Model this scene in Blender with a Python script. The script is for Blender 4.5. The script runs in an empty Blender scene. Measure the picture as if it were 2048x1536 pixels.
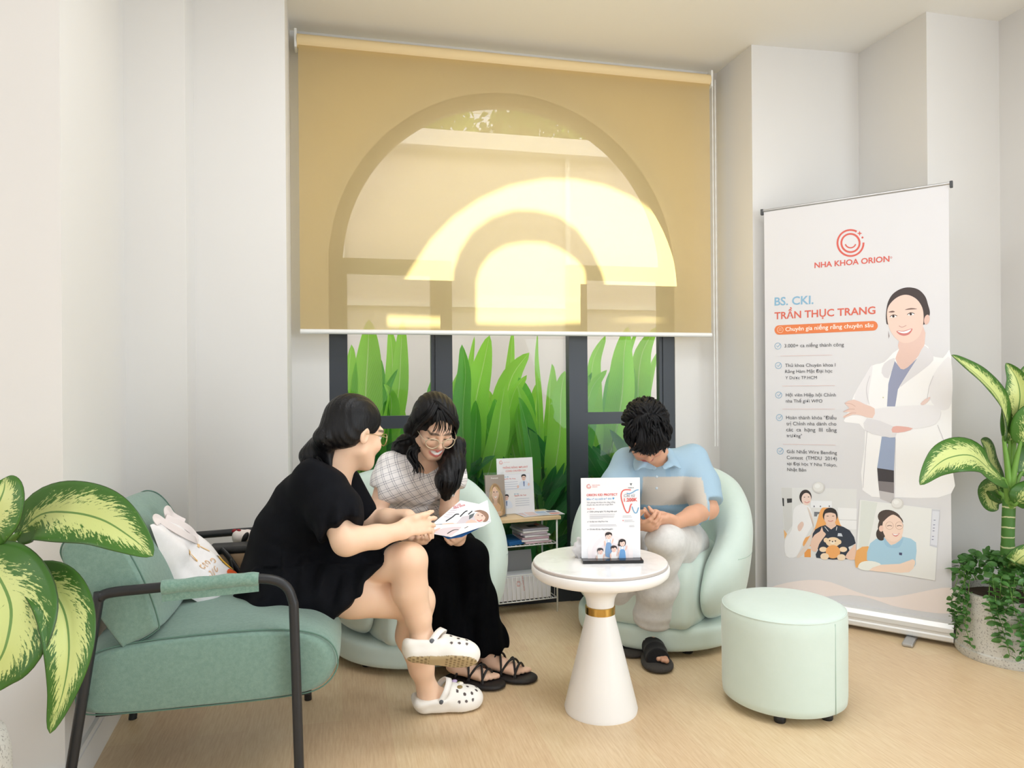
import bpy, math, random
import numpy as np
from mathutils import Vector, Matrix
random.seed(7)
RNG = np.random.default_rng(11)
SC = bpy.context.scene
COL = SC.collection

# ------------------------------------------------------------------ camera
F, CX, CY, CAM_H, ROLL = 1450.0, 1024.0, 768.0, 1.17, 0.0078
CR, SR = math.cos(ROLL), math.sin(ROLL)
cam_data = bpy.data.cameras.new('camera')
cam = bpy.data.objects.new('camera', cam_data); COL.objects.link(cam)
cam_data.sensor_width = 36.0
cam_data.lens = 36.0 * F / 2048.0
cam_data.clip_start = 0.05; cam_data.clip_end = 300
cam.matrix_world = Matrix(((CR, SR, 0, 0), (0, 0, -1, 0), (-SR, CR, 0, CAM_H), (0, 0, 0, 1)))
SC.camera = cam

# ------------------------------------------------------------------ room frame (window wall turned from the view)
TH = math.atan(0.237)
E_U = np.array([math.cos(TH), math.sin(TH), 0.0])      # along the window wall, to the right
E_W = np.array([-math.sin(TH), math.cos(TH), 0.0])     # outwards through the window
E_Z = np.array([0, 0, 1.0])
O_W = np.array([0, 3.825, 0.0])
CEIL = 2.92
def wl(u, w, z): return O_W + E_U*u + E_W*w + E_Z*z

# ------------------------------------------------------------------ light
world = bpy.data.worlds.new('sky'); SC.world = world; world.use_nodes = True
nt = world.node_tree; nt.nodes.clear()
bg = nt.nodes.new('ShaderNodeBackground'); wo = nt.nodes.new('ShaderNodeOutputWorld')
tcw = nt.nodes.new('ShaderNodeTexCoord'); sepw = nt.nodes.new('ShaderNodeSeparateXYZ'); rmp = nt.nodes.new('ShaderNodeValToRGB')
nt.links.new(tcw.outputs['Generated'], sepw.inputs[0]); nt.links.new(sepw.outputs['Z'], rmp.inputs[0])
rmp.color_ramp.elements[0].position = 0.0; rmp.color_ramp.elements[0].color = (0.94, 0.96, 1.0, 1)
rmp.color_ramp.elements[1].position = 0.6; rmp.color_ramp.elements[1].color = (0.80, 0.90, 1.0, 1)
nt.links.new(rmp.outputs[0], bg.inputs[0]); nt.links.new(bg.outputs[0], wo.inputs[0])
bg.inputs[1].default_value = 1.6

SUN_D = E_U*0.183 + E_W*(-0.683) + E_Z*(-0.707)        # the way the sunlight travels
sun = bpy.data.lights.new('sun', 'SUN'); sun.energy = 16.0; sun.angle = math.radians(0.3); sun.color = (1.0, 0.92, 0.70)
sun_o = bpy.data.objects.new('sun', sun); COL.objects.link(sun_o)
sun_o.rotation_euler = Vector(SUN_D).to_track_quat('-Z', 'Y').to_euler(); sun_o.location = (-2, 12, 9)

def area(name, loc, target, sx, sy, power, color):
    l = bpy.data.lights.new(name, 'AREA'); l.shape = 'RECTANGLE'; l.size = sx; l.size_y = sy; l.energy = power; l.color = color
    o = bpy.data.objects.new(name, l); COL.objects.link(o); o.location = loc
    o.rotation_euler = (Vector(target) - Vector(loc)).to_track_quat('-Z', 'Z').to_euler()
    return o
# added unseen area lights for daylight assumed from behind and from the right, then added unseen fill lights
area('assumed_rear_daylight', (0.2, -2.75, 1.45), (0.2, 3, 1.2), 4.6, 2.5, 34, (0.84, 0.90, 1.0))  # added for assumed daylight from behind; the rear wall has no opening
area('assumed_right_daylight', (3.1, 0.5, 1.4), (-1.0, 2.2, 1.2), 2.4, 2.4, 74, (0.82, 0.91, 1.0))  # added for assumed daylight from the right
area('side_fill_light', (-3.15, -0.9, 1.5), (2.0, 2.6, 1.4), 2.2, 2.2, 44, (0.93, 0.94, 1.0))  # unseen light from the left, added to brighten left-facing surfaces
for lx, ly in ((-0.15, 2.3), (0.45, 2.5), (0.95, 2.2), (0.1, 1.3), (1.4, 1.2)):
    area('ceiling_fill_light', (lx, ly, CEIL-0.03), (lx, ly, 0), 0.5, 0.5, 6.2, (0.90, 0.94, 1.0))  # unseen overhead lights, added and placed to lift the middle of the room

SC.view_settings.view_transform = 'Standard'; SC.view_settings.look = 'None'
SC.view_settings.exposure = 0.28; SC.view_settings.gamma = 1.0; SC.view_settings.use_curve_mapping = False

# ------------------------------------------------------------------ pixel to place
def ray(px, py):
    a, b = px-CX, py-CY
    return np.array([(a*CR - b*SR)/F, 1.0, -(b*CR + a*SR)/F])
def at(px, py, Y): return np.array([0, 0, CAM_H]) + ray(px, py)*Y
def at_z(px, py, z):
    r = ray(px, py); return np.array([0, 0, CAM_H]) + r*((z-CAM_H)/r[2])
def on_plane(px, py, o, n):
    r = ray(px, py); c = np.array([0, 0, CAM_H]); return c + r*(np.dot(o-c, n)/np.dot(r, n))
def nrm(v): v = np.asarray(v, float); return v/np.linalg.norm(v)
def frame(fwd, up=(0, 0, 1)):
    """columns: right, forward, up"""
    y = nrm(fwd); x = nrm(np.cross(y, up)); z = np.cross(x, y); return np.stack([x, y, z], 1)
def rotz(a): c, s = math.cos(a), math.sin(a); return np.array([[c, -s, 0], [s, c, 0], [0, 0, 1.0]])
def rotx(a): c, s = math.cos(a), math.sin(a); return np.array([[1, 0, 0], [0, c, -s], [0, s, c]])
def roty(a): c, s = math.cos(a), math.sin(a); return np.array([[c, 0, s], [0, 1, 0], [-s, 0, c]])
I3 = np.eye(3)

# ------------------------------------------------------------------ colours and materials
def lin(r, g, b):
    f = lambda c: c/12.92 if c <= 0.04045 else ((c+0.055)/1.055)**2.4
    return (f(r/255), f(g/255), f(b/255), 1.0)
MATS = {}
class NT:
    def __init__(s, name):
        s.m = bpy.data.materials.new(name); s.m.use_nodes = True; s.t = s.m.node_tree; s.t.nodes.clear()
        s.out = s.n('ShaderNodeOutputMaterial')
    def n(s, typ, **kw):
        x = s.t.nodes.new(typ)
        for k, v in kw.items():
            if k.startswith('i_'): x.inputs[k[2:].replace('_', ' ')].default_value = v
            else: setattr(x, k, v)
        return x
    def l(s, a, b): s.t.links.new(a, b)
    def surf(s, a): s.l(a, s.out.inputs[0]); return s.m
    def math(s, op, a, b=None, c=None):
        x = s.n('ShaderNodeMath', operation=op)
        for i, v in enumerate((a, b, c)):
            if v is None: continue
            if isinstance(v, (int, float)): x.inputs[i].default_value = v
            else: s.l(v, x.inputs[i])
        return x.outputs[0]
    def mix(s, fac, a, b, blend='MIX'):
        x = s.n('ShaderNodeMix', data_type='RGBA', blend_type=blend)
        for sock, v in ((x.inputs[0], fac), (x.inputs[6], a), (x.inputs[7], b)):
            if isinstance(v, (int, float, tuple)): sock.default_value = v
            else: s.l(v, sock)
        return x.outputs[2]
    def noise(s, scale, vec=None, detail=4, rough=0.55):
        x = s.n('ShaderNodeTexNoise'); x.inputs['Scale'].default_value = scale; x.inputs['Detail'].default_value = detail; x.inputs['Roughness'].default_value = rough
        if vec is not None: s.l(vec, x.inputs['Vector'])
        return x.outputs[0]
    def pos(s): return s.n('ShaderNodeNewGeometry').outputs['Position']
    def mapping(s, vec, scale=(1, 1, 1), rot=(0, 0, 0), loc=(0, 0, 0)):
        x = s.n('ShaderNodeMapping'); s.l(vec, x.inputs[0])
        x.inputs['Scale'].default_value = scale; x.inputs['Rotation'].default_value = rot; x.inputs['Location'].default_value = loc
        return x.outputs[0]
    def ramp(s, fac, stops, interp='LINEAR'):
        x = s.n('ShaderNodeValToRGB'); x.color_ramp.interpolation = interp
        while len(x.color_ramp.elements) < len(stops): x.color_ramp.elements.new(0.5)
        for e, (p, c) in zip(x.color_ramp.elements, stops): e.position = p; e.color = c
        s.l(fac, x.inputs[0]); return x.outputs[0]
    def bump(s, h, strength=0.3, dist=0.01):
        x = s.n('ShaderNodeBump'); x.inputs['Strength'].default_value = strength; x.inputs['Distance'].default_value = dist
        s.l(h, x.inputs['Height']); return x.outputs[0]
    def bsdf(s, color=None, rough=0.5, normal=None, **kw):
        b = s.n('ShaderNodeBsdfPrincipled')
        if color is not None:
            if isinstance(color, tuple): b.inputs['Base Color'].default_value = color
            else: s.l(color, b.inputs['Base Color'])
        if isinstance(rough, (int, float)): b.inputs['Roughness'].default_value = rough
        else: s.l(rough, b.inputs['Roughness'])
        if normal is not None: s.l(normal, b.inputs['Normal'])
        for k, v in kw.items(): b.inputs[k.replace('_', ' ')].default_value = v
        return b.outputs[0]
def mat(name, rgb, rough=0.5, var=0.0, vscale=30, bump=0.0, bscale=200, **kw):
    if name in MATS: return MATS[name]
    t = NT(name); c = lin(*rgb); nm = None
    if var or bump: p = t.pos()
    if var:
        nz = t.noise(vscale, p)
        c = t.mix(nz, tuple(min(1, x*(1-var)) for x in c[:3])+(1,), tuple(min(1, x*(1+var)) for x in c[:3])+(1,))
    if bump: nm = t.bump(t.noise(bscale, p, 2), bump, 0.002)
    t.surf(t.bsdf(c, rough, nm, **kw)); MATS[name] = t.m
    return t.m
def attr_mat(name, rough=0.5, bump=0.0, bscale=300, sss=0.0, **kw):
    """colour comes from the mesh's own colour attribute"""
    if name in MATS: return MATS[name]
    t = NT(name); a = t.n('ShaderNodeAttribute'); a.attribute_name = 'Col'
    nm = t.bump(t.noise(bscale, t.pos(), 2), bump, 0.002) if bump else None
    b = t.n('ShaderNodeBsdfPrincipled'); t.l(a.outputs['Color'], b.inputs['Base Color']); b.inputs['Roughness'].default_value = rough
    if nm: t.l(nm, b.inputs['Normal'])
    if sss:
        b.inputs['Subsurface Weight'].default_value = sss; b.inputs['Subsurface Radius'].default_value = (1, .35, .2); b.inputs['Subsurface Scale'].default_value = 0.008
    for k, v in kw.items(): b.inputs[k.replace('_', ' ')].default_value = v
    t.surf(b.outputs[0]); MATS[name] = t.m
    return t.m

# ------------------------------------------------------------------ objects
def tag(o, label, cat, group=None, kind=None):
    o['label'] = label; o['category'] = cat
    if group: o['group'] = group
    if kind: o['kind'] = kind
    return o
def thing(name, label, cat, loc, group=None):
    o = bpy.data.objects.new(name, None); COL.objects.link(o); o.location = tuple(loc); o.empty_display_size = 0.1
    return tag(o, label, cat, group)
def link(name, me, parent=None):
    o = bpy.data.objects.new(name, me); COL.objects.link(o)
    if parent is not None:
        o.parent = parent
        o.matrix_parent_inverse = Matrix.Translation(-parent.location if parent.parent is None else Vector((0, 0, 0)))      # every mesh is written in place
    return o
def mesh_np(name, verts, faces, mats, smooth=True, col=None, fmat=None, uv=None, parent=None, fcol=None):
    """faces: (n,k) array or list of lists"""
    me = bpy.data.meshes.new(name)
    verts = np.asarray(verts, np.float32)
    if isinstance(faces, np.ndarray):
        k = faces.shape[1]; n = len(faces)
        me.vertices.add(len(verts)); me.vertices.foreach_set('co', verts.ravel())
        me.loops.add(n*k); me.loops.foreach_set('vertex_index', faces.astype(np.int32).ravel())
        me.polygons.add(n); me.polygons.foreach_set('loop_start', np.arange(0, n*k, k, dtype=np.int32))
        me.update(calc_edges=True)
    else:
        me.from_pydata([tuple(map(float, v)) for v in verts], [], [list(map(int, f)) for f in faces])
    me.validate()
    for m in (mats if isinstance(mats, (list, tuple)) else [mats]): me.materials.append(m)
    np_ = len(me.polygons)
    me.polygons.foreach_set('use_smooth', np.full(np_, smooth, bool))
    if fmat is not None: me.polygons.foreach_set('material_index', np.asarray(fmat, np.int32))
    if col is not None:
        a = me.color_attributes.new('Col', 'FLOAT_COLOR', 'POINT'); c = np.ones((len(verts), 4), np.float32); c[:, :3] = np.asarray(col)[:, :3]
        a.data.foreach_set('color', c.ravel())
    if uv is not None:
        l = me.uv_layers.new(name='UVMap'); vi = np.empty(len(me.loops), np.int32); me.loops.foreach_get('vertex_index', vi)
        l.data.foreach_set('uv', np.asarray(uv, np.float32)[vi].ravel())
    me.update()
    return link(name, me, parent)

class MB:
    def __init__(s): s.v = []; s.f = []; s.m = []; s.c = []; s.uv = []; s.mi = 0; s.cc = (1, 1, 1)
    def add(s, verts, faces, uv=None):
        o = len(s.v); s.v.extend(np.asarray(verts, float).tolist()); s.c.extend([s.cc[:3]]*len(verts))
        s.uv.extend(uv if uv is not None else [(0, 0)]*len(verts))
        for f in faces: s.f.append([i+o for i in f]); s.m.append(s.mi)
        return s
    def box(s, c, size, R=I3):
        h = np.array(size)/2; P = np.array([[x, y, z] for x in (-1, 1) for y in (-1, 1) for z in (-1, 1)])*h
        return s.add((R @ P.T).T + np.array(c), [(0, 1, 3, 2), (4, 6, 7, 5), (0, 4, 5, 1), (2, 3, 7, 6), (0, 2, 6, 4), (1, 5, 7, 3)])
    def tube(s, pts, r, n=10, closed=False, caps=True, flat=None):
        pts = np.asarray(pts, float); m = len(pts); rs = np.full(m, r) if np.isscalar(r) else np.asarray(r, float)
        T = np.zeros_like(pts)
        for i in range(m):
            a = pts[(i-1) % m] if closed else pts[max(i-1, 0)]; b = pts[(i+1) % m] if closed else pts[min(i+1, m-1)]
            T[i] = nrm(b-a)
        ref = np.array([0, 0, 1.0]) if abs(T[0][2]) < 0.9 else np.array([1.0, 0, 0])
        N = nrm(np.cross(np.cross(T[0], ref), T[0])); V = []
        for i in range(m):
            N = nrm(N - T[i]*np.dot(N, T[i])); B = np.cross(T[i], N)
            for k in range(n):
                a = 2*math.pi*k/n; V.append(pts[i] + rs[i]*(math.cos(a)*N + math.sin(a)*B*(1 if flat is None else flat)))
        fs = []
        for i in range(m if closed else m-1):
            j = (i+1) % m
            for k in range(n): k2 = (k+1) % n; fs.append((i*n+k, i*n+k2, j*n+k2, j*n+k))
        if caps and not closed: fs.append(tuple(range(n-1, -1, -1))); fs.append(tuple((m-1)*n+k for k in range(n)))
        return s.add(V, fs)
    def lathe(s, prof, c=(0, 0, 0), n=48, R=I3, cap=True):
        V = []; fs = []
        for r, z in prof:
            for k in range(n): a = 2*math.pi*k/n; V.append((r*math.cos(a), r*math.sin(a), z))
        for i in range(len(prof)-1):
            for k in range(n): k2 = (k+1) % n; fs.append((i*n+k, i*n+k2, (i+1)*n+k2, (i+1)*n+k))
        if cap: fs.append(tuple(range(n-1, -1, -1))); fs.append(tuple((len(prof)-1)*n+k for k in range(n)))
        return s.add((R @ np.array(V).T).T + np.array(c), fs)
    def prism(s, outline, d):
        """outline: 3-D points; d: extrusion vector"""
        P = np.asarray(outline, float); n = len(P); d = np.asarray(d, float)
        return s.add(np.vstack([P, P+d]), [tuple(range(n-1, -1, -1)), tuple(range(n, 2*n))] + [(i, (i+1) % n, n+(i+1) % n, n+i) for i in range(n)])
    def poly(s, P): return s.add(P, [tuple(range(len(P)))])
    def grid(s, G, uv=None, closed=False):
        G = np.asarray(G, float); a, b = G.shape[:2]
        fs = [(i*b+j, i*b+(j+1) % b, (i+1)*b+(j+1) % b, (i+1)*b+j) for i in range(a-1) for j in range(b if closed else b-1)]
        return s.add(G.reshape(-1, 3), fs, None if uv is None else np.asarray(uv).reshape(-1, 2).tolist())
    def sphere(s, c, r, R=I3, n=14, m=9):
        r = np.array([r]*3 if np.isscalar(r) else r); V = []; 
        for i in range(m+1):
            t = math.pi*i/m
            for k in range(n): a = 2*math.pi*k/n; V.append((math.sin(t)*math.cos(a), math.sin(t)*math.sin(a), -math.cos(t)))
        V = (R @ (np.array(V)*r).T).T + np.array(c)
        return s.add(V, [(i*n+k, i*n+(k+1) % n, (i+1)*n+(k+1) % n, (i+1)*n+k) for i in range(m) for k in range(n)])
    def build(s, name, mats, parent=None, smooth=False, bevel=0, seg=2, sub=0, col=False, uv=False, angle=None):
        o = mesh_np(name, s.v, s.f, mats, smooth, col=np.array(s.c) if col else None, fmat=s.m, uv=np.array(s.uv) if uv else None, parent=parent)
        if bevel:
            b = o.modifiers.new('bevel', 'BEVEL'); b.width = bevel; b.segments = seg; b.limit_method = 'ANGLE'; b.angle_limit = math.radians(40)
        if sub: q = o.modifiers.new('sub', 'SUBSURF'); q.levels = q.render_levels = sub
        if angle is not None:
            me = o.data; me.polygons.foreach_set('use_smooth', np.full(len(me.polygons), True, bool)); me.set_sharp_from_angle(angle=math.radians(angle))
        return o
def bez(p, n=12):
    """Catmull-Rom through points"""
    p = np.asarray(p, float); out = []
    for i in range(len(p)-1):
        a = p[max(i-1, 0)]; b = p[i]; c = p[i+1]; d = p[min(i+2, len(p)-1)]
        for k in range(n):
            t = k/n; out.append(0.5*((2*b) + (-a+c)*t + (2*a-5*b+4*c-d)*t*t + (-a+3*b-3*c+d)*t**3))
    out.append(p[-1]); return np.array(out)
def loop(p, n=6):
    p = np.asarray(p, float); m = len(p); out = []
    for i in range(m):
        a, b, c, d = p[i-1], p[i], p[(i+1) % m], p[(i+2) % m]
        for k in range(n):
            t = k/n; out.append(0.5*((2*b) + (-a+c)*t + (2*a-5*b+4*c-d)*t*t + (-a+3*b-3*c+d)*t**3))
    return np.array(out)

# ------------------------------------------------------------------ implicit shapes (one continuous skin per body or garment)
class Sdf:
    def __init__(s): s.p = []
    def _add(s, fn, lo, hi, k, op): s.p.append((fn, np.array(lo, float)-k-0.004, np.array(hi, float)+k+0.004, k, op)); return s
    def cap(s, a, b, ra, rb=None, k=0.02, op='u', flat=None):
        rb = ra if rb is None else rb; a = np.asarray(a, float); b = np.asarray(b, float); ab = b-a; L = max(np.dot(ab, ab), 1e-12)
        if flat is not None: fn_n, fs = nrm(flat[0]), flat[1]
        def fn(P):
            q = P-a; t = np.clip((q @ ab)/L, 0, 1); q = q - t[:, None]*ab
            if flat is not None: q = q + (q @ fn_n)[:, None]*fn_n*(1/fs-1)
            d = np.sqrt((q*q).sum(1)) - (ra+(rb-ra)*t)
            return d*min(1, fs) if flat is not None else d
        m = max(ra, rb)*(max(1, flat[1]) if flat is not None else 1); return s._add(fn, np.minimum(a, b)-m, np.maximum(a, b)+m, k, op)
    def chain(s, pts, rs, k=0.02, flat=None):
        for i in range(len(pts)-1): s.cap(pts[i], pts[i+1], rs[i], rs[i+1], k if i == 0 else min(k, 0.012 + 0.25*min(rs[i], rs[i+1])), flat=flat)
        return s
    def ell(s, c, r, R=I3, k=0.02, op='u'):
        c = np.asarray(c, float); r = np.asarray([r]*3 if np.isscalar(r) else r, float); R = np.asarray(R)
        def fn(P):
            q = (P-c) @ R; k0 = np.sqrt(((q/r)**2).sum(1)); k1 = np.sqrt(((q/r**2)**2).sum(1))
            return k0*(k0-1)/np.maximum(k1, 1e-9)
        e = np.abs(R) @ r; return s._add(fn, c-e, c+e, k, op)
    def box(s, c, h, R=I3, rd=0.01, k=0.02, op='u'):
        c = np.asarray(c, float); h = np.asarray(h, float); R = np.asarray(R)
        def fn(P):
            q = np.abs((P-c) @ R) - (h-rd); return np.sqrt((np.maximum(q, 0)**2).sum(1)) + np.minimum(q.max(1), 0) - rd
        e = np.abs(R) @ h; return s._add(fn, c-e, c+e, k, op)
    def drum(s, c, r, hz, rd=0.02, k=0.02, op='u', bulge=0.0, taper=0.0):
        c = np.asarray(c, float)
        def fn(P):
            q = P-c; rr = np.sqrt(q[:, 0]**2+q[:, 1]**2) - bulge*(1-np.clip(q[:, 2]/hz, -1, 1)**2) - taper*np.clip(q[:, 2]/hz, -1, 1)
            x = rr-(r-rd); y = np.abs(q[:, 2])-(hz-rd)
            return np.sqrt(np.maximum(x, 0)**2+np.maximum(y, 0)**2)+np.minimum(np.maximum(x, y), 0)-rd
        e = np.array([r+bulge+taper, r+bulge+taper, hz]); return s._add(fn, c-e, c+e, k, op)
    def cut(s, o, n, k=0.004):
        """keep the side against n"""
        o = np.asarray(o, float); n = nrm(n)
        return s._add(lambda P: (P-o) @ n, [-99]*3, [99]*3, k, 'i')
    def fn(s, f, lo, hi, k=0.01, op='u'): return s._add(f, lo, hi, k, op)
    def _apply(s, d, b, k, op):
        if op == 'u': h = np.clip(0.5+0.5*(b-d)/k, 0, 1); return b*(1-h)+d*h-k*h*(1-h)
        if op == 's': b = -b
        h = np.clip(0.5-0.5*(b-d)/k, 0, 1); return b*(1-h)+d*h+k*h*(1-h)
    def eval(s, P):
        d = np.full(len(P), 9.0)
        for fn, lo, hi, k, op in s.p:
            m = np.all((P > lo) & (P < hi), 1) if op != 'i' else np.ones(len(P), bool)
            if m.any(): d[m] = s._apply(d[m], fn(P[m]), k, op)
        return d
    def mesh(s, h, disp=None):
        un = [p for p in s.p if p[4] == 'u']; lo = np.min([p[1] for p in un], 0)-2*h; hi = np.max([p[2] for p in un], 0)+2*h
        B = 8; nb = np.ceil((hi-lo)/(h*B)).astype(int)+1
        # a coarse look first: every block whose middle may lie near the skin
        ci = np.stack(np.meshgrid(*[np.arange(n) for n in nb], indexing='ij'), -1).reshape(-1, 3)
        cc = lo + (ci+0.5)*B*h; bh = B*h*0.5
        dmin = np.full(len(ci), 9.0)
        for fn, l, u, k, op in s.p:
            m = np.all((cc+bh > l) & (cc-bh < u), 1) if op != 'i' else np.ones(len(cc), bool)
            if m.any(): dmin[m] = s._apply(dmin[m], fn(cc[m]), k, op) if op == 'u' else dmin[m]
        act = ci[np.abs(dmin) < B*h*1.9]
        subs = [p for p in s.p if p[4] != 'u']
        if subs:
            act_c = lo+(act+0.5)*B*h
            inside = ci[(dmin <= -B*h*1.9)]
            if len(inside):
                ic = lo+(inside+0.5)*B*h; near = np.zeros(len(ic), bool)
                for fn, l, u, k, op in subs:
                    m = np.all((ic+bh > l) & (ic-bh < u), 1)
                    if m.any(): near[m] |= np.abs(fn(ic[m])) < B*h*1.9
                act = np.vstack([act, inside[near]])
        val = np.full(nb*B+1, 9.0, np.float32)
        deep = ci[dmin <= -B*h*1.9]
        for (i, j, k_) in deep: val[i*B:i*B+B, j*B:j*B+B, k_*B:k_*B+B] = -9.0
        g = np.stack(np.meshgrid(*[np.arange(B)]*3, indexing='ij'), -1).reshape(-1, 3)
        D = np.full((len(act), B**3), 9.0); ac = lo+act*B*h; am = ac+bh
        for fn, l, u, k, op in s.p:
            m = np.where(np.all((am+bh > l) & (am-bh < u), 1))[0]
            for c0 in range(0, len(m), 400):
                mm = m[c0:c0+400]; P = (ac[mm][:, None, :] + g[None]*h).reshape(-1, 3)
                D[mm] = s._apply(D[mm].ravel(), fn(P), k, op).reshape(len(mm), -1)
        if disp is not None:
            for c0 in range(0, len(act), 400):
                P = (ac[c0:c0+400][:, None, :] + g[None]*h).reshape(-1, 3); D[c0:c0+400] += disp(P).reshape(-1, B**3)
        for a, d in zip(act, D): val[a[0]*B:a[0]*B+B, a[1]*B:a[1]*B+B, a[2]*B:a[2]*B+B] = d.reshape(B, B, B)
        return nets(val, lo, h)
def nets(val, lo, h):
    ins = val < 0; nx, ny, nz = val.shape
    s8 = sum(ins[i:nx-1+i, j:ny-1+j, k:nz-1+k].astype(np.int8) for i in (0, 1) for j in (0, 1) for k in (0, 1))
    cells = np.argwhere((s8 > 0) & (s8 < 8)); idx = np.full(s8.shape, -1, np.int32); idx[tuple(cells.T)] = np.arange(len(cells))
    acc = np.zeros((len(cells), 3)); cnt = np.zeros(len(cells))
    cor = [(i, j, k) for i in (0, 1) for j in (0, 1) for k in (0, 1)]
    cv = {c: val[cells[:, 0]+c[0], cells[:, 1]+c[1], cells[:, 2]+c[2]] for c in cor}
    for c in cor:
        for ax in range(3):
            if c[ax]: continue
            e = list(c); e[ax] = 1; a, b = cv[c], cv[tuple(e)]; m = (a < 0) != (b < 0)
            t = np.where(m, a/np.where(m, a-b, 1), 0); t = np.clip(t, 0.02, 0.98); p = np.tile(np.array(c, float), (len(cells), 1)); p[:, ax] = t
            acc[m] += p[m]; cnt[m] += 1
    V = lo + (cells + acc/np.maximum(cnt, 1)[:, None])*h
    Q = []
    for ax in range(3):
        a = np.moveaxis(ins, ax, 0); I = np.moveaxis(idx, ax, 0)
        ch = a[:-1] != a[1:]; e = np.argwhere(ch[:, 1:-1, 1:-1])
        if not len(e): continue
        i, j, k = e[:, 0], e[:, 1]+1, e[:, 2]+1
        q = np.stack([I[i, j-1, k-1], I[i, j, k-1], I[i, j, k], I[i, j-1, k]], 1)
        fl = a[i, j, k] if ax != 1 else ~a[i, j, k]
        q[~fl] = q[~fl][:, ::-1]; Q.append(q)
    Q = np.vstack(Q); Q = Q[(Q >= 0).all(1)]
    # light relaxation takes the grid out of the surface
    E = np.vstack([Q[:, [0, 1]], Q[:, [1, 2]], Q[:, [2, 3]], Q[:, [3, 0]]])
    for w in (0.5, 0.5):
        S = np.zeros_like(V); c = np.zeros(len(V))
        for ax in range(3): S[:, ax] = np.bincount(E[:, 0], V[E[:, 1], ax], len(V)) + np.bincount(E[:, 1], V[E[:, 0], ax], len(V))
        c = np.bincount(E[:, 0], minlength=len(V)) + np.bincount(E[:, 1], minlength=len(V))
        V = V*(1-w) + w*S/np.maximum(c, 1)[:, None]
    return V, Q
def wob(P, f, seed=0):
    """cheap smooth noise, about -1..1"""
    r = np.random.default_rng(seed); o = np.zeros(len(P))
    for _ in range(6):
        k = r.normal(size=3)*f; o += np.sin(P @ k + r.uniform(0, 6.28))
    return o/3.0

# ------------------------------------------------------------------ flat print work (posters, leaflets): real flat shapes lying on their sheet
_tx = {}
def text_shape(txt, bold=0.0):
    key = (txt, bold)
    if key in _tx: return _tx[key]
    cu = bpy.data.curves.new('t', 'FONT'); cu.body = txt; cu.size = 1.0; cu.resolution_u = 3; cu.offset = bold
    o = bpy.data.objects.new('t', cu); COL.objects.link(o)
    dg = bpy.context.evaluated_depsgraph_get(); dg.update(); ev = o.evaluated_get(dg); me = ev.to_mesh()
    V = np.array([v.co[:] for v in me.vertices]); Fc = [list(p.vertices) for p in me.polygons]
    ev.to_mesh_clear(); bpy.data.objects.remove(o); bpy.data.curves.remove(cu)
    _tx[key] = (V, Fc); return V, Fc
class Art:
    """o, ux, uy: a point of the sheet and its two axes; n faces the viewer"""
    def __init__(s, o, ux, uy): s.o = np.asarray(o, float); s.ux = nrm(ux); s.uy = nrm(uy); s.n = nrm(np.cross(s.ux, s.uy)); s.mb = MB(); s.lay = 0
    def P(s, px, py): h = on_plane(px, py, s.o, s.n) - s.o; return np.array([np.dot(h, s.ux), np.dot(h, s.uy)])
    def W(s, uv, lay): uv = np.asarray(uv, float); return s.o + uv[:, :1]*s.ux + uv[:, 1:2]*s.uy + s.n*(0.0004+0.00018*lay)
    def fill(s, uv, rgb, lay=None):
        s.lay += 1; s.mb.cc = lin(*rgb); s.mb.poly(s.W(uv, s.lay*0.25 if lay is None else lay)); return s
    def px(s, pts, rgb, smooth=0):
        uv = np.array([s.P(*p) for p in pts]); uv = loop(uv, smooth) if smooth else uv
        a = np.sum(uv[:, 0]*np.roll(uv[:, 1], -1)-np.roll(uv[:, 0], -1)*uv[:, 1])
        return s.fill(uv if a > 0 else uv[::-1], rgb)
    def oval(s, c, rx, ry, rgb, rot=0, n=24):
        a = np.linspace(0, 2*math.pi, n, endpoint=False); x, y = rx*np.cos(a), ry*np.sin(a); c_, s_ = math.cos(rot), math.sin(rot)
        return s.px([(c[0]+x_*c_-y_*s_, c[1]+x_*s_+y_*c_) for x_, y_ in zip(x, y)], rgb)
    def stroke(s, pts, w, rgb, smooth=6):
        uv = np.array([s.P(*p) for p in pts]); uv = bez(uv, smooth) if smooth and len(uv) > 2 else uv
        s.lay += 1; s.mb.cc = lin(*rgb); d = np.gradient(uv, axis=0); d /= np.maximum(np.linalg.norm(d, axis=1), 1e-9)[:, None]; nn = np.stack([-d[:, 1], d[:, 0]], 1)*w/2
        s.mb.grid(np.stack([s.W(uv-nn, s.lay*0.25), s.W(uv+nn, s.lay*0.25)], 1)); return s
    def ring(s, c, r, w, rgb, a0=0, a1=360, asp=1.0, n=40):
        t = np.radians(np.linspace(a0, a1, n)); return s.stroke([(c[0]+r*math.cos(x), c[1]-asp*r*math.sin(x)) for x in t], w, rgb, 0)
    def text(s, txt, p0, p1, rgb, bold=0.0, hs=1.0):
        """baseline from pixel p0 to pixel p1"""
        a, b = s.P(*p0), s.P(*p1); V, Fc = text_shape(txt, bold)
        if not len(V): return s
        w = V[:, 0].max()-V[:, 0].min(); d = b-a; L = np.linalg.norm(d); sc = L/w; d = d/L; up = np.array([-d[1], d[0]])
        x = (V[:, 0]-V[:, 0].min())*sc; y = V[:, 1]*sc*hs
        s.lay += 1; s.mb.cc = lin(*rgb); s.mb.add(s.W(a + x[:, None]*d + y[:, None]*up, s.lay*0.25), Fc); return s
    def build(s, name, parent, mat_=None): return s.mb.build(name, mat_ or attr_mat('printed_ink', 0.55), parent, col=True)

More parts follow.
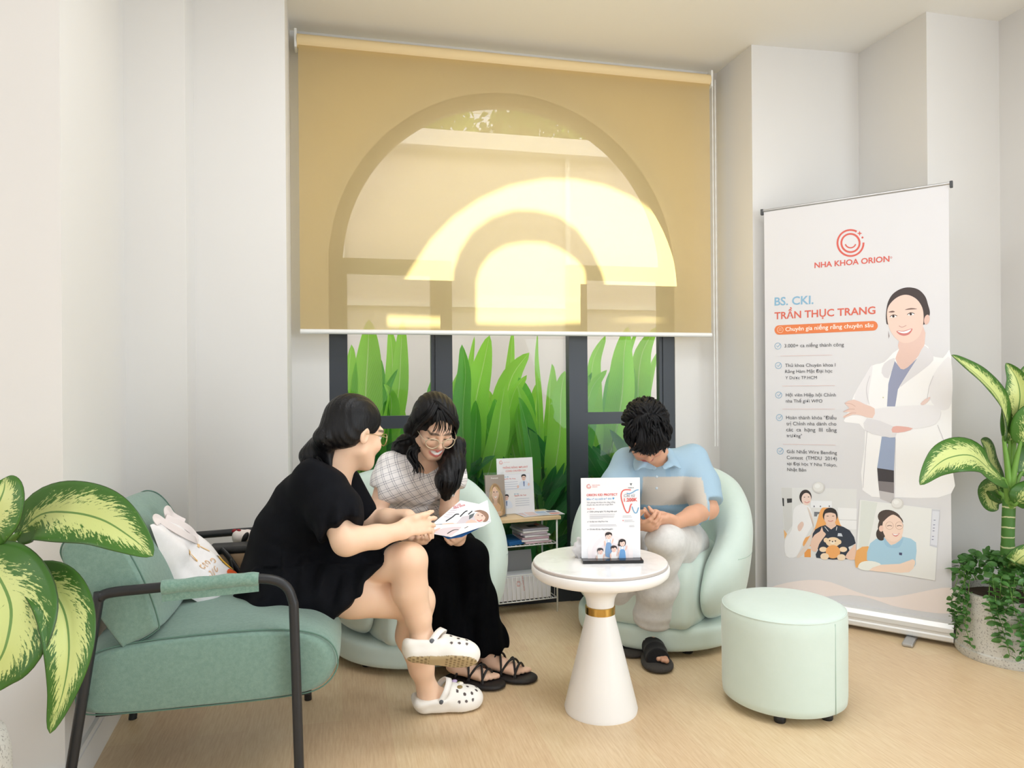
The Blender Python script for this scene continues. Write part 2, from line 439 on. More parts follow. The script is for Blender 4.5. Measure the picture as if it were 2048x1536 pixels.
# ================================================================== THE ROOM
def m_wall():
    t = NT('wall_paint'); p = t.pos(); n = t.noise(2.0, p)
    t.surf(t.bsdf(t.mix(n, lin(220, 218, 214), lin(224, 222, 218)), 0.75, t.bump(t.noise(300, p, 2), 0.05, 0.001))); return t.m
def m_floor():
    t = NT('oak_floor'); p = t.mapping(t.pos(), rot=(0, 0, -TH + math.pi/2))      # planks run towards the window
    br = t.n('ShaderNodeTexBrick'); t.l(p, br.inputs['Vector']); br.offset = 0.37
    for k, v in (('Scale', 1.0), ('Mortar Size', 0.0012), ('Mortar Smooth', 0.3), ('Bias', 0.0), ('Brick Width', 1.3), ('Row Height', 0.16)): br.inputs[k].default_value = v
    br.inputs['Color1'].default_value = (0.35, 0.35, 0.35, 1); br.inputs['Color2'].default_value = (0.65, 0.65, 0.65, 1); br.inputs['Mortar'].default_value = (0.28, 0.28, 0.28, 1)
    g1 = t.noise(9, t.mapping(p, scale=(1.2, 16, 1)), 6, 0.6); g2 = t.noise(40, t.mapping(p, scale=(0.8, 14, 1)), 3, 0.6)
    c = t.ramp(g1, [(0.25, lin(210, 180, 140)), (0.5, lin(226, 200, 162)), (0.75, lin(237, 216, 182))])
    c = t.mix(t.math('MULTIPLY', g2, 0.40), c, lin(190, 156, 114))
    c = t.mix(0.22, c, br.outputs['Color'], 'OVERLAY')
    t.surf(t.bsdf(c, t.math('MULTIPLY_ADD', g1, 0.15, 0.28), t.bump(g2, 0.06, 0.002), Specular_IOR_Level=0.4)); return t.m
M_WALL = m_wall(); M_FLOOR = m_floor()
M_CEIL = mat('ceiling_paint', (238, 236, 230), 0.85)
M_BASE = mat('skirting_gloss', (234, 233, 229), 0.35)
M_FRAME = mat('charcoal_window_frame', (44, 50, 57), 0.4)

def structure(o): o['kind'] = 'structure'; return o
# plan of the left and right stepped walls (corners read from the photograph)
PL = [(-3.3, 1.55), (-1.25, 2.015), (-1.466, 2.75), (-1.258, 2.81), (-1.294, 2.965), (-0.944, 3.048), (-1.082, 3.568)]
PR = [(1.172, 4.104), (1.255, 3.76), (1.862, 3.87), (1.978, 3.438), (2.387, 3.535), (2.75, 2.0)]
def wall(name, poly, back, z0=0.0, z1=CEIL):
    """a solid wall: the visible line of corners, closed by points behind it"""
    P = np.array([(x, y, z0) for x, y in list(poly)+list(back)])
    return structure(MB().prism(P[::-1], (0, 0, z1-z0)).build(name, M_WALL))
wall('wall_left', PL, [tuple(wl(-1.12, 0.16, 0)[:2]), (-3.3, 3.6)])
wall('wall_right', PR, [(3.3, 2.1), (3.3, 4.6), tuple(wl(1.2, 0.16, 0)[:2])])
# window wall with its arched opening (a wall face with a hole, made of strips round the arch)
ARC_Z, ARC_R = 1.77, 0.935
def window_wall():
    mb = MB(); n = 40; D = E_W*0.06
    x0, x1 = -1.16, 1.25
    mb.prism([wl(x0, 0, 0), wl(-ARC_R, 0, 0), wl(-ARC_R, 0, ARC_Z), wl(-ARC_R, 0, CEIL), wl(x0, 0, CEIL)][::-1], D)
    mb.prism([wl(ARC_R, 0, 0), wl(x1, 0, 0), wl(x1, 0, CEIL), wl(ARC_R, 0, CEIL), wl(ARC_R, 0, ARC_Z)][::-1], D)
    a = np.linspace(math.pi, 0, n+1)
    for i in range(n):
        u0, u1 = ARC_R*math.cos(a[i]), ARC_R*math.cos(a[i+1]); q0, q1 = ARC_Z+ARC_R*math.sin(a[i]), ARC_Z+ARC_R*math.sin(a[i+1])
        mb.prism([wl(u0, 0, q0), wl(u1, 0, q1), wl(u1, 0, CEIL), wl(u0, 0, CEIL)][::-1], D)
    return structure(mb.build('wall_window', M_WALL))
window_wall()
# floor, ceiling and the rest of the room behind the camera
ROOM = [(-3.4, -3.1, 0), tuple(wl(-3.4, 0.05, 0)), tuple(wl(3.6, 0.05, 0)), (3.5, -3.1, 0)]
structure(MB().prism(ROOM, (0, 0, -0.1)).build('floor', M_FLOOR))
structure(MB().prism([(x, y, CEIL) for x, y, z in ROOM], (0, 0, 0.12)).build('ceiling', M_CEIL))
structure(MB().box((0, -3.06, CEIL/2), (7, 0.12, CEIL)).build('wall_rear', M_WALL))
structure(MB().box((-3.36, -0.7, CEIL/2), (0.12, 4.6, CEIL)).build('wall_far_left', M_WALL))
structure(MB().box((3.36, -0.5, CEIL/2), (0.12, 5.2, CEIL)).build('wall_far_right', M_WALL))
# skirting boards
def skirting(name, pts, h, inward):
    mb = MB()
    for (a, b), nrm_ in zip(zip(pts[:-1], pts[1:]), inward):
        a = np.array([*a, 0.0]); b = np.array([*b, 0.0]); t = nrm(b-a); n_ = np.array([t[1], -t[0], 0])
        mb.prism([a+n_*0.012-t*0.0, b+n_*0.012+t*0.012*nrm_, b, a][::-1], (0, 0, h))
        mb.prism([a+n_*0.016, b+n_*0.016, b, a][::-1], (0, 0, h-0.02))
    return structure(mb.build(name, M_BASE))
skirting('baseboard_left', PL[:3], 0.115, [1, 0])
skirting('baseboard_right', PR[1:], 0.10, [0, 1, 0, 1])

# window: arched charcoal frame, transom, mullions, side crossbars, panes
win = bpy.data.objects.new('window_1', None); COL.objects.link(win); win.location = tuple(wl(0, 0, 0)); win['kind'] = 'structure'
def arch_band(mb, r0, r1, w0, w1, n=48):
    a = np.linspace(math.pi, 0, n+1)
    for i in range(n):
        q = [(r*math.cos(t), ARC_Z+r*math.sin(t)) for r, t in ((r0, a[i]), (r1, a[i]), (r1, a[i+1]), (r0, a[i+1]))]
        mb.prism([wl(u, w0, z) for u, z in q], E_W*(w1-w0))
def bar(mb, u0, u1, z0, z1, w0=0.005, w1=0.055):
    mb.box(wl((u0+u1)/2, (w0+w1)/2, (z0+z1)/2), (u1-u0, w1-w0, z1-z0), np.stack([E_U, E_W, E_Z], 1))
fr = MB(); arch_band(fr, 0.865, 0.934, 0.005, 0.055)
for sgn in (-1, 1):
    bar(fr, *sorted((sgn*0.865, sgn*0.934)), 0.0, ARC_Z)
fr.build('window_frame', M_FRAME, win)
mu = MB()
for sgn in (-1, 1):
    bar(mu, *sorted((sgn*0.316, sgn*0.404)), 0.0, ARC_Z-0.035, 0.0, 0.058)
    bar(mu, *sorted((sgn*0.404, sgn*0.425)), 0.0, ARC_Z-0.035, 0.012, 0.05)
    bar(mu, *sorted((sgn*0.845, sgn*0.866)), 0.0, ARC_Z-0.035, 0.012, 0.05)
    bar(mu, *sorted((sgn*0.404, sgn*0.866)), 0.948, 1.012)
for sgn in (-1, 1): bar(mu, *sorted((sgn*0.316, sgn*0.866)), ARC_Z-0.035, ARC_Z+0.04)
bar(mu, -0.866, 0.866, 0.0, 0.10)
mu.build('mullions', M_FRAME, win)
def m_glass():
    t = NT('window_glass'); fr_ = t.n('ShaderNodeFresnel'); fr_.inputs[0].default_value = 1.35
    tr = t.n('ShaderNodeBsdfTransparent'); tr.inputs[0].default_value = (0.95, 0.975, 0.96, 1); gl = t.n('ShaderNodeBsdfGlossy'); gl.inputs['Roughness'].default_value = 0.02
    mx = t.n('ShaderNodeMixShader'); t.l(fr_.outputs[0], mx.inputs[0]); t.l(tr.outputs[0], mx.inputs[1]); t.l(gl.outputs[0], mx.inputs[2]); return t.surf(mx.outputs[0])
M_GLASS = m_glass()
gl = MB(); a = np.linspace(0, math.pi, 41)
gl.poly([wl(0.87*math.cos(t), 0.03, ARC_Z+0.87*math.sin(t)) for t in a])
for u0, u1, z0, z1 in ((-0.87, -0.40, 0.09, 0.95), (-0.87, -0.40, 1.01, 1.74), (-0.32, 0.32, 0.09, 1.74), (0.40, 0.87, 0.09, 0.95), (0.40, 0.87, 1.01, 1.74)):
    gl.poly([wl(u0, 0.03, z0), wl(u1, 0.03, z0), wl(u1, 0.03, z1), wl(u0, 0.03, z1)])
gl.build('glass_panes', M_GLASS, win)

# ------------------------------------------------------------------ roller blind
def m_blind():
    t = NT('blind_fabric'); lw = t.n('ShaderNodeLayerWeight'); lw.inputs['Blend'].default_value = 0.5
    mr = t.n('ShaderNodeMapRange', interpolation_type='SMOOTHSTEP'); t.l(lw.outputs['Facing'], mr.inputs[0])
    for k, v in ((1, 0.18), (2, 0.305), (3, 0.21), (4, 0.0)): mr.inputs[k].default_value = v       # the weave closes at a slant
    p = t.pos(); n = t.noise(6, p)
    weave = t.noise(380, t.mapping(p, scale=(1, 1, 1)), 1)
    c = t.mix(n, lin(212, 186, 140), lin(218, 193, 148))
    df = t.n('ShaderNodeBsdfDiffuse'); tl = t.n('ShaderNodeBsdfTranslucent'); t.l(c, df.inputs[0]); tl.inputs[0].default_value = lin(255, 234, 168)
    t.l(t.bump(weave, 0.08, 0.001), df.inputs['Normal'])
    m1 = t.n('ShaderNodeMixShader'); m1.inputs[0].default_value = 0.46; t.l(df.outputs[0], m1.inputs[1]); t.l(tl.outputs[0], m1.inputs[2])
    tr = t.n('ShaderNodeBsdfTransparent'); m2 = t.n('ShaderNodeMixShader'); t.l(mr.outputs[0], m2.inputs[0]); t.l(m1.outputs[0], m2.inputs[1]); t.l(tr.outputs[0], m2.inputs[2])
    return t.surf(m2.outputs[0])
M_BLIND = m_blind(); M_WHITE = mat('white_plastic', (238, 238, 234), 0.4)
BW = -0.11; BU0, BU1, BZ0, BZ1 = -1.066, 1.098, 1.43, 2.83
bl = thing('roller_blind', 'beige see-through roller blind half lowered over the arched window', 'blind', wl(0, BW, BZ0))
ft = MB(); ft.poly([wl(BU0, BW, BZ0), wl(BU1, BW, BZ0), wl(BU1, BW, BZ1-0.01), wl(BU0, BW, BZ1-0.01)]); ft.build('fabric', M_BLIND, bl)
MB().tube([wl(BU0-0.006, BW+0.02, BZ1), wl(BU1+0.006, BW+0.02, BZ1)], 0.033, 24).build('roller_tube', mat('blind_roll', (232, 208, 160), 0.8), bl, angle=40)
MB().tube([wl(BU0, BW, BZ0), wl(BU1, BW, BZ0)], 0.012, 12).build('bottom_rail', M_WHITE, bl, angle=40)
for u in (BU0-0.012, BU1+0.014):
    MB().box(wl(u, BW+0.03, BZ1+0.005), (0.012, 0.075, 0.09), np.stack([E_U, E_W, E_Z], 1)).build('bracket', M_WHITE, bl, bevel=0.003)
ch = MB()
for du in (-0.004, 0.012):
    pts = [wl(BU1+0.022+du, BW+0.0, z) for z in np.linspace(BZ1, 0.82, 60)]
    ch.tube(pts, [0.0022+0.0012*(i % 2) for i in range(60)], 6)
ch.build('pull_chain', M_WHITE, bl)

# ------------------------------------------------------------------ the garden outside
M_GWALL = mat('garden_wall_render', (214, 206, 208), 0.9, 0.06, 3)
M_GWHITE = mat('garden_wall_white', (240, 238, 242), 0.7)
GW = 1.9
structure(MB().box(wl(0, GW+0.06, 1.36), (9, 0.12, 3.3), np.stack([E_U, E_W, E_Z], 1)).build('wall_garden', M_GWALL))
gtrim = MB()
gtrim.box(wl(0, GW-0.03, 3.05), (9, 0.20, 0.125), np.stack([E_U, E_W, E_Z], 1)); gtrim.box(wl(0, GW-0.015, 1.79), (9, 0.04, 0.035), np.stack([E_U, E_W, E_Z], 1))
for px in (-1.95, -0.86, 0.0+0.92, 2.1):
    gtrim.box(wl(px, GW-0.012, 1.5), (0.036, 0.03, 2.98), np.stack([E_U, E_W, E_Z], 1))
structure(gtrim.build('trim_garden', M_GWHITE))
structure(MB().box(wl(0, 1.25, -0.03), (9, 2.36, 0.06), np.stack([E_U, E_W, E_Z], 1)).build('ground_garden', mat('garden_soil', (92, 74, 56), 0.95, 0.3, 20)))
# outer face of the house round the window, and an added unseen gable cut to shape the sun patches on the blind
structure(MB().box(wl(0, 0.1, 3.65), (9, 0.14, 1.2), np.stack([E_U, E_W, E_Z], 1)).build('wall_facade', M_GWHITE))
GOB_W = 3.6
def to_sun_panel(px, py):
    n = E_W; p = on_plane(px, py, wl(0, BW, 0), n); t = np.dot(wl(0, GOB_W, 0)-p, n)/np.dot(-SUN_D, n); q = p - SUN_D*t - O_W
    return (np.dot(q, E_U), q[2])
def sun_panel():
    import bmesh
    holes = []
    holes.append([(800, 572), (822, 535), (860, 478), (905, 432), (960, 394), (1020, 368), (1090, 355), (1150, 356), (1210, 368), (1265, 392), (1320, 430), (1350, 470), (1362, 520), (1367, 585), (1214, 580), (1205, 548), (1185, 505), (1155, 462), (1115, 434), (1070, 424), (1030, 423), (985, 437), (945, 466), (920, 505), (907, 545), (906, 572)])
    holes.append([(952, 650), (952, 560), (960, 532), (980, 506), (1010, 488), (1050, 481), (1090, 483), (1120, 495), (1150, 515), (1168, 535), (1172, 560), (1172, 648), (1060, 652)])
    holes.append([(775, 628), (905, 633), (905, 656), (774, 655)])
    holes.append([(1215, 637), (1300, 634), (1366, 640), (1366, 645), (1216, 645)])
    cu = bpy.data.curves.new('sun_panel', 'CURVE'); cu.dimensions = '2D'; cu.fill_mode = 'BOTH'; cu.extrude = 0.01
    def spl(pts):
        s_ = cu.splines.new('POLY'); s_.points.add(len(pts)-1); s_.use_cyclic_u = True
        for p_, (x, y) in zip(s_.points, pts): p_.co = (x, y, 0, 1)
    uc = -0.98
    spl([(uc-1.9, 3.95), (uc+1.9, 3.95), (uc+1.9, 6.6), (uc+1.0, 7.0), (uc-1.0, 7.0), (uc-1.9, 6.6)])
    for h in holes: spl([to_sun_panel(*p) for p in h])
    o = bpy.data.objects.new('g', cu); COL.objects.link(o); dg = bpy.context.evaluated_depsgraph_get(); dg.update(); ev = o.evaluated_get(dg); me = ev.to_mesh()
    V = np.array([v.co[:] for v in me.vertices]); Fc = [list(p.vertices) for p in me.polygons]; ev.to_mesh_clear(); bpy.data.objects.remove(o)
    mb = MB(); mb.add([O_W + E_U*v[0] + E_W*(GOB_W+v[2]) + E_Z*v[1] for v in V], Fc)
    for u in (uc-1.85, uc+1.85): bar(mb, u-0.1, u+0.1, 0.0, 4.0, GOB_W-0.1, GOB_W+0.1)
    return structure(mb.build('added_sun_panel', M_GWHITE))
sun_panel()
structure(MB().box(wl(0, 8.0, -0.04), (30, 12, 0.06), np.stack([E_U, E_W, E_Z], 1)).build('ground_beyond', mat('far_ground', (120, 125, 100), 0.95)))

# ================================================================== FURNITURE
def m_fabric(name, rgb, rgb2, scale=60, rough=0.85, bump=0.25, bscale=700, sheen=0.3, spec=0.3):
    t = NT(name); p = t.pos(); n = t.noise(scale, p, 6, 0.7); f = t.noise(bscale, p, 2, 0.6)
    c = t.mix(t.ramp(n, [(0.35, (0, 0, 0, 1)), (0.65, (1, 1, 1, 1))]), lin(*rgb), lin(*rgb2))
    t.surf(t.bsdf(c, rough, t.bump(f, bump, 0.002), Sheen_Weight=sheen, Sheen_Roughness=0.5, Specular_IOR_Level=spec)); return t.m
M_CHENILLE = m_fabric('sage_chenille', (114, 144, 131), (127, 155, 142), 90, 0.9, 0.5, 500)
M_CHEN_ARM = m_fabric('sage_chenille_sleeve', (112, 148, 133), (136, 166, 152), 120, 0.9, 0.5, 500)
M_MINT = m_fabric('mint_velvet', (203, 219, 208), (208, 223, 213), 5, 0.7, 0.05, 900, 0.35)
M_MINT_SEAM = mat('mint_seam', (176, 198, 184), 0.8)
M_BLACK = mat('black_metal', (34, 36, 39), 0.42)
M_GLIDE = mat('black_plastic', (22, 22, 24), 0.5)
M_TWHITE = mat('white_lacquer', (244, 243, 240), 0.35)
M_BRASS = mat('brushed_brass', (196, 160, 88), 0.25, Metallic=1.0)

# ---- side table
T0 = at_z(1202, 1418, 0)
tb = thing('side_table', 'round white pedestal side table with a brass ring round its neck', 'table', T0)
MB().lathe([(0.0, 0.004), (0.122, 0.004), (0.1285, 0.0), (0.131, 0.012), (0.052, 0.338), (0.0515, 0.345)], T0, 64).build('pedestal', M_TWHITE, tb, angle=35)
MB().lathe([(0.05, 0.344), (0.0535, 0.346), (0.0535, 0.371), (0.05, 0.373)], T0, 64).build('brass_ring', M_BRASS, tb, angle=35)
MB().lathe([(0.049, 0.372), (0.05, 0.385), (0.053, 0.402), (0.062, 0.420), (0.085, 0.437), (0.125, 0.453), (0.19, 0.470), (0.232, 0.483), (0.243, 0.493), (0.246, 0.505), (0.246, 0.517), (0.243, 0.522), (0.2, 0.523)], T0, 72).build('table_bowl', M_TWHITE, tb, angle=50)
def m_marble():
    t = NT('white_stone_top'); p = t.pos(); n = t.noise(5, p, 6, 0.6); v = t.math('ABSOLUTE', t.math('SUBTRACT', n, 0.5))
    t.surf(t.bsdf(t.ramp(v, [(0.0, lin(238, 236, 234)), (0.05, lin(246, 245, 243)), (1, lin(249, 248, 247))]), 0.16)); return t.m
M_STONE = m_marble()
MB().lathe([(0.0, 0.5235), (0.236, 0.5235), (0.2385, 0.526), (0.2385, 0.533), (0.2365, 0.5355), (0.0, 0.5355)], T0, 72, cap=False).build('table_top', M_STONE, tb, angle=35)
MB().lathe([(0.2385, 0.5225), (0.2405, 0.5245), (0.2405, 0.5305), (0.2385, 0.5325)], T0, 72, cap=False).build('edge_band', mat('grey_stone_edge', (196, 188, 182), 0.4), tb, angle=35)

# ---- pouf
P0 = at_z(1567, 1387, 0.03); P0[2] = 0
pf = thing('pouf', 'pale mint round pouf stool standing alone in front of the banner', 'stool', P0)
MB().lathe([(0.0, 0.03), (0.205, 0.03), (0.214, 0.036), (0.216, 0.06), (0.2165, 0.18), (0.2175, 0.30), (0.2175, 0.335), (0.2135, 0.351)], P0, 72).build('body', M_MINT, pf, angle=60)
MB().lathe([(0.2135, 0.350), (0.208, 0.358), (0.19, 0.366), (0.13, 0.374), (0.06, 0.377), (0.0, 0.378)], P0, 72, cap=False).build('seat_top', M_MINT, pf, smooth=True)
sm = MB(); a = np.linspace(0, 2*math.pi, 90, endpoint=False)
sm.tube([P0+np.array([0.2125*math.cos(t), 0.2125*math.sin(t), 0.3525]) for t in a], 0.0028, 6, closed=True); sm.build('piping', M_MINT, pf, smooth=True)
MB().tube([P0+np.array([0.2175*math.cos(-1.05), 0.2175*math.sin(-1.05), z]) for z in (0.035, 0.1, 0.2, 0.3, 0.345)], 0.0013, 5).build('side_seam', M_MINT_SEAM, pf, smooth=True)
for t in (-2.0, -0.95, 0.6, 2.2):
    MB().lathe([(0.018, 0.0), (0.02, 0.004), (0.02, 0.02), (0.014, 0.032)], P0+np.array([0.17*math.cos(t), 0.17*math.sin(t), 0]), 20).build('foot', M_GLIDE, pf, angle=35)

# ---- the two round tub chairs
def tub_mesh():
    """local frame: +y is where the sitter faces, floor at z = 0"""
    s = Sdf()      # the wrap-round back
    s.drum((0, 0, 0.455), 0.385, 0.345, 0.13, bulge=0.04, k=0.01, taper=0.02)
    s.drum((0, 0.02, 0.75), 0.265, 0.42, 0.10, k=0.05, op='s')
    s.box((0, 0.33, 0.5), (0.235, 0.34, 0.6), rd=0.05, k=0.05, op='s')
    s.cut((0, -0.30, 0.80), (0, 0.72, 1.0), 0.12)            # the back slopes down into the arms
    s.cut((0, 0.0, 0.118), (0, 0, -1), 0.02)
    s.cut((0, 0.325, 0.3), (0, 1.0, 0.36), 0.05)
    A = s.mesh(0.011)
    c = Sdf()      # seat cushion
    c.drum((0, 0.03, 0.27), 0.335, 0.15, 0.055, bulge=0.012, k=0.01); c.box((0, 0.10, 0.27), (0.225, 0.28, 0.148), rd=0.06, k=0.03)
    for sx in (-1, 1): c.cut((sx*0.262, 0, 0), (sx*1.0, 0.12, 0), 0.03)
    B = c.mesh(0.011)
    b = Sdf(); b.drum((0, 0.01, 0.078), 0.378, 0.05, 0.022, k=0.01); C = b.mesh(0.011)
    return A, B, C
TUB = tub_mesh()
def tub_chair(label, loc, rot, group):
    R = rotz(rot); root = thing('tub_chair', label, 'armchair', loc, group); loc = np.array(loc)
    for (V, Q), nm in zip(TUB, ('backrest', 'seat', 'base')): mesh_np(nm, V @ R.T + loc, Q, M_MINT, parent=root)
    from mathutils.bvhtree import BVHTree
    V, Q = TUB[0]; bv = BVHTree.FromPolygons([tuple(v) for v in V], [tuple(q) for q in Q])
    def shell_seam(pts):
        out = []
        for x, y, z in pts:
            h_ = bv.ray_cast(Vector((x*2.2, y*2.2, z)), Vector((-x, -y, 0)).normalized())
            if h_[0] is not None: out.append(R @ np.array(h_[0]) + loc)
        return out
    sm = MB(); sm.tube(shell_seam([(0.42*math.cos(t), 0.42*math.sin(t), 0.40) for t in np.linspace(math.radians(158), math.radians(382), 60)]), 0.0016, 5); sm.build('back_seam', M_MINT_SEAM, root, smooth=True)
    for t0 in (205, 335):
        sm = MB(); sm.tube(shell_seam([(0.42*math.cos(math.radians(t0)), 0.42*math.sin(math.radians(t0)), z) for z in np.linspace(0.14, 0.40, 20)]), 0.0014, 5); sm.build('side_seam', M_MINT_SEAM, root, smooth=True)
    for t in (0.6, 2.2, 3.8, 5.4):
        MB().lathe([(0.022, 0.0), (0.024, 0.005), (0.024, 0.032)], loc+np.array([0.30*math.cos(t+rot), 0.30*math.sin(t+rot), 0]), 18).build('foot', M_GLIDE, root, angle=35)
    return root
CA = np.array([-0.440, 3.275, 0]); CB = np.array([0.690, 3.44, 0])
tub_chair('mint tub chair under the person in the plaid blouse', CA, math.pi+0.36, 'mint tub chairs by the window')
tub_chair('mint tub chair under the person in the blue polo shirt', CB, math.pi-0.42, 'mint tub chairs by the window')

# ---- sage armchair with the black tube frame
AF = nrm(np.array([0.970, 0.242, 0])); AS = np.array([AF[1], -AF[0], 0])      # forward, and towards the camera
A0 = np.array([-0.965, 2.29, 0])
def al(f, s_, z): return A0 + AF*f + AS*s_ + np.array([0, 0, z])
RA = np.stack([AF, AS, E_Z], 1)
ac = thing('armchair', 'sage green fabric armchair with a black tube frame', 'armchair', A0)
def cushion(name, profile, half, crown=0.012, edge=0.035, n_w=15, parent=ac, m=M_CHENILLE):
    """profile: closed loop of (f, z); pulled in towards the two sides so the block looks stuffed"""
    L = loop(np.array(profile), 6); cen = L.mean(0); G = []
    ss = np.concatenate([[-1, -0.992], np.linspace(-0.94, 0.94, n_w-4), [0.992, 1]])
    for q in ss:
        e = max(0, abs(q)-0.86)/0.14; k = 1 - edge*2.0*(1-math.sqrt(max(0, 1-e*e)))
        d = L-cen; ln = np.linalg.norm(d, axis=1, keepdims=True); G.append([al(f, q*half, z) for f, z in cen + d*(k if abs(q) < 1 else k*0.98) + d/ln*crown*(1-q*q)])
    mb = MB(); mb.grid(np.array(G), closed=True); b = len(L); mb.f.append(list(range(b))[::-1]); mb.m.append(0); o = (len(ss)-1)*b; mb.f.append([o+i for i in range(b)]); mb.m.append(0)
    return mb.build(name, m, parent, angle=50), L
# seat block: long, with a rounded nose; its sides are flat panels with a seam round them
seat_prof = [(-0.262, 0.305), (-0.16, 0.294), (0.0, 0.292), (0.22, 0.292), (0.34, 0.305), (0.392, 0.36), (0.38, 0.425), (0.32, 0.466), (0.20, 0.485), (0.0, 0.486), (-0.16, 0.478), (-0.25, 0.455), (-0.276, 0.42), (-0.28, 0.35)]
_, SL = cushion('seat', seat_prof, 0.325, 0.014, 0.05)
back_prof = [(-0.172, 0.474), (-0.155, 0.470), (-0.12, 0.485), (-0.088, 0.505), (-0.080, 0.525), (-0.108, 0.62), (-0.155, 0.725), (-0.20, 0.790), (-0.245, 0.808), (-0.285, 0.785), (-0.315, 0.745), (-0.305, 0.70), (-0.245, 0.595)]
_, BL = cushion('backrest', back_prof, 0.32, 0.012, 0.05)
for nm, L, half, sg in (('seat_seam', SL, 0.312, 1), ('back_seam', BL, 0.300, 1), ('seat_seam', SL, 0.312, -1), ('back_seam', BL, 0.300, -1)):
    cen = L.mean(0); sm = MB()
    sm.tube([al(f, sg*half, z) for f, z in cen+(L-cen)*0.998+ (L-cen)/np.linalg.norm(L-cen, axis=1, keepdims=True)*0.0015], 0.0022, 5, closed=True)
    sm.build(nm, mat('sage_seam', (96, 128, 114), 0.9), ac, smooth=True)
for sg, nm in ((1, 'near'), (-1, 'far')):
    hw = 0.352*sg
    pts = [al(-0.305, hw, 0.0), al(-0.298, hw, 0.06), al(-0.218, hw, 0.585), al(-0.210, hw, 0.617), al(-0.185, hw, 0.630), al(-0.1, hw, 0.634), al(0.12, hw, 0.640), al(0.205, hw, 0.638), al(0.252, hw, 0.618), al(0.273, hw, 0.575), al(0.278, hw, 0.50), al(0.290, hw, 0.0)]
    mb = MB(); mb.tube(bez(pts, 6), 0.0135, 12); mb.build('frame_tube', M_BLACK, ac, smooth=True)
    sl = MB(); ps = bez([*([al(-0.06, hw, 0.635), al(0.03, hw, 0.638), al(0.12, hw, 0.641), al(0.185, hw, 0.640)] if sg > 0 else [al(0.135, hw, 0.641), al(0.16, hw, 0.641), al(0.185, hw, 0.640), al(0.205, hw, 0.638)])], 6)
    sl.tube(ps, [0.0185+0.0012*math.sin(i*1.3) for i in range(len(ps))], 14); sl.prism([ps[0]+np.array([0, 0, -0.015]), ps[-1]+np.array([0, 0, -0.015]), ps[-1]+np.array([0, 0, -0.034]), ps[0]+np.array([0, 0, -0.038])], AS*0.004)
    sl.build('arm_sleeve', M_CHEN_ARM, ac, smooth=True, angle=60)
    for f, z in ((-0.253, 0.36), (0.278, 0.36)): MB().tube([al(f, hw, z), al(f, hw*0.8, z)], 0.009, 8).build('frame_lug', M_BLACK, ac, smooth=True)
MB().box(al(0.04, 0, 0.289), (0.56, 0.58, 0.014), RA).build('base_board', M_GLIDE, ac)

# ---- wire shelf by the window
S0 = at_z(991, 1238, 0); S1 = at_z(1115, 1223, 0); SU = nrm(S1-S0); SW_ = float(np.linalg.norm(S1-S0)); SB = np.array([-SU[1], SU[0], 0])
def sl_(u, b, z): return S0 + SU*u + SB*b + E_Z*z
RS = np.stack([SU, SB, E_Z], 1)
M_WIRE = mat('white_wire', (240, 240, 236), 0.35); M_BIRCH = mat('birch_board', (226, 196, 152), 0.5, 0.06, 25)
SD, ST = 0.205, 0.492
sh = thing('wire_shelf', 'white wire rack with a birch top by the window', 'shelf', sl_(SW_/2, SD/2, 0))
MB().box(sl_(SW_/2+0.005, SD/2, ST-0.009), (SW_+0.03, SD+0.02, 0.018), RS).build('top_board', M_BIRCH, sh, bevel=0.002)
for u, b in ((0, 0), (SW_, 0), (0, SD), (SW_, SD)): MB().tube([sl_(u, b, 0), sl_(u, b, ST-0.018)], 0.0045, 8).build('leg', M_WIRE, sh, smooth=True)
def wire_tray(name, z, dz):
    mb = MB()
    for zz in (z, z+dz) if dz else (z,):
        mb.tube([sl_(0, 0, zz), sl_(SW_, 0, zz), sl_(SW_, SD, zz), sl_(0, SD, zz)], 0.0032, 6, closed=True)
    for u in np.linspace(0.02, SW_-0.02, 13): mb.tube([sl_(u, -0.002, z), sl_(u, SD, z)], 0.0018, 5)
    return mb, name
mb, nm = wire_tray('middle_tray', 0.352, 0); mb.build(nm, M_WIRE, sh, smooth=True)
mb, nm = wire_tray('bottom_tray', 0.072, 0)
for u in np.linspace(0.02, SW_-0.015, 14): mb.tube([sl_(u, 0.0, 0.072), sl_(u, 0.0, 0.205)], 0.0016, 5)
mb.tube([sl_(0, 0, 0.205), sl_(SW_, 0, 0.205)], 0.0028, 6); mb.build(nm, M_WIRE, sh, smooth=True)

# ================================================================== PLANTS
def m_leaf(name, body, vein, trans, rough=0.4, spec=0.5):
    """plain leaf: UV x = across (0..1), y = along"""
    t = NT(name); uv = t.n('ShaderNodeTexCoord').outputs['UV']; sx = t.n('ShaderNodeSeparateXYZ'); t.l(uv, sx.inputs[0])
    ac_ = t.math('ABSOLUTE', t.math('SUBTRACT', sx.outputs[0], 0.5))
    ribs = t.math('SINE', t.math('MULTIPLY', t.math('ADD', sx.outputs[1], t.math('MULTIPLY', ac_, -0.5)), 190.0))
    obj = t.n('ShaderNodeObjectInfo'); rnd = t.noise(3.0, t.pos(), 2)
    c = t.mix(rnd, lin(*body), lin(*[min(255, int(x*1.22)) for x in body]))
    c = t.mix(t.math('MULTIPLY_ADD', ribs, 0.10, 0.10), c, lin(*vein))
    c = t.mix(t.math('LESS_THAN', ac_, 0.022), c, lin(*vein))
    b = t.bsdf(c, rough, t.bump(ribs, 0.15, 0.003), Specular_IOR_Level=spec)
    tl = t.n('ShaderNodeBsdfTranslucent'); t.l(t.mix(0.35, c, lin(*trans)), tl.inputs[0])
    mx = t.n('ShaderNodeMixShader'); mx.inputs[0].default_value = 0.45; t.l(b, mx.inputs[1]); t.l(tl.outputs[0], mx.inputs[2]); return t.surf(mx.outputs[0])
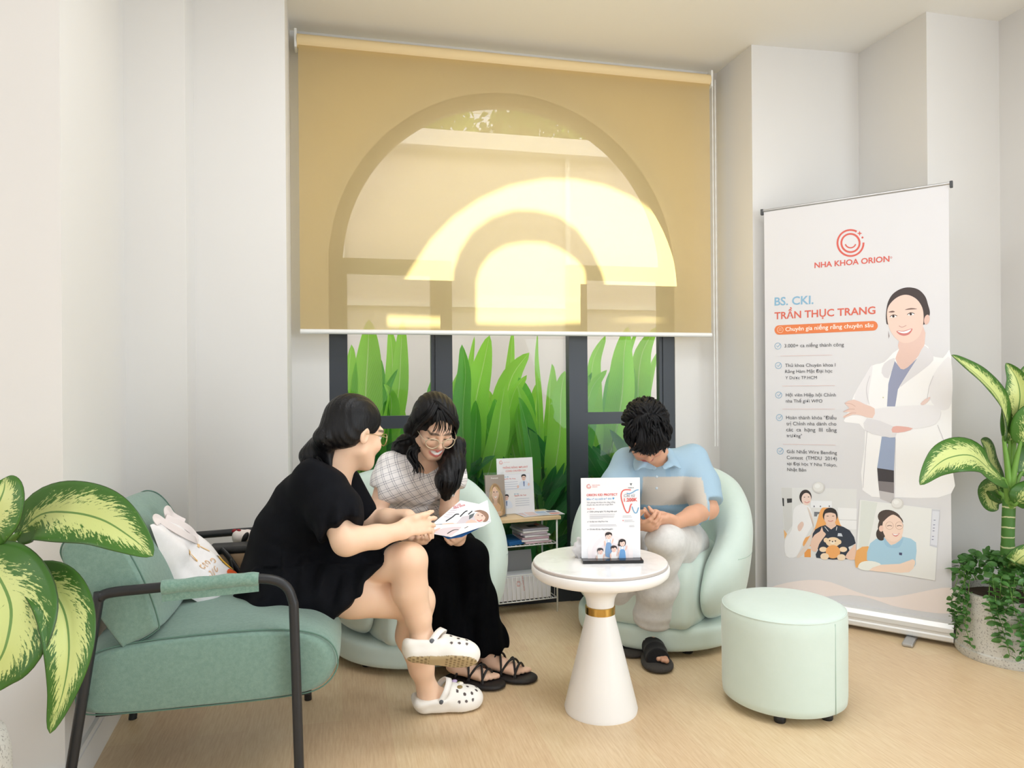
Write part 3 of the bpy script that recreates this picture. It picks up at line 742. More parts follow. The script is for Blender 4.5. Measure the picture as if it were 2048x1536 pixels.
def m_dieff():
    t = NT('dieffenbachia_leaf'); uv = t.n('ShaderNodeTexCoord').outputs['UV']; sx = t.n('ShaderNodeSeparateXYZ'); t.l(uv, sx.inputs[0])
    ac_ = t.math('ABSOLUTE', t.math('SUBTRACT', sx.outputs[0], 0.5))
    # streaks run from the midrib outwards and forwards
    v = t.n('ShaderNodeCombineXYZ'); t.l(t.math('MULTIPLY', ac_, 9.0), v.inputs[0]); t.l(t.math('MULTIPLY', t.math('SUBTRACT', sx.outputs[1], t.math('MULTIPLY', ac_, 0.42)), 42.0), v.inputs[1])
    t.l(t.math('MULTIPLY', t.math('GREATER_THAN', sx.outputs[0], 0.5), 7.0), v.inputs[2])
    n = t.noise(1.0, v.outputs[0], 5, 0.7)
    end = t.math('MULTIPLY', t.math('SUBTRACT', sx.outputs[1], 0.55), t.math('SUBTRACT', sx.outputs[1], 0.55))
    edge = t.math('SUBTRACT', 0.96, t.math('ADD', t.math('MULTIPLY', ac_, 1.55), t.math('MULTIPLY', end, 1.9)))
    f = t.ramp(t.math('ADD', t.math('MULTIPLY', t.math('SUBTRACT', n, 0.5), 1.9), t.math('SUBTRACT', edge, 0.0)), [(0.46, (0, 0, 0, 1)), (0.54, (1, 1, 1, 1))])
    r = t.noise(5.0, t.pos(), 2)
    g = t.mix(r, lin(52, 100, 38), lin(92, 146, 54)); cream = t.mix(r, lin(222, 234, 142), lin(238, 244, 176))
    c = t.mix(t.math('MULTIPLY', f, 0.92), g, cream); c = t.mix(t.math('LESS_THAN', ac_, 0.016), c, lin(120, 160, 84))
    c = t.mix(t.math('GREATER_THAN', ac_, 0.488), c, lin(60, 88, 40))
    b = t.bsdf(c, 0.35, t.bump(n, 0.1, 0.004)); tl = t.n('ShaderNodeBsdfTranslucent'); t.l(c, tl.inputs[0])
    mx = t.n('ShaderNodeMixShader'); mx.inputs[0].default_value = 0.25; t.l(b, mx.inputs[1]); t.l(tl.outputs[0], mx.inputs[2]); return t.surf(mx.outputs[0])
M_DIEFF = m_dieff()
M_STEMG = mat('green_stem', (112, 158, 66), 0.45, 0.15, 25)
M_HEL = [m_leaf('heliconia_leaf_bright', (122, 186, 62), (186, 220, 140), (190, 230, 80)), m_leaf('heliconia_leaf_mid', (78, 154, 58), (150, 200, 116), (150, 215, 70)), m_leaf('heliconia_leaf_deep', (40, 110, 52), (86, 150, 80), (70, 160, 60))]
def leaf(mb, spine, up, width, fold=0.25, wave=0.0, nt_=22, nx=9, wpow=(0.75, 0.9), droop=0.0, twist=0.0):
    """spine: control points of the midrib; up: the way the upper face looks"""
    sp = bez(np.asarray(spine, float), 10); idx = np.linspace(0, len(sp)-1, nt_); sp = np.array([sp[int(i)]*(1-(i % 1)) + sp[min(int(i)+1, len(sp)-1)]*(i % 1) for i in idx])
    T = np.gradient(sp, axis=0); G = np.zeros((nt_, nx, 3)); UV = np.zeros((nt_, nx, 2)); up = nrm(up); L = np.linalg.norm(np.diff(sp, axis=0), axis=1).sum()
    for i in range(nt_):
        t = i/(nt_-1); tt = nrm(T[i]); S = nrm(np.cross(tt, up)); N = np.cross(S, tt)
        if twist: c, s_ = math.cos(twist*t), math.sin(twist*t); S, N = S*c+N*s_, N*c-S*s_
        w = width*0.5*(math.sin(math.pi*min(1, max(0, t))**wpow[0])**wpow[1] if 0 < t < 1 else 0) + 0.0006
        for j in range(nx):
            q = -1+2*j/(nx-1); G[i, j] = sp[i] + S*w*q*math.cos(fold*abs(q)) + N*(w*abs(q)*math.sin(fold) - droop*w*q*q + wave*w*math.sin(t*17+3*q)*abs(q)); UV[i, j] = ((q+1)/2, t)
    mb.grid(G, UV); return mb
# ---- heliconias in the bed behind the window: each plant its stems and its leaves
hel_group = 'heliconia plants in the bed behind the window'
def heliconia(base, leaves, label, m):
    r = thing('heliconia_plant', label, 'plant', base)
    base = np.asarray(base)
    for tip, w, bend, mi, up in leaves:
        tip = np.asarray(tip, float); L = np.linalg.norm(tip-base); root = base + (tip-base)*0.40 + np.array([0, 0, 0.05])
        mid = (root+tip)/2 + np.asarray(bend, float); mb = MB()
        side = E_U*RNG.uniform(-0.05, 0.05); leaf(mb, [root, root*0.6+mid*0.4+np.asarray(bend)*0.25, mid, mid*0.4+tip*0.6+np.asarray(bend)*0.2, tip+side-E_W*0.05], up, w, 0.35, 0.03, nt_=18, nx=7, wpow=(0.8, 0.75)); lf = mb.build('leaf', M_HEL[mi], r, smooth=True, uv=True)
        st = MB(); st.tube(bez([base+RNG.normal(0, 0.012, 3)*[1, 1, 0], base*0.55+root*0.45+np.array([0, 0, 0.03]), root, root*0.9+tip*0.1], 4), [0.009]*8+[0.006]*5, 7); st.build('stalk', M_STEMG, r, smooth=True)
    return r
def hp(px, py, w):      # the point at depth w behind the window seen at that pixel
    return on_plane(px, py, wl(0, w, 0), E_W)
HEL = [   # base px, depth behind glass, label, [(tip px, tip py, width, bend(u, z), shade)]
 (730, 0.55, 'broad-leaved garden plant behind the left bay of the window', [(742, 640, 0.17, -0.02, 0), (712, 690, 0.13, -0.08, 0), (690, 780, 0.12, -0.06, 1), (800, 640, 0.10, 0.05, 0), (770, 800, 0.11, 0.03, 1), (735, 930, 0.13, 0.05, 2)]),
 (845, 0.75, 'pale leafy garden plant behind the first mullion of the window', [(790, 655, 0.10, -0.06, 0), (872, 690, 0.15, 0.06, 0), (858, 745, 0.12, 0.02, 1), (762, 715, 0.12, -0.07, 1), (885, 820, 0.11, 0.03, 2)]),
 (930, 0.42, 'tall garden plant at the left of the tall middle window pane', [(985, 672, 0.15, -0.05, 0), (938, 690, 0.12, -0.03, 1), (905, 800, 0.15, -0.06, 2), (1005, 770, 0.12, 0.03, 0), (955, 800, 0.10, 0.0, 1)]),
 (985, 0.62, 'garden plant with a wide upright leaf in the middle pane', [(1040, 706, 0.17, -0.05, 0), (1045, 755, 0.15, 0.05, 1), (968, 742, 0.12, -0.04, 0), (1012, 835, 0.11, 0.02, 2)]),
 (1075, 0.80, 'garden plant with slim pale leaves at the middle of the bed', [(1100, 728, 0.15, 0.02, 0), (1078, 765, 0.12, -0.03, 0), (1048, 790, 0.10, -0.05, 1), (1130, 810, 0.10, 0.06, 1), (1060, 870, 0.12, -0.02, 2)]),
 (1090, 0.40, 'garden plant with leaning leaves beside the second mullion', [(1042, 793, 0.13, -0.09, 0), (1120, 742, 0.13, 0.02, 0), (1135, 820, 0.12, 0.04, 1), (985, 850, 0.14, -0.08, 1), (1100, 905, 0.13, 0.05, 2)]),
 (1195, 0.60, 'garden plant with tall leaves behind the right bay of the window', [(1190, 672, 0.13, -0.03, 0), (1225, 718, 0.16, 0.0, 1), (1165, 745, 0.12, -0.04, 1), (1246, 655, 0.17, 0.04, 0), (1215, 860, 0.15, 0.0, 2)]),
 (1285, 0.75, 'garden plant with long curved leaves at the right end of the bed', [(1295, 655, 0.15, -0.05, 0), (1318, 690, 0.11, -0.08, 0), (1262, 720, 0.14, -0.02, 1), (1325, 800, 0.12, 0.05, 2), (1290, 850, 0.13, 0.03, 1)]),
]
for bx, w, lab, lv in HEL:
    b = hp(bx, 1150, w); b[2] = 0.02; L = []
    for tx, ty, wd, bu, sh_ in lv:
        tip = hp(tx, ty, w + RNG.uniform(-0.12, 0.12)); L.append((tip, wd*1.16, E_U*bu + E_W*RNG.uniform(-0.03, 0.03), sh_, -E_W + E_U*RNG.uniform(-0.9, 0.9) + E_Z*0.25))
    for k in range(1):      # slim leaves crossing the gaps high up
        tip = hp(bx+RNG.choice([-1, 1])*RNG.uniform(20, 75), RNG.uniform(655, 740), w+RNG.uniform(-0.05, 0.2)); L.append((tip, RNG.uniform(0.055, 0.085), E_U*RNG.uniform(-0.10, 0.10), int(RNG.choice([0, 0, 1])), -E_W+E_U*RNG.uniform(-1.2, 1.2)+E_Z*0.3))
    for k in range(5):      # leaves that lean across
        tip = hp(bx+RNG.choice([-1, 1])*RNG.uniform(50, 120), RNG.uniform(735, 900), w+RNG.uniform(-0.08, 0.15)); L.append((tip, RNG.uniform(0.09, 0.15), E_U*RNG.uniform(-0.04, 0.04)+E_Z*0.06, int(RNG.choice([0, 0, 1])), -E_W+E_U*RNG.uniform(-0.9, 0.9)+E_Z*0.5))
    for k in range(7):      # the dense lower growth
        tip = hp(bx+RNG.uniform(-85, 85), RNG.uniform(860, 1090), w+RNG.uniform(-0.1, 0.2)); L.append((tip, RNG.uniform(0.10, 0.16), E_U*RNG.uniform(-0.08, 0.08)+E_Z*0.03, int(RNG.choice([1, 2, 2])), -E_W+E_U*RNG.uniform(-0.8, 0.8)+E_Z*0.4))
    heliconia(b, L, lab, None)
# low hedge of dark leaves that fills the bottom of the bed
hd = MB()
for k in range(420):
    u = RNG.uniform(-0.95, 0.95); w = RNG.uniform(0.24, 0.95); z = RNG.uniform(0.0, 0.62); p = wl(u, w, z); a = RNG.uniform(0, 6.28); d = E_U*math.cos(a)*0.6 - E_W*abs(math.sin(a))*0.3 + E_Z*RNG.uniform(0.3, 1.0); L = RNG.uniform(0.20, 0.40)
    leaf(hd, [p, p+nrm(d)*L*0.5, p+nrm(d)*L+E_Z*-0.03], -E_W+E_Z*0.5+E_U*RNG.uniform(-.5, .5), L*0.24, 0.3, nt_=8, nx=3)
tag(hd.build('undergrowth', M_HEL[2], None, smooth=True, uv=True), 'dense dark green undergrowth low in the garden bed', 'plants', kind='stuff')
# trees beyond the garden wall, seen over its top through the blind
M_TREE = [m_leaf('tree_leaf_light', (140, 168, 80), (160, 184, 100), (190, 215, 90)), m_leaf('tree_leaf_dark', (92, 130, 60), (120, 150, 80), (150, 190, 80))]
def tree(u, w, h, r, label, n=1500):
    b = wl(u, w, 0); t = thing('garden_tree', label, 'tree', b); MB().tube([b, b+E_Z*h*0.5+E_U*0.03, b+E_Z*(h-r*0.3)], [0.06, 0.05, 0.025], 8).build('trunk', mat('tree_bark', (110, 92, 70), 0.9), t, smooth=True)
    mb = MB()
    for k in range(n):
        q = nrm(RNG.normal(size=3))*r*RNG.uniform(0.3, 1)**0.5; c = b+E_Z*h+q*np.array([1.28, 0.8, 0.72]); d = nrm(RNG.normal(size=3)+np.array([0, 0, -0.5])); L = RNG.uniform(0.08, 0.16)
        leaf(mb, [c, c+d*L*0.5, c+d*L], nrm(RNG.normal(size=3)+E_Z), L*0.45, 0.2, nt_=5, nx=3)
    mb.build('foliage', M_TREE[0 if u < 0.3 else 1], t, smooth=True, uv=True)
tree(-0.50, 2.65, 3.45, 0.62, 'light green garden tree over the wall, left of the arch top')
tree(1.02, 2.95, 3.42, 0.62, 'darker green garden tree over the wall, right of the arch top')

# ---- potted dieffenbachia on the right
M_CONC = None
def m_concrete():
    t = NT('speckled_concrete'); p = t.pos(); n = t.noise(14, p, 5); s_ = t.ramp(t.noise(150, p, 1), [(0.36, (1, 1, 1, 1)), (0.40, (0, 0, 0, 1))])
    c = t.mix(n, lin(196, 192, 182), lin(214, 211, 202)); c = t.mix(t.math('MULTIPLY', s_, 0.6), c, lin(120, 115, 106)); t.surf(t.bsdf(c, 0.8, t.bump(n, 0.2, 0.01))); return t.m
M_CONC = m_concrete(); M_SOIL = mat('potting_soil', (70, 54, 40), 0.95, 0.3, 60)
M_TRUNK = None
def m_trunk():
    t = NT('dieffenbachia_stem'); p = t.pos(); sz = t.n('ShaderNodeSeparateXYZ'); t.l(p, sz.inputs[0])
    w = t.math('SINE', t.math('ADD', t.math('MULTIPLY', sz.outputs[2], 150.0), t.math('MULTIPLY', t.noise(20, p), 3.0)))
    c = t.mix(t.ramp(w, [(0.86, (0, 0, 0, 1)), (0.95, (1, 1, 1, 1))]), lin(74, 122, 48), lin(206, 206, 160)); t.surf(t.bsdf(c, 0.5)); return t.m
M_TRUNK = m_trunk()
PR0 = at_z(2008, 1300, 0.0); PR0 = np.array([2.115, 3.09, 0])
def pot(root, c, r, h):
    MB().lathe([(0.0, 0.0), (r*0.97, 0.0), (r, 0.012), (r, 0.035), (r*0.97, 0.04), (r*0.97, h-0.02), (r*0.955, h), (r*0.86, h), (r*0.84, h-0.03), (0, h-0.03)], c, 56, cap=False).build('pot', M_CONC, root, angle=35)
    MB().lathe([(0, h-0.028), (r*0.845, h-0.028)], c, 40, cap=False).build('soil', M_SOIL, root)
rp = thing('potted_plant', 'variegated leafy plant with trailing greenery in a concrete pot by the banner', 'plant', PR0)
pot(rp, PR0, 0.205, 0.27)
tk = MB(); tk.tube(bez([PR0+np.array([-0.005, 0, 0.22]), PR0+np.array([-0.008, 0, 0.40]), PR0+np.array([-0.006, 0, 0.52]), PR0+np.array([0.0, 0, 0.66])], 6), np.concatenate([np.full(10, 0.027), np.full(9, 0.025)]), 14)
tk.build('trunk', M_TRUNK, rp, smooth=True)
def dleaf(root, pts, up, w, base, fold=0.3, wave=0.03, droop=0.1, twist=0.0):
    mb = MB(); leaf(mb, pts, up, w, fold, wave, 30, 13, (0.72, 0.8), droop, twist); lf = mb.build('leaf', M_DIEFF, root, smooth=True, uv=True)
    s_ = lf.modifiers.new('thick', 'SOLIDIFY'); s_.thickness = 0.0012
    p0 = np.asarray(pts[0], float); st = MB(); b = np.asarray(base, float); st.tube(bez([b, b*0.6+p0*0.4+np.array([0, 0, 0.03]), p0, p0*0.8+np.asarray(pts[1])*0.2], 5), [0.017, 0.016, 0.015, 0.014, 0.013, 0.012, 0.011, 0.010, 0.009, 0.008, 0.008, 0.007, 0.007, 0.006, 0.006, 0.005], 9)
    st.build('leaf_stalk', M_STEMG, root, smooth=True)
YP = 3.08; tb0 = PR0+np.array([0, 0, 0.60]); tb1 = PR0+np.array([0.005, 0, 0.66])
c0 = np.array([0, -1.0, 0])
dleaf(rp, [at(2008, 960, YP-0.03), at(1985, 945, YP-0.12), at(1945, 912, YP-0.17), at(1900, 915, YP-0.2), at(1868, 935, YP-0.2), at(1840, 970, YP-0.2)], (0.2, -0.8, 0.6), 0.165, tb0, 0.15, 0.02, 0.05)
dleaf(rp, [at(2008, 880, YP), at(2010, 850, YP-0.03), at(1998, 800, YP-0.06), at(1965, 760, YP-0.06), at(1930, 730, YP-0.05), at(1903, 710, YP-0.04)], (0.75, -0.8, 0.2), 0.15, tb1, 0.25, 0.02, 0.0)
dleaf(rp, [at(2030, 870, YP+0.02), at(2035, 830, YP), at(2040, 790, YP-0.03), at(2032, 755, YP-0.03), at(2012, 726, YP-0.02)], (-0.6, -0.8, 0.1), 0.13, tb1, 0.5, 0.02, 0.0)
dleaf(rp, [at(2000, 985, YP+0.06), at(1993, 960, YP+0.09), at(1980, 925, YP+0.10), at(1975, 895, YP+0.08), at(1962, 880, YP+0.05)], (0.6, -0.8, 0.1), 0.15, tb0, 0.1, 0.02, 0.0)
dleaf(rp, [at(2006, 1000, YP+0.06), at(2000, 980, YP+0.12), at(1985, 985, YP+0.16), at(1985, 1010, YP+0.16), at(1996, 1020, YP+0.14)], (-0.4, -0.9, 0.2), 0.12, tb0, 0.1, 0.0, 0.0)
dleaf(rp, [at(2040, 890, YP-0.02), at(2060, 860, YP-0.05), at(2085, 835, YP-0.08), at(2120, 820, YP-0.1), at(2160, 830, YP-0.1)], (-0.3, -0.9, 0.5), 0.16, tb1, 0.2, 0.02, 0.05)
dleaf(rp, [at(2040, 950, YP+0.02), at(2070, 920, YP+0.02), at(2110, 905, YP+0.02), at(2150, 930, YP+0.02), at(2185, 980, YP)], (0.2, -0.8, 0.7), 0.17, tb0, 0.2, 0.02, 0.1)
dleaf(rp, [at(2030, 1010, YP-0.05), at(2060, 985, YP-0.1), at(2100, 985, YP-0.14), at(2140, 1020, YP-0.16), at(2160, 1060, YP-0.18)], (0.2, -0.7, 0.8), 0.15, tb0, 0.2, 0.02, 0.1)
dleaf(rp, [at(2018, 1130, YP-0.05), at(2030, 1125, YP-0.10), at(2050, 1110, YP-0.13), at(2080, 1100, YP-0.15), at(2110, 1105, YP-0.16)], (0.1, -0.8, 0.6), 0.085, PR0+np.array([0, -0.02, 0.38]), 0.2, 0.0, 0.05)
dleaf(rp, [at(2020, 890, YP+0.03), at(2026, 850, YP+0.05), at(2036, 800, YP+0.08), at(2046, 760, YP+0.1), at(2052, 730, YP+0.1)], (-0.8, -0.5, 0.0), 0.10, tb1, 0.6, 0.02, 0.0)
# trailing small-leaved greenery round the foot
def m_small():
    t = NT('small_leaf'); n = t.noise(28, t.pos(), 2); c = t.mix(n, lin(44, 92, 40), lin(98, 150, 72)); b = t.bsdf(c, 0.4); tl = t.n('ShaderNodeBsdfTranslucent'); t.l(c, tl.inputs[0])
    mx = t.n('ShaderNodeMixShader'); mx.inputs[0].default_value = 0.25; t.l(b, mx.inputs[1]); t.l(tl.outputs[0], mx.inputs[2]); return t.surf(mx.outputs[0])
tf = MB(); vn = MB()
def small_leaf(p, d, L):
    leaf(tf, [p, p+nrm(d)*L*0.5+np.array([0, 0, L*0.08]), p+nrm(d)*L], nrm(np.array([0, 0, 0.7])+RNG.normal(0, 0.4, 3)), L*0.66, 0.25, nt_=6, nx=5, wpow=(0.8, 0.8))
for k in range(430):
    a = RNG.uniform(0, 6.28); rr = RNG.uniform(0.02, 0.215); hh = 0.29 + 0.115*math.sqrt(max(0, 1-(rr/0.225)**2)) + RNG.uniform(-0.03, 0.02)
    p = PR0+np.array([rr*math.cos(a), rr*math.sin(a), hh]); small_leaf(p, np.array([math.cos(a), math.sin(a), RNG.uniform(-0.5, 0.5)])+RNG.normal(0, 0.5, 3), RNG.uniform(0.026, 0.042))
for k in range(34):
    a = RNG.uniform(math.radians(165), math.radians(375)); ln = RNG.choice([0.10, 0.16, 0.22, 0.27]); da = RNG.uniform(-0.35, 0.35); pts = []
    for q in np.linspace(0, 1, 12):
        rr = 0.16+0.066*min(1, q*3)+0.012*math.sin(q*9+k); z = 0.33+0.05*math.sin(min(1, q*2.5)*math.pi) - ln*max(0, q-0.15)*1.15
        pts.append(PR0+np.array([rr*math.cos(a+da*q), rr*math.sin(a+da*q), max(0.012, z)]))
    vn.tube(pts, 0.0013, 4)
    for q in range(1, 12):
        for sg in (-1, 1): small_leaf(pts[q], np.array([math.cos(a+sg*1.2), math.sin(a+sg*1.2), RNG.uniform(-0.6, 0.3)]), RNG.uniform(0.022, 0.036))
tf.build('trailing_foliage', m_small(), rp, smooth=True, uv=True); vn.build('vine_stems', M_STEMG, rp, smooth=True)

# ---- the dieffenbachia at the left edge, close to the camera
YL = 1.52; PL0 = np.array([-1.325, 1.56, 0])
lp = thing('potted_plant', 'variegated plant in a speckled pot at the left edge in front of the sage armchair', 'plant', PL0)
MB().lathe([(0, 0), (0.15, 0.0), (0.19, 0.05), (0.205, 0.20), (0.20, 0.34), (0.19, 0.385), (0.175, 0.395), (0.165, 0.38), (0.155, 0.35), (0, 0.35)], PL0, 56, cap=False).build('pot', M_CONC, lp, smooth=True, angle=50)
MB().lathe([(0, 0.352), (0.158, 0.352)], PL0, 40, cap=False).build('soil', M_SOIL, lp)
MB().tube(bez([PL0+np.array([0, 0, 0.34]), PL0+np.array([0.03, 0, 0.55]), PL0+np.array([0.06, 0, 0.72])], 8), 0.028, 14).build('trunk', M_TRUNK, lp, smooth=True)
lb = PL0+np.array([0.06, 0, 0.70])
dleaf(lp, [at(30, 1075, YL), at(80, 1030, YL-0.02), at(140, 1025, YL-0.05), at(205, 1040, YL-0.08), at(262, 1075, YL-0.1), at(306, 1112, YL-0.1)], (0.1, -0.85, 0.55), 0.135, lb, 0.15, 0.03, 0.02)
dleaf(lp, [at(-30, 1080, YL-0.05), at(-25, 1040, YL-0.08), at(-5, 1010, YL-0.1), at(8, 980, YL-0.1), at(10, 955, YL-0.08)], (0.1, -0.95, 0.1), 0.13, lb, 0.2, 0.02, 0.0)
dleaf(lp, [at(-40, 1110, YL-0.06), at(-5, 1150, YL-0.10), at(22, 1215, YL-0.13), at(12, 1290, YL-0.15), at(-15, 1345, YL-0.15), at(-40, 1390, YL-0.15)], (0.25, -0.9, 0.3), 0.165, lb, 0.12, 0.03, 0.0)
dleaf(lp, [at(35, 1160, YL-0.0), at(85, 1165, YL-0.05), at(125, 1215, YL-0.09), at(138, 1290, YL-0.11), at(128, 1375, YL-0.12), at(100, 1467, YL-0.12)], (0.75, -0.62, 0.3), 0.115, lb, 0.55, 0.03, 0.1, twist=-0.5)
dleaf(lp, [at(-60, 1060, YL+0.05), at(-90, 1000, YL+0.06), at(-130, 960, YL+0.05), at(-180, 960, YL+0.02), at(-230, 1000, YL)], (0, -0.6, 0.8), 0.15, lb, 0.2, 0.03, 0.1)
dleaf(lp, [at(-70, 1130, YL+0.02), at(-120, 1120, YL-0.02), at(-170, 1160, YL-0.05), at(-210, 1230, YL-0.08)], (-0.3, -0.6, 0.7), 0.14, lb, 0.2, 0.03, 0.1)

# ================================================================== PEOPLE
M_SKIN = attr_mat('skin', 0.5, 0.04, 500, sss=0.12)
def hair_mat(name, rgb, shine):
    t = NT(name); p = t.pos(); n = t.noise(1.0, t.mapping(p, scale=(160, 160, 30)), 4, 0.6)
    t.surf(t.bsdf(t.mix(n, lin(*[int(c*0.6) for c in rgb]), lin(*[min(255, int(c*1.5)+4) for c in rgb])), shine, t.bump(n, 0.5, 0.004), Specular_IOR_Level=0.28)); return t.m
M_HAIR = hair_mat('black_hair', (7, 7, 9), 0.42)
M_HAIR2 = hair_mat('black_hair_matt', (8, 8, 10), 0.6)

def hand(s, wrist, d, n, thumb, curl=(0.3, 0.35, 0.4, 0.45), scale=1.0, tcurl=0.35, spread=2.0, tdir=None):
    """palm, four fingers of their own lengths and bends, and a thumb from the side of the palm. n: way the palm faces; thumb: side the thumb is on"""
    k = scale; d = nrm(d); n = nrm(n - np.dot(n, d)*d); lat = np.cross(d, n); lat = lat if np.dot(lat, thumb) > 0 else -lat; w = np.asarray(wrist, float)
    s.cap(w+d*0.022*k, w+d*0.075*k+lat*0.002, 0.029*k, 0.037*k, 0.02, flat=(n, 0.42)); s.cap(w+d*0.02*k+lat*0.018*k+n*0.006, w+d*0.055*k+lat*0.03*k+n*0.008, 0.015*k, 0.014*k, 0.012)
    for i, (off, L) in enumerate(((0.0275, 0.073), (0.009, 0.081), (-0.0095, 0.075), (-0.0265, 0.058))):
        r0 = w + d*(0.088-0.004*abs(i-1))*k + lat*off*k; a = curl[i]*0.5; dd = nrm(d + lat*off*spread*2.2); pts = [r0-dd*0.02*k, r0]
        for seg, f in enumerate((0.45, 0.30, 0.25)):
            pts.append(pts[-1] + (dd*math.cos(a) + n*math.sin(a))*L*f*k); a += curl[i]*(1.0 if seg == 0 else 0.8)
        s.chain(pts, [0.0095*k, 0.0092*k, 0.0086*k, 0.0078*k, 0.0064*k], 0.006)
    t0 = w + d*0.028*k + lat*0.024*k + n*0.004; td = nrm(d*0.72 + lat*0.62 + n*0.25) if tdir is None else nrm(tdir); t2 = nrm(td*math.cos(tcurl) + nrm(d+n*0.4-lat*0.4)*math.sin(tcurl))
    s.chain([t0, t0+td*0.04*k, t0+td*0.04*k+t2*0.03*k, t0+td*0.04*k+t2*0.03*k+nrm(t2*0.8+nrm(d-lat*0.3)*0.3)*0.022*k], [0.0135*k, 0.0112*k, 0.0098*k, 0.0075*k], 0.010)
def foot(s, o, d, u, k=1.0):
    d = nrm(d); u = nrm(u-np.dot(u, d)*d); l = np.cross(d, u); o = np.asarray(o, float)
    s.cap(o+d*0.035*k+u*0.036*k, o+d*0.16*k+u*0.018*k, 0.034*k, 0.036*k, 0.02, flat=(u, 0.62)); s.cap(o+d*0.05*k+u*0.06*k, o+d*0.15*k+u*0.022*k, 0.03*k, 0.020*k, 0.02)
    for i in range(5):
        q = -0.026+0.013*i; L = 0.222-0.010*abs(i-0.3)-0.003*i*i*0.3; s.cap(o+d*0.165*k+l*q*k+u*0.018*k, o+d*L*k+l*q*1.12*k+u*0.011*k, 0.0105*k, (0.0105 if i == 0 else 0.0085)*k, 0.006)
def head(s, c, R, k=1.0, jaw=1.0, smile=0.0, ears=True):
    c = np.asarray(c, float); W = lambda *p: c + R @ (np.array(p)*k); e = lambda p, r, kk=0.02, op='u', Q=I3: s.ell(W(*p), np.array(r)*k, R @ Q, kk, op)
    e((0, -0.014, 0.036), (0.074, 0.094, 0.085), 0.02); e((0, 0.030, -0.030), (0.062*jaw, 0.064, 0.082), 0.03); e((0, 0.060, -0.088), (0.030*jaw, 0.030, 0.025), 0.03)
    for x in (-1, 1):
        s.cap(W(x*0.052*jaw, 0.01, -0.055), W(x*0.018, 0.066, -0.098), 0.020*k, 0.016*k, 0.025)
        e((x*0.036, 0.066, -0.030+0.006*smile), (0.024+0.004*smile, 0.022+0.005*smile, 0.020), 0.022)
    s.cap(W(-0.034, 0.082, 0.022), W(0.034, 0.082, 0.022), 0.011*k, None, 0.02)
    for x in (-1, 1): e((x*0.031, 0.094, 0.002), (0.017, 0.012, 0.009), 0.010, 's'); e((x*0.030, 0.078, 0.001), (0.0135, 0.0125, 0.0115), 0.004)
    s.cap(W(0, 0.088, 0.012), W(0, 0.103, -0.026), 0.0075*k, 0.0105*k, 0.012); e((0, 0.104, -0.031), (0.011, 0.010, 0.009), 0.008)
    for x in (-1, 1): e((x*0.0115, 0.094, -0.034), (0.0085, 0.010, 0.0075), 0.006)
    if smile:
        e((0, 0.096, -0.068), (0.023, 0.010, 0.0085), 0.004, 's')
        s.cap(W(-0.025, 0.081, -0.055), W(0, 0.0955, -0.0575), 0.0036*k, 0.0042*k, 0.004); s.cap(W(0.025, 0.081, -0.055), W(0, 0.0955, -0.0575), 0.0036*k, 0.0042*k, 0.004)
        s.cap(W(-0.024, 0.080, -0.059), W(0, 0.093, -0.081), 0.0036*k, 0.0058*k, 0.004); s.cap(W(0.024, 0.080, -0.059), W(0, 0.093, -0.081), 0.0036*k, 0.0058*k, 0.004)
        e((0, 0.0835, -0.0665), (0.021, 0.0075, 0.0085), 0.002)
    else:
        s.cap(W(-0.018, 0.086, -0.066), W(0, 0.093, -0.064), 0.0042*k, 0.0055*k, 0.005); s.cap(W(0.018, 0.086, -0.066), W(0, 0.093, -0.064), 0.0042*k, 0.0055*k, 0.005); s.cap(W(-0.015, 0.086, -0.073), W(0.015, 0.086, -0.073), 0.0058*k, None, 0.005)
    if ears:
        for x in (-1, 1): e((x*0.077, -0.012, -0.004), (0.008, 0.019, 0.030), 0.006); e((x*0.085, -0.008, -0.004), (0.006, 0.010, 0.018), 0.004, 's'); s.cap(W(x*0.079, -0.010, 0.018), W(x*0.076, -0.022, -0.01), 0.005*k, None, 0.004)
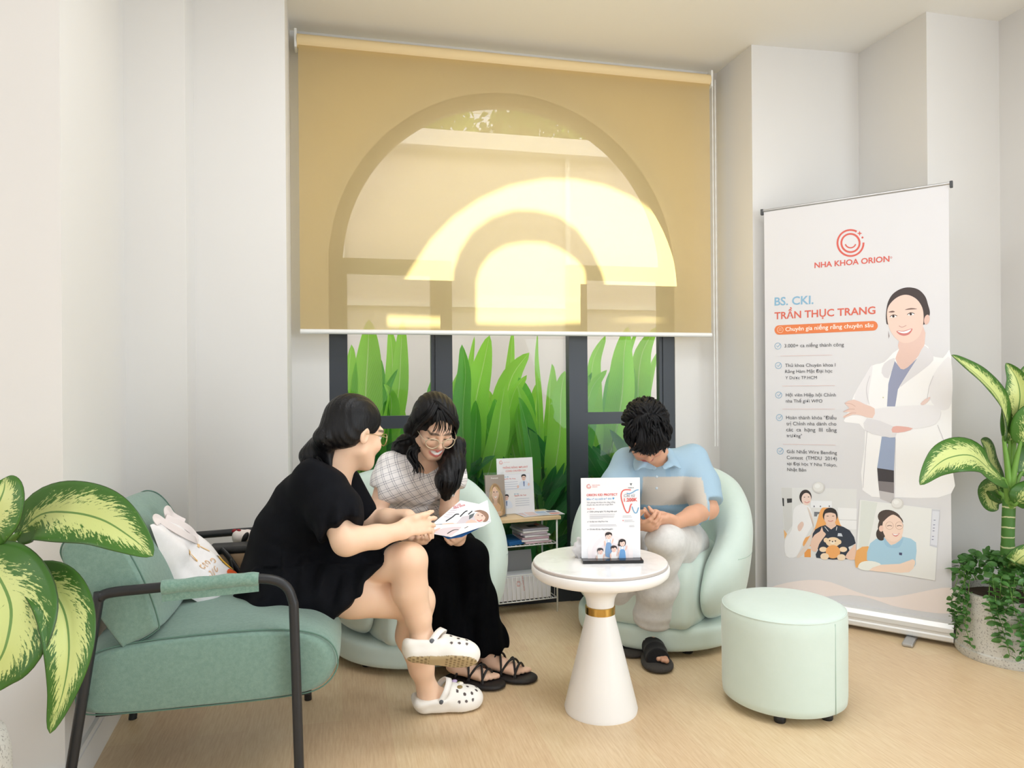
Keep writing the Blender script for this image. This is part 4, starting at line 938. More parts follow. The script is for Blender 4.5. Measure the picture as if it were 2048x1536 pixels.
def paint_head(V, col, c, R, k, lips, smile=0.0, down=False, brow=(40, 30, 28)):
    q = ((V-c) @ R)/k; x, y, z = q[:, 0], q[:, 1], q[:, 2]; ax = np.abs(x); f = (y > 0.055) & (y < 0.125) & (ax < 0.07) & (np.abs(z) < 0.13)
    def put(m, rgb, a): col[m] = col[m]*(1-a[m][:, None]) + np.array(lin(*rgb)[:3])*a[m][:, None]
    bl = np.exp(-(((ax-0.036)/0.02)**2 + ((z+0.03)/0.018)**2))*0.35; put(f, (226, 140, 120), bl)
    lip = np.clip(1.4-np.hypot((ax)/(0.025 if smile else 0.021), (z+0.068)/(0.0145 if smile else 0.0095)), 0, 0.45)/0.45*(y > 0.075); put(f, lips, np.clip(lip*1.3, 0, 1))
    if smile: t = np.clip(1.5-np.hypot(ax/0.0195, (z+0.0680-0.22*ax)/0.0068), 0, 0.5)/0.5*(y < 0.0950); put(f, (244, 240, 234), np.clip(t*1.5, 0, 1))
    br = np.clip(1.6-np.hypot((ax-0.031)/0.019, (z-0.021-0.004*np.cos((ax-0.03)*60))/0.0042), 0, 0.6)/0.6; put(f, brow, br*0.85)
    if down or smile: lash = np.clip(1.6-np.hypot((ax-0.031)/0.016, (z+0.0035-0.25*(ax-0.031)**2*40*0)/0.0026), 0, 0.6)/0.6; put(f, (28, 20, 20), lash*0.95)
    else:
        w = np.clip(1.5-np.hypot((ax-0.031)/0.0135, z/0.0062), 0, 0.5)/0.5; put(f, (238, 234, 230), w)
        ir = np.clip(1.4-np.hypot((ax-0.032)/0.0065, z/0.0068), 0, 0.4)/0.4; put(f, (26, 18, 16), ir)
        ln = np.clip(1.6-np.hypot((ax-0.031)/0.016, (z-0.0062)/0.0022), 0, 0.6)/0.6; put(f, (24, 18, 18), ln)
def body_obj(root, s, h, skin, heads=(), extra=None):
    V, Q = s.mesh(h); col = np.tile(np.array(lin(*skin)[:3]), (len(V), 1)); col *= (1+0.05*wob(V, 14, 3))[:, None]
    for c, R, k, lips, smile, down in heads: paint_head(V, col, c, R, k, lips, smile, down)
    if extra: extra(V, col)
    return mesh_np('body', V, Q, M_SKIN, col=np.clip(col, 0, 1), parent=root)
def cloth(root, name, s, h, m, disp=None, col=None):
    V, Q = s.mesh(h, disp); return mesh_np(name, V, Q, m, parent=root, col=None if col is None else col(V))
def limb(s, pts, rs, k=0.03, flat=None): return s.chain([np.asarray(p, float) for p in pts], rs, k, flat)
def lock(mb, pts, r0, r1, n=7, flat=0.45):
    p = bez(np.asarray(pts, float), 5); t = np.linspace(0, 1, len(p)); mb.tube(p, (r0+(r1-r0)*t)*np.minimum(1, 3.2*(1-t)+0.10), n, flat=flat)
def glasses(root, c, R, k, m, lens_r=0.0225, thick=0.0016, dx=0.0335, y=0.106, z=-0.004, name='glasses'):
    W = lambda *p: c + R @ (np.array(p)*k); mb = MB()
    for x in (-1, 1):
        mb.tube([W(x*dx+lens_r*math.cos(t)*1.08, y-0.010*abs(math.cos(t))*(1 if x*math.cos(t) > 0 else 0), z+lens_r*0.93*math.sin(t)) for t in np.linspace(0, 2*math.pi, 30, endpoint=False)], thick, 6, closed=True)
        mb.tube(bez([W(x*(dx+lens_r*1.08), y-0.012, z+0.008), W(x*0.072, y-0.03, z+0.009), W(x*0.080, 0.02, z+0.010), W(x*0.080, -0.015, z+0.006)], 5), 0.0013, 6)
    mb.tube(bez([W(-dx+lens_r, y, z+0.003), W(0, y+0.004, z+0.007), W(dx-lens_r, y, z+0.003)], 4), 0.0014, 6)
    fr_ = mb.build(name, m, root, smooth=True); ln = MB()
    for x in (-1, 1): ln.poly([W(x*dx+lens_r*math.cos(t), y-0.004, z+lens_r*0.9*math.sin(t)) for t in np.linspace(0, 2*math.pi, 24, endpoint=False)])
    ln.build('lenses', M_GLASS, fr_); return fr_
M_GOLD = mat('gold_wire', (206, 180, 140), 0.3, Metallic=0.8)

# ------------------------------------------------------------------ shoes
M_CROC = attr_mat('clog_foam', 0.6, 0.03, 400)
def clog(root, o, d, u, charm=False):
    d = nrm(d); u = nrm(u-np.dot(u, d)*d); l = np.cross(d, u); R = np.stack([l, d, u], 1); o = np.asarray(o, float); s = Sdf()
    zf = (np.array([0, 0, 1.0]), 0.8)
    s.chain([np.array(p) for p in ((0, 0.040, 0.030), (0, 0.10, 0.030), (0.003, 0.165, 0.030), (0.006, 0.198, 0.028))], [0.040, 0.041, 0.050, 0.046], 0.02, flat=zf)
    s.ell((0.004, 0.175, 0.036), (0.051, 0.070, 0.042), k=0.02); s.ell((0, 0.125, 0.052), (0.044, 0.055, 0.042), k=0.02); s.cap((-0.036, 0.02, 0.05), (-0.04, 0.11, 0.052), 0.010, None, 0.02); s.cap((0.036, 0.02, 0.05), (0.04, 0.11, 0.052), 0.010, None, 0.02); s.cap((-0.026, 0.008, 0.05), (0.026, 0.008, 0.05), 0.012, None, 0.03)
    s.ell((0, 0.070, 0.090), (0.034, 0.062, 0.068), k=0.008, op='s'); s.box((0, 0.06, 0.12), (0.06, 0.05, 0.055), rd=0.01, k=0.02, op='s'); s.cut((0, 0, 0.0), (0, 0, -1), 0.006)
    V, Q = s.mesh(0.0026); c = np.tile(np.array(lin(243, 240, 232)[:3]), (len(V), 1))
    sole = V[:, 2] < 0.0075; hx = np.minimum(np.abs(np.sin(V[:, 0]*150+np.floor(V[:, 1]*75)*1.57)), np.abs(np.sin(V[:, 1]*236))) ; spot = sole & (hx > 0.62) & ((V[:, 1] > 0.13) | (V[:, 1] < 0.085))
    c[sole] = lin(190, 172, 134)[:3]; c[spot] = lin(140, 122, 88)[:3]
    if not charm: pass
    for hx_, hy in ((-0.034, 0.150), (-0.041, 0.175), (-0.036, 0.205), (-0.018, 0.222), (0.004, 0.225), (0.026, 0.220), (0.042, 0.200), (0.046, 0.172), (0.036, 0.148), (-0.012, 0.190), (0.014, 0.190), (0.0, 0.165)):
        m = ((V[:, 0]-hx_)**2+((V[:, 1]-hy)*1.0)**2 < 0.0052**2) & (V[:, 2] > 0.03); c[m] = lin(70, 58, 56)[:3]
    for k_, zz in ((-1, 0.05), (1, 0.05)):
        for hy in (0.150, 0.175, 0.20):
            m = ((V[:, 1]-hy)**2+(V[:, 2]-zz+0.004)**2 < 0.0052**2) & (V[:, 0]*k_ > 0.02); c[m] = lin(84, 74, 72)[:3]
    sh_ = mesh_np('clog', V @ R.T + o, Q, M_CROC, col=c, parent=root); sh_['label'] = 'white clog with round holes'
    W = lambda *p: o + R @ np.array(p); st = MB(); P = bez([W(-0.047, 0.086, 0.050), W(-0.045, 0.105, 0.082), W(-0.022, 0.120, 0.104), W(0.0, 0.124, 0.110), W(0.022, 0.120, 0.104), W(0.045, 0.105, 0.082), W(0.047, 0.086, 0.050)], 5)
    G = []
    for i, p in enumerate(P):
        t = nrm(np.gradient(P, axis=0)[i]); f = nrm(R[:, 1]*0.9 - R[:, 2]*0.35); q = np.cross(t, f); w = 0.011; G.append([p-f*w+q*0.002, p+f*w+q*0.002, p+f*w-q*0.002, p-f*w-q*0.002])
    st.grid(G, closed=True); st.cc = lin(244, 241, 234); st.c = [lin(244, 241, 234)[:3]]*len(st.v); sp = st.build('strap', M_CROC, sh_, smooth=True, col=True)
    for x in (-1, 1): MB().lathe([(0, -0.001), (0.008, -0.001), (0.008, 0.003), (0.005, 0.0045), (0, 0.0045)], W(x*0.0485, 0.087, 0.051), 16, frame(R[:, 2], R[:, 0]*x), cap=False).build('rivet', mat('grey_rivet', (88, 92, 96), 0.4), sh_, smooth=True)
    if charm:
        for i, (x, y, z, rgb) in enumerate(((-0.020, 0.150, 0.090, (196, 176, 214)), (0.002, 0.168, 0.088, (246, 240, 226)), (-0.030, 0.172, 0.076, (206, 222, 120)), (0.022, 0.160, 0.084, (150, 130, 80)))): MB().sphere(W(x, y, z), (0.010, 0.011, 0.005), R, 12, 7).build('shoe_charm', mat('charm_%d' % rgb[0], rgb, 0.4), sh_, smooth=True)
    return sh_

# ================================================================== person in the black dress
J = dict(pel=at(566, 1145, 2.44), wst=at(583, 1075, 2.45), chs=at(628, 1000, 2.455), nck=at(674, 938, 2.465), hd=at(709, 866, 2.475),
         shR=at(640, 975, 2.325), shL=at(690, 965, 2.60), elR=at(693, 1082, 2.225), wrR=at(800, 1062, 2.33), elL=at(735, 1045, 2.62), wrL=at(815, 1032, 2.57),
         hpR=at(575, 1160, 2.355), hpL=at(578, 1145, 2.53), knR=at(832, 1203, 2.47), knL=at(818, 1122, 2.37))
pw = thing('person', 'person in a short black dress leaning forward on the sage armchair, legs crossed', 'person', A0+AF*0.2+E_Z*0.49, None)
dR = np.array([0.955, 0.295, 0]); oR = at_z(829, 1428, 0.0); anR = oR + dR*0.045 + E_Z*0.088
dL = nrm(np.array([0.985, 0.10, -0.10])); uL = nrm(np.array([0.10, 0.66, 0.75])); oL = at(806, 1322, 2.345); anL = oL + dL*0.045 + uL*0.085
HR = frame((0.66, 0.72, -0.22), (0.10, 0.03, 1)); HC = J['hd']; HK = 1.0
s = Sdf(); lat = nrm(J['shR']-J['shL'])
s.cap(J['pel'], J['wst'], 0.105, 0.098, 0.05, flat=(lat, 1.35)).cap(J['wst'], J['chs'], 0.098, 0.097, 0.05, flat=(lat, 1.25)).cap(J['chs'], J['nck']+np.array([-0.03, 0, -0.03]), 0.095, 0.055, 0.05, flat=(lat, 1.2))
limb(s, [J['nck']-HR[:, 1]*0.0+np.array([-0.015, 0, -0.04]), J['nck']+np.array([0.0, 0, 0.01]), HC+HR @ np.array([0, -0.015, -0.05])], [0.062, 0.054, 0.052], 0.03)
limb(s, [J['shR'], J['elR'], J['elR']*0.45+J['wrR']*0.55+np.array([0, 0, -0.004]), J['wrR']], [0.05, 0.043, 0.036, 0.025], 0.03); limb(s, [J['shL'], J['elL'], J['elL']*0.5+J['wrL']*0.5, J['wrL']], [0.05, 0.042, 0.036, 0.025], 0.03)
limb(s, [J['hpR'], J['hpR']*0.5+J['knR']*0.5+E_Z*0.0, J['knR'], J['knR']*0.62+anR*0.38+np.array([-0.024, 0, 0]), anR*0.75+J['knR']*0.25+np.array([-0.01, 0, 0]), anR], [0.088, 0.084, 0.060, 0.058, 0.042, 0.033], 0.03)
limb(s, [J['hpL'], J['hpL']*0.5+J['knL']*0.5+E_Z*0.015, J['knL'], J['knL']*0.62+anL*0.38+np.array([-0.012, 0, 0]), anL*0.75+J['knL']*0.25, anL], [0.088, 0.080, 0.060, 0.058, 0.043, 0.034], 0.012)
foot(s, oR+dR*0.014+E_Z*0.012, dR, E_Z, 0.95); foot(s, oL+dL*0.014+uL*0.012, dL, uL, 0.95)
limb(s, [anR, oR+dR*0.05+E_Z*0.05], [0.033, 0.034], 0.02); limb(s, [anL, oL+dL*0.05+uL*0.05], [0.034, 0.034], 0.02)
hand(s, J['wrR'], at(868, 1040, 2.40)-J['wrR'], np.array([0.2, 0.85, -0.25]), np.array([0, 0, 1.0]), (0.18, 0.30, 0.42, 0.55), 0.92, 0.25, tdir=nrm(np.array([0.85, 0.25, 0.35])))
hand(s, J['wrL'], at(858, 1052, 2.50)-J['wrL'], np.array([0.2, -0.35, -0.8]), np.array([0.3, -0.9, 0.3]), (0.35, 0.4, 0.45, 0.5), 0.92, 0.3)
head(s, HC, HR, HK, 0.97)
def knee_tone(V, col):
    for kn in (J['knR'], J['knL']): a = np.exp(-((V-kn)**2).sum(1)/0.05**2)*0.12; col[:] = col*(1-a[:, None]) + a[:, None]*np.array(lin(222, 150, 118)[:3])
body_obj(pw, s, 0.0036, (240, 202, 172), [(HC, HR, HK, (200, 110, 100), 0, False)], knee_tone)
# black dress
M_DRESS = m_fabric('black_crepe', (9, 10, 15), (12, 14, 20), 30, 0.8, 0.3, 500, 0.0, 0.14)
g = Sdf()
g.cap(J['pel'], J['wst'], 0.130, 0.119, 0.05, flat=(lat, 1.34)).cap(J['wst'], J['chs'], 0.119, 0.113, 0.05, flat=(lat, 1.25)).cap(J['chs'], J['nck']+np.array([-0.046, -0.02, -0.045]), 0.112, 0.062, 0.05, flat=(lat, 1.3))
slR = J['shR']*0.15+J['elR']*0.85
limb(g, [J['shR']+np.array([-0.01, 0.03, 0]), J['shR']*0.5+J['elR']*0.5+np.array([0.01, -0.0, 0.0]), slR+np.array([0.006, 0, 0])], [0.076, 0.082, 0.078], 0.05); g.ell(J['shR']+np.array([-0.01, 0.02, 0.012]), 0.070, k=0.05); limb(g, [J['shL'], J['shL']*0.3+J['elL']*0.7], [0.056, 0.054], 0.03)
hemn = at(790, 1085, 2.3)
limb(g, [J['pel']+np.array([0.0, 0, -0.01]), J['hpR']*0.45+J['knR']*0.55+E_Z*0.035, J['knR']*0.85+J['hpR']*0.15+E_Z*0.05], [0.125, 0.100, 0.085], 0.05); limb(g, [J['hpL'], J['hpL']*0.4+J['knL']*0.6+E_Z*0.02, J['knL']], [0.115, 0.095, 0.080], 0.05)
limb(g, [J['hpR']+np.array([-0.03, 0.0, -0.015]), at(650, 1195, 2.33), at(720, 1190, 2.33)], [0.095, 0.082, 0.06], 0.05); g.ell(at(560, 1190, 2.43), (0.15, 0.19, 0.075), rotz(TH), 0.05); g.ell(at(620, 1175, 2.34), (0.11, 0.06, 0.085), rotz(TH), 0.05)
hA, hB = ray(643, 1262), ray(792, 1075); hn = nrm(np.cross(hA, hB)); hn = hn if np.dot(hn, ray(860, 1200)) > 0 else -hn
hn = nrm(hn + np.array([0, 0.10, 0])); hs = Sdf(); hp0 = at(716, 1178, 2.36)
def hem(P):      # the hem only trims the skirt, not the sleeves
    q = P-hp0; d = q @ hn - 0.010*np.sin(P[:, 2]*55+P[:, 1]*30); return np.where(P[:, 2] > 0.69, -0.05, d)
g.fn(lambda P: hem(P), [-99]*3, [99]*3, 0.006, 'i')
sd = nrm(J['elR']-J['shR']); g.fn(lambda P: np.where(((P-J['shR']) @ sd > 0.02) & ((((P-J['shR'])-np.outer((P-J['shR']) @ sd, sd))**2).sum(1) < 0.02), np.where((P[:, 1] < J['pel'][1]-0.07) & (P[:, 2] > 0.60), (P-slR) @ sd, -0.05), -0.05), [-99]*3, [99]*3, 0.004, 'i')
g.cut(J['nck']+np.array([0.012, 0, 0.012]), np.array([0.45, 0.0, 0.9]), 0.01)
ax1 = nrm(J['chs']-J['pel'])
def folds(P):
    d = 0.0055*wob(P*np.array([1, 1, 0.8]), 17, 5)
    f = (P-J['wst']) @ ax1; ang = (P-J['wst']) @ AF*60 + (P-J['wst']) @ AS*22
    sk = np.exp(-((f+0.045)/0.06)**2)*((P-J['wst']) @ AF > -0.02); d += sk*0.0075*np.sin(ang*1.6)
    d += 0.0035*np.exp(-(f/0.013)**2)                                         # the seam at the waist
    sl = np.exp(-(((P-slR) @ sd)/0.05)**2)*((((P-slR)**2).sum(1)) < 0.13**2); d += sl*0.009*np.sin(((P-slR) @ AF)*110)
    dr = ((P-at(660, 1170, 2.3)) @ hn); d += 0.008*np.sin(dr*62+((P-hp0) @ AS)*6)*(P[:, 2] < 0.60)*(dr > -0.22)
    return d
cloth(pw, 'dress', g, 0.0052, M_DRESS, folds)
# hair in a low ponytail
W = lambda *p: HC + HR @ np.array(p)
h = Sdf(); h.ell(W(0, -0.020, 0.042), (0.083, 0.104, 0.090), HR, 0.02); h.ell(W(0, -0.050, -0.012), (0.076, 0.070, 0.070), HR, 0.03)
h.ell(W(0, 0.085, -0.030), (0.078, 0.062, 0.088), HR, 0.012, 's'); h.ell(W(0.085, 0.022, -0.040), (0.035, 0.052, 0.048), HR, 0.012, 's'); h.ell(W(-0.085, 0.022, -0.040), (0.035, 0.052, 0.048), HR, 0.012, 's')
h.cut(W(0, -0.06, -0.062), HR @ np.array([0, 0.45, -1.0]), 0.02)
pony = W(0, -0.118, -0.035); limb(h, [W(0, -0.10, -0.01), pony, at(636, 895, 2.455), at(622, 912, 2.44), at(632, 938, 2.42)], [0.034, 0.026, 0.034, 0.036, 0.016], 0.02); limb(h, [pony, at(652, 905, 2.42), at(660, 935, 2.40)], [0.026, 0.026, 0.008], 0.02)
cloth(pw, 'hair', h, 0.0038, M_HAIR, lambda P: 0.0012*np.sin(((P-HC) @ HR[:, 0])*420 + ((P-HC) @ HR[:, 2])*120))
hl = MB()
for i in range(36):
    a = RNG.uniform(-1, 1); b = RNG.uniform(-1, 1); lock(hl, [pony+RNG.normal(0, 0.010, 3), at(640+12*a, 893, 2.455+0.02*b), at(624+18*a, 912+6*b, 2.435+0.03*b), at(628+34*a, 938+8*b, 2.42+0.03*b)], 0.006, 0.003, 6)
hl.build('ponytail', M_HAIR, pw, smooth=True)
MB().tube([pony+HR @ np.array([0.027*math.cos(t), 0.004*math.sin(t), 0.027*math.sin(t)]) for t in np.linspace(0, 2*math.pi, 20, endpoint=False)], 0.005, 8, closed=True).build('hair_tie', M_GLIDE, pw, smooth=True)
glasses(pw, HC, HR, 1.0, M_GOLD, 0.022)
clog(pw, oR, dR, E_Z, True); clog(pw, oL, dL, uL, False)

# ================================================================== person in the plaid blouse
K = dict(pel=at(838, 1065, 3.16), wst=at(832, 1010, 3.11), chs=at(832, 955, 3.04), nck=at(852, 915, 2.97), hd=at(868, 852, 2.90),
         shR=at(783, 935, 2.98), shL=at(902, 932, 3.02), elR=at(752, 1032, 2.93), wrR=at(822, 1078, 2.76), elL=at(898, 1025, 2.97), wrL=at(918, 1080, 2.80),
         hpR=at(805, 1085, 3.12), hpL=at(878, 1082, 3.15), knR=at(868, 1122, 2.86), knL=at(938, 1118, 2.90))
pp = thing('person', 'person with long black hair and glasses in a plaid blouse, smiling at a leaflet', 'person', CA+E_Z*0.42)
fR = nrm(np.array([0.93, -0.36, 0])); fL = nrm(np.array([0.93, -0.30, 0])); hR_ = at_z(893, 1348, 0.022); hL_ = at_z(955, 1338, 0.022)
aR_ = hR_+fR*0.045+E_Z*0.075; aL_ = hL_+fL*0.045+E_Z*0.075
GR = frame((0.34, -0.74, -0.52), (0.22, -0.38, 1)); GC = K['hd']
s = Sdf(); lat = nrm(K['shL']-K['shR']); fw = nrm(np.cross(lat, E_Z)); fw = fw if fw[1] < 0 else -fw
s.cap(K['pel'], K['wst'], 0.10, 0.088, 0.05, flat=(lat, 1.4)).cap(K['wst'], K['chs'], 0.088, 0.095, 0.05, flat=(lat, 1.35)).cap(K['chs'], K['nck']+np.array([-0.01, 0.02, -0.04]), 0.095, 0.055, 0.05, flat=(lat, 1.4))
limb(s, [K['nck']+np.array([-0.005, 0.02, -0.04]), K['nck'], GC+GR @ np.array([0, -0.02, -0.05])], [0.058, 0.048, 0.046], 0.03)
limb(s, [K['shR'], K['elR'], K['elR']*0.5+K['wrR']*0.5, K['wrR']], [0.045, 0.038, 0.033, 0.023], 0.03); limb(s, [K['shL'], K['elL'], K['elL']*0.5+K['wrL']*0.5, K['wrL']], [0.045, 0.037, 0.033, 0.023], 0.03)
for hp_, kn, an in ((K['hpR'], K['knR'], aR_), (K['hpL'], K['knL'], aL_)): limb(s, [hp_, kn, kn*0.6+an*0.4, an], [0.075, 0.054, 0.048, 0.032], 0.02)
for o_, d_, an in ((hR_, fR, aR_), (hL_, fL, aL_)): foot(s, o_, d_, E_Z, 0.95); limb(s, [an, o_+d_*0.05+E_Z*0.045], [0.032, 0.033], 0.02)
hand(s, K['wrR'], at(852, 1086, 2.66)-K['wrR'], np.array([0.3, -0.1, 0.9]), np.array([0.2, 0.0, 1.0]), (1.0, 1.1, 1.15, 1.2), 0.9, 0.5, tdir=nrm(np.array([0.55, -0.3, 0.75])))
hand(s, K['wrL'], at(905, 1077, 2.62)-K['wrL'], np.array([-0.5, 0.1, 0.8]), np.array([0.6, -0.1, 0.6]), (0.45, 0.5, 0.5, 0.55), 0.9, 0.4)
head(s, GC, GR, 0.98, 0.95, 1.0)
body_obj(pp, s, 0.0032, (240, 200, 172), [(GC, GR, 0.98, (206, 112, 104), 1.0, True)])
# plaid blouse
def m_plaid():
    t = NT('plaid_cotton'); p = t.mapping(t.pos(), rot=(0.25, 0.35, 0.35)); sx = t.n('ShaderNodeSeparateXYZ'); t.l(p, sx.inputs[0]); acc = None
    for ch, per, ph in ((0, 0.030, 0.0), (0, 0.030, 0.007), (2, 0.030, 0.0), (2, 0.030, 0.0085)):
        fr_ = t.math('FRACT', t.math('MULTIPLY_ADD', sx.outputs[ch], 1/per, ph/per+10)); ln = t.math('LESS_THAN', fr_, 0.09); acc = ln if acc is None else t.math('ADD', acc, ln)
    t.surf(t.bsdf(t.mix(t.math('MULTIPLY', acc, 0.42), lin(252, 248, 246), lin(104, 104, 122)), 0.85, t.bump(t.noise(60, t.pos(), 3), 0.25, 0.006))); return t.m
M_PLAID = m_plaid()
g = Sdf()
g.cap(K['pel']+np.array([0, 0, 0.01]), K['wst'], 0.112, 0.096, 0.05, flat=(lat, 1.4)).cap(K['wst'], K['chs'], 0.096, 0.108, 0.05, flat=(lat, 1.35)).cap(K['chs'], K['nck']+np.array([-0.01, 0.03, -0.045]), 0.108, 0.062, 0.05, flat=(lat, 1.5))
for sg in (-1, 1): g.ell(K['chs']+fw*0.072+lat*sg*0.062+E_Z*-0.012, (0.058, 0.05, 0.055), k=0.04)
for a, b in ((K['shR'], K['elR']), (K['shL'], K['elL'])):
    limb(g, [a+E_Z*0.006, a*0.70+b*0.30+E_Z*0.004, a*0.52+b*0.48], [0.060, 0.064, 0.056], 0.035)
for a, b in ((K['shR'], K['elR']), (K['shL'], K['elL'])):
    d_ = nrm(b-a); e_ = a*0.53+b*0.47; g.fn(lambda P, e_=e_, d_=d_: np.where((((P-e_)**2).sum(1) < 0.0625**2*3.2) & (np.abs((P-K['chs']) @ lat) > 0.155), (P-e_) @ d_, -0.05), [-99]*3, [99]*3, 0.004, 'i')
# open neck
vN = K['nck']+fw*0.05; g.ell(K['nck']+fw*0.105+E_Z*-0.055, (0.042, 0.062, 0.105), k=0.008, op='s'); g.ell(K['nck']+E_Z*0.01, (0.064, 0.064, 0.045), k=0.01, op='s')
def pf_(P):
    f = P[:, 2]-K['wst'][2]; d = 0.0028*wob(P, 22, 9) + 0.007*np.exp(-((f-0.012)/0.012)**2) + 0.0035*np.exp(-((f+0.03)/0.05)**2)*np.sin(((P-K['wst']) @ lat)*130)
    return d
cloth(pp, 'blouse', g, 0.0048, M_PLAID, pf_)
# wide black trousers
M_TROUSER = m_fabric('black_trousers', (6, 7, 9), (9, 10, 13), 30, 0.85, 0.2, 500, 0.0, 0.05)
g = Sdf(); g.cap(K['pel'], K['pel']*0.5+(K['hpR']+K['hpL'])*0.25, 0.118, 0.118, 0.05, flat=(lat, 1.38))
for hp_, kn, an, sg in ((K['hpR'], K['knR'], aR_, -1), (K['hpL'], K['knL'], aL_, 1)):
    limb(g, [hp_, hp_*0.45+kn*0.55, kn+E_Z*0.004, kn*0.5+an*0.5+np.array([-0.015, 0.01, 0]), an+np.array([-0.012, 0.01, 0.035])], [0.100, 0.090, 0.076, 0.088, 0.094], 0.03)
zc = aR_[2]+0.028; g.cut((0, 0, zc-0.015), (0, 0, -1), 0.006)
def tf_(P): return 0.006*np.sin(((P-K['knR']) @ nrm(np.array([1, 0.35, 0])))*95 + 1.5*np.sin(P[:, 2]*9))*np.clip((0.50-P[:, 2])*5, 0, 1) + 0.003*wob(P, 14, 2)
cloth(pp, 'trousers', g, 0.0055, M_TROUSER, tf_)
# long hair with a fringe
W = lambda *p: GC + GR @ (np.array(p)*0.98)
h = Sdf(); h.ell(W(0, -0.018, 0.045), (0.086, 0.104, 0.088), GR, 0.02); h.ell(W(0, -0.055, -0.03), (0.082, 0.066, 0.10), GR, 0.03)
h.ell(W(0.004, 0.096, -0.030), (0.062, 0.066, 0.112), GR, 0.010, 's'); h.ell(W(-0.030, 0.080, 0.005), (0.036, 0.04, 0.055), GR, 0.010, 's')
limb(h, [W(0.07, -0.01, 0.04), W(0.086, -0.02, -0.03), at(916, 890, 2.92), at(908, 930, 2.87), at(896, 962, 2.84), at(892, 992, 2.835)], [0.030, 0.026, 0.030, 0.044, 0.050, 0.020], 0.02); limb(h, [W(0.04, -0.07, -0.05), at(905, 925, 2.93), at(884, 960, 2.88)], [0.045, 0.045, 0.030], 0.03)
limb(h, [W(-0.07, -0.02, 0.02), W(-0.088, -0.035, -0.05), at(808, 885, 2.97), at(790, 925, 3.09), at(786, 985, 3.16)], [0.032, 0.030, 0.028, 0.030, 0.015], 0.03); limb(h, [W(-0.07, -0.01, -0.02), at(827, 900, 2.89), at(836, 945, 2.88)], [0.03, 0.018, 0.006], 0.02); limb(h, [W(-0.03, -0.07, -0.06), at(815, 900, 3.03), at(800, 960, 3.13)], [0.06, 0.06, 0.03], 0.03)
h.ell(W(-0.088, 0.0, -0.008), (0.022, 0.026, 0.030), GR, 0.008, 's')
cloth(pp, 'hair', h, 0.0036, M_HAIR, lambda P: 0.0016*np.sin(((P-GC) @ GR[:, 0])*330 + wob(P, 12, 4)*2))
hl = MB()
for i in range(46):
    a, b = RNG.uniform(-1, 1), RNG.uniform(-1, 1); lock(hl, [W(0.062+0.02*a, 0.0, 0.075), W(0.092, -0.015+0.02*b, -0.02), at(917+7*a, 888, 2.92+0.02*b), at(908+15*a, 928, 2.86+0.03*b), at(897+21*a, 962, 2.815+0.03*b), at(893+17*a, 990+12*b, 2.81+0.03*b)], 0.0075, 0.004, 6)
for i in range(20):
    a, b = RNG.uniform(-1, 1), RNG.uniform(-1, 1); lock(hl, [W(-0.075, -0.01, 0.04), W(-0.094, 0.0+0.02*b, -0.05), at(824+8*a, 900, 2.88+0.02*b), at(836+10*a, 935, 2.875+0.01*b), at(836+14*a, 955+12*b, 2.87)], 0.006, 0.002, 6)
for i in range(16):
    a, b = RNG.uniform(-1, 1), RNG.uniform(-1, 1); lock(hl, [W(-0.078, -0.03, 0.03), W(-0.098, -0.03+0.02*b, -0.05), at(806+8*a, 880, 2.95+0.02*b), at(790+14*a, 898+6*b, 2.99)], 0.005, 0.002, 6)
hl.build('hair_strands', M_HAIR, pp, smooth=True)
fg = MB()
for i in range(46):      # swept from the parting to both temples
    t = i/45; n1, n2 = RNG.normal(0, .004), RNG.normal(0, .004)
    lock(fg, [W(0.022+n1, 0.035-0.05*t, 0.128-0.012*t*t), W(-0.020+n1, 0.078-0.055*t, 0.108-0.004*t), W(-0.056+n2*1.2, 0.086-0.05*t, 0.070-0.005*t+n1), W(-0.079+n2*0.5, 0.052-0.045*t, 0.020-0.02*t+n2), W(-0.086, 0.020-0.03*t, -0.030)], 0.0075, 0.003, 6)
for i in range(30):
    t = i/29; n1, n2 = RNG.normal(0, .003), RNG.normal(0, .004)
    lock(fg, [W(0.024+n1, 0.035-0.05*t, 0.128-0.012*t*t), W(0.052+n1, 0.072-0.05*t, 0.098), W(0.076+n2*0.6, 0.058-0.045*t, 0.050+n1), W(0.087, 0.030-0.04*t, -0.005+n2), W(0.091, 0.008-0.03*t, -0.050)], 0.0075, 0.003, 6)
for i in range(15):
    x = -0.040+0.080*i/14+RNG.normal(0, .003); lock(fg, [W(0.016+x*0.35, 0.058, 0.116), W(x*0.8+0.006, 0.092, 0.090), W(x*1.05+RNG.normal(0, .004), 0.101-abs(x)*0.15, 0.058), W(x*1.12+RNG.normal(0, .006), 0.098-abs(x)*0.22, 0.026+RNG.uniform(-0.012, 0.010))], 0.0030, 0.0012, 5)
fg.build('fringe', M_HAIR, pp, smooth=True)
glasses(pp, GC, GR, 0.98, mat('pale_gold_frame', (222, 206, 178), 0.3, Metallic=0.4), 0.0245, 0.0021, 0.0345, 0.108, -0.010)
er = MB(); er.sphere(W(-0.088, -0.004, -0.036), 0.0032).sphere(W(-0.089, -0.004, -0.044), 0.0036); er.build('earring', M_GOLD, pp, smooth=True)
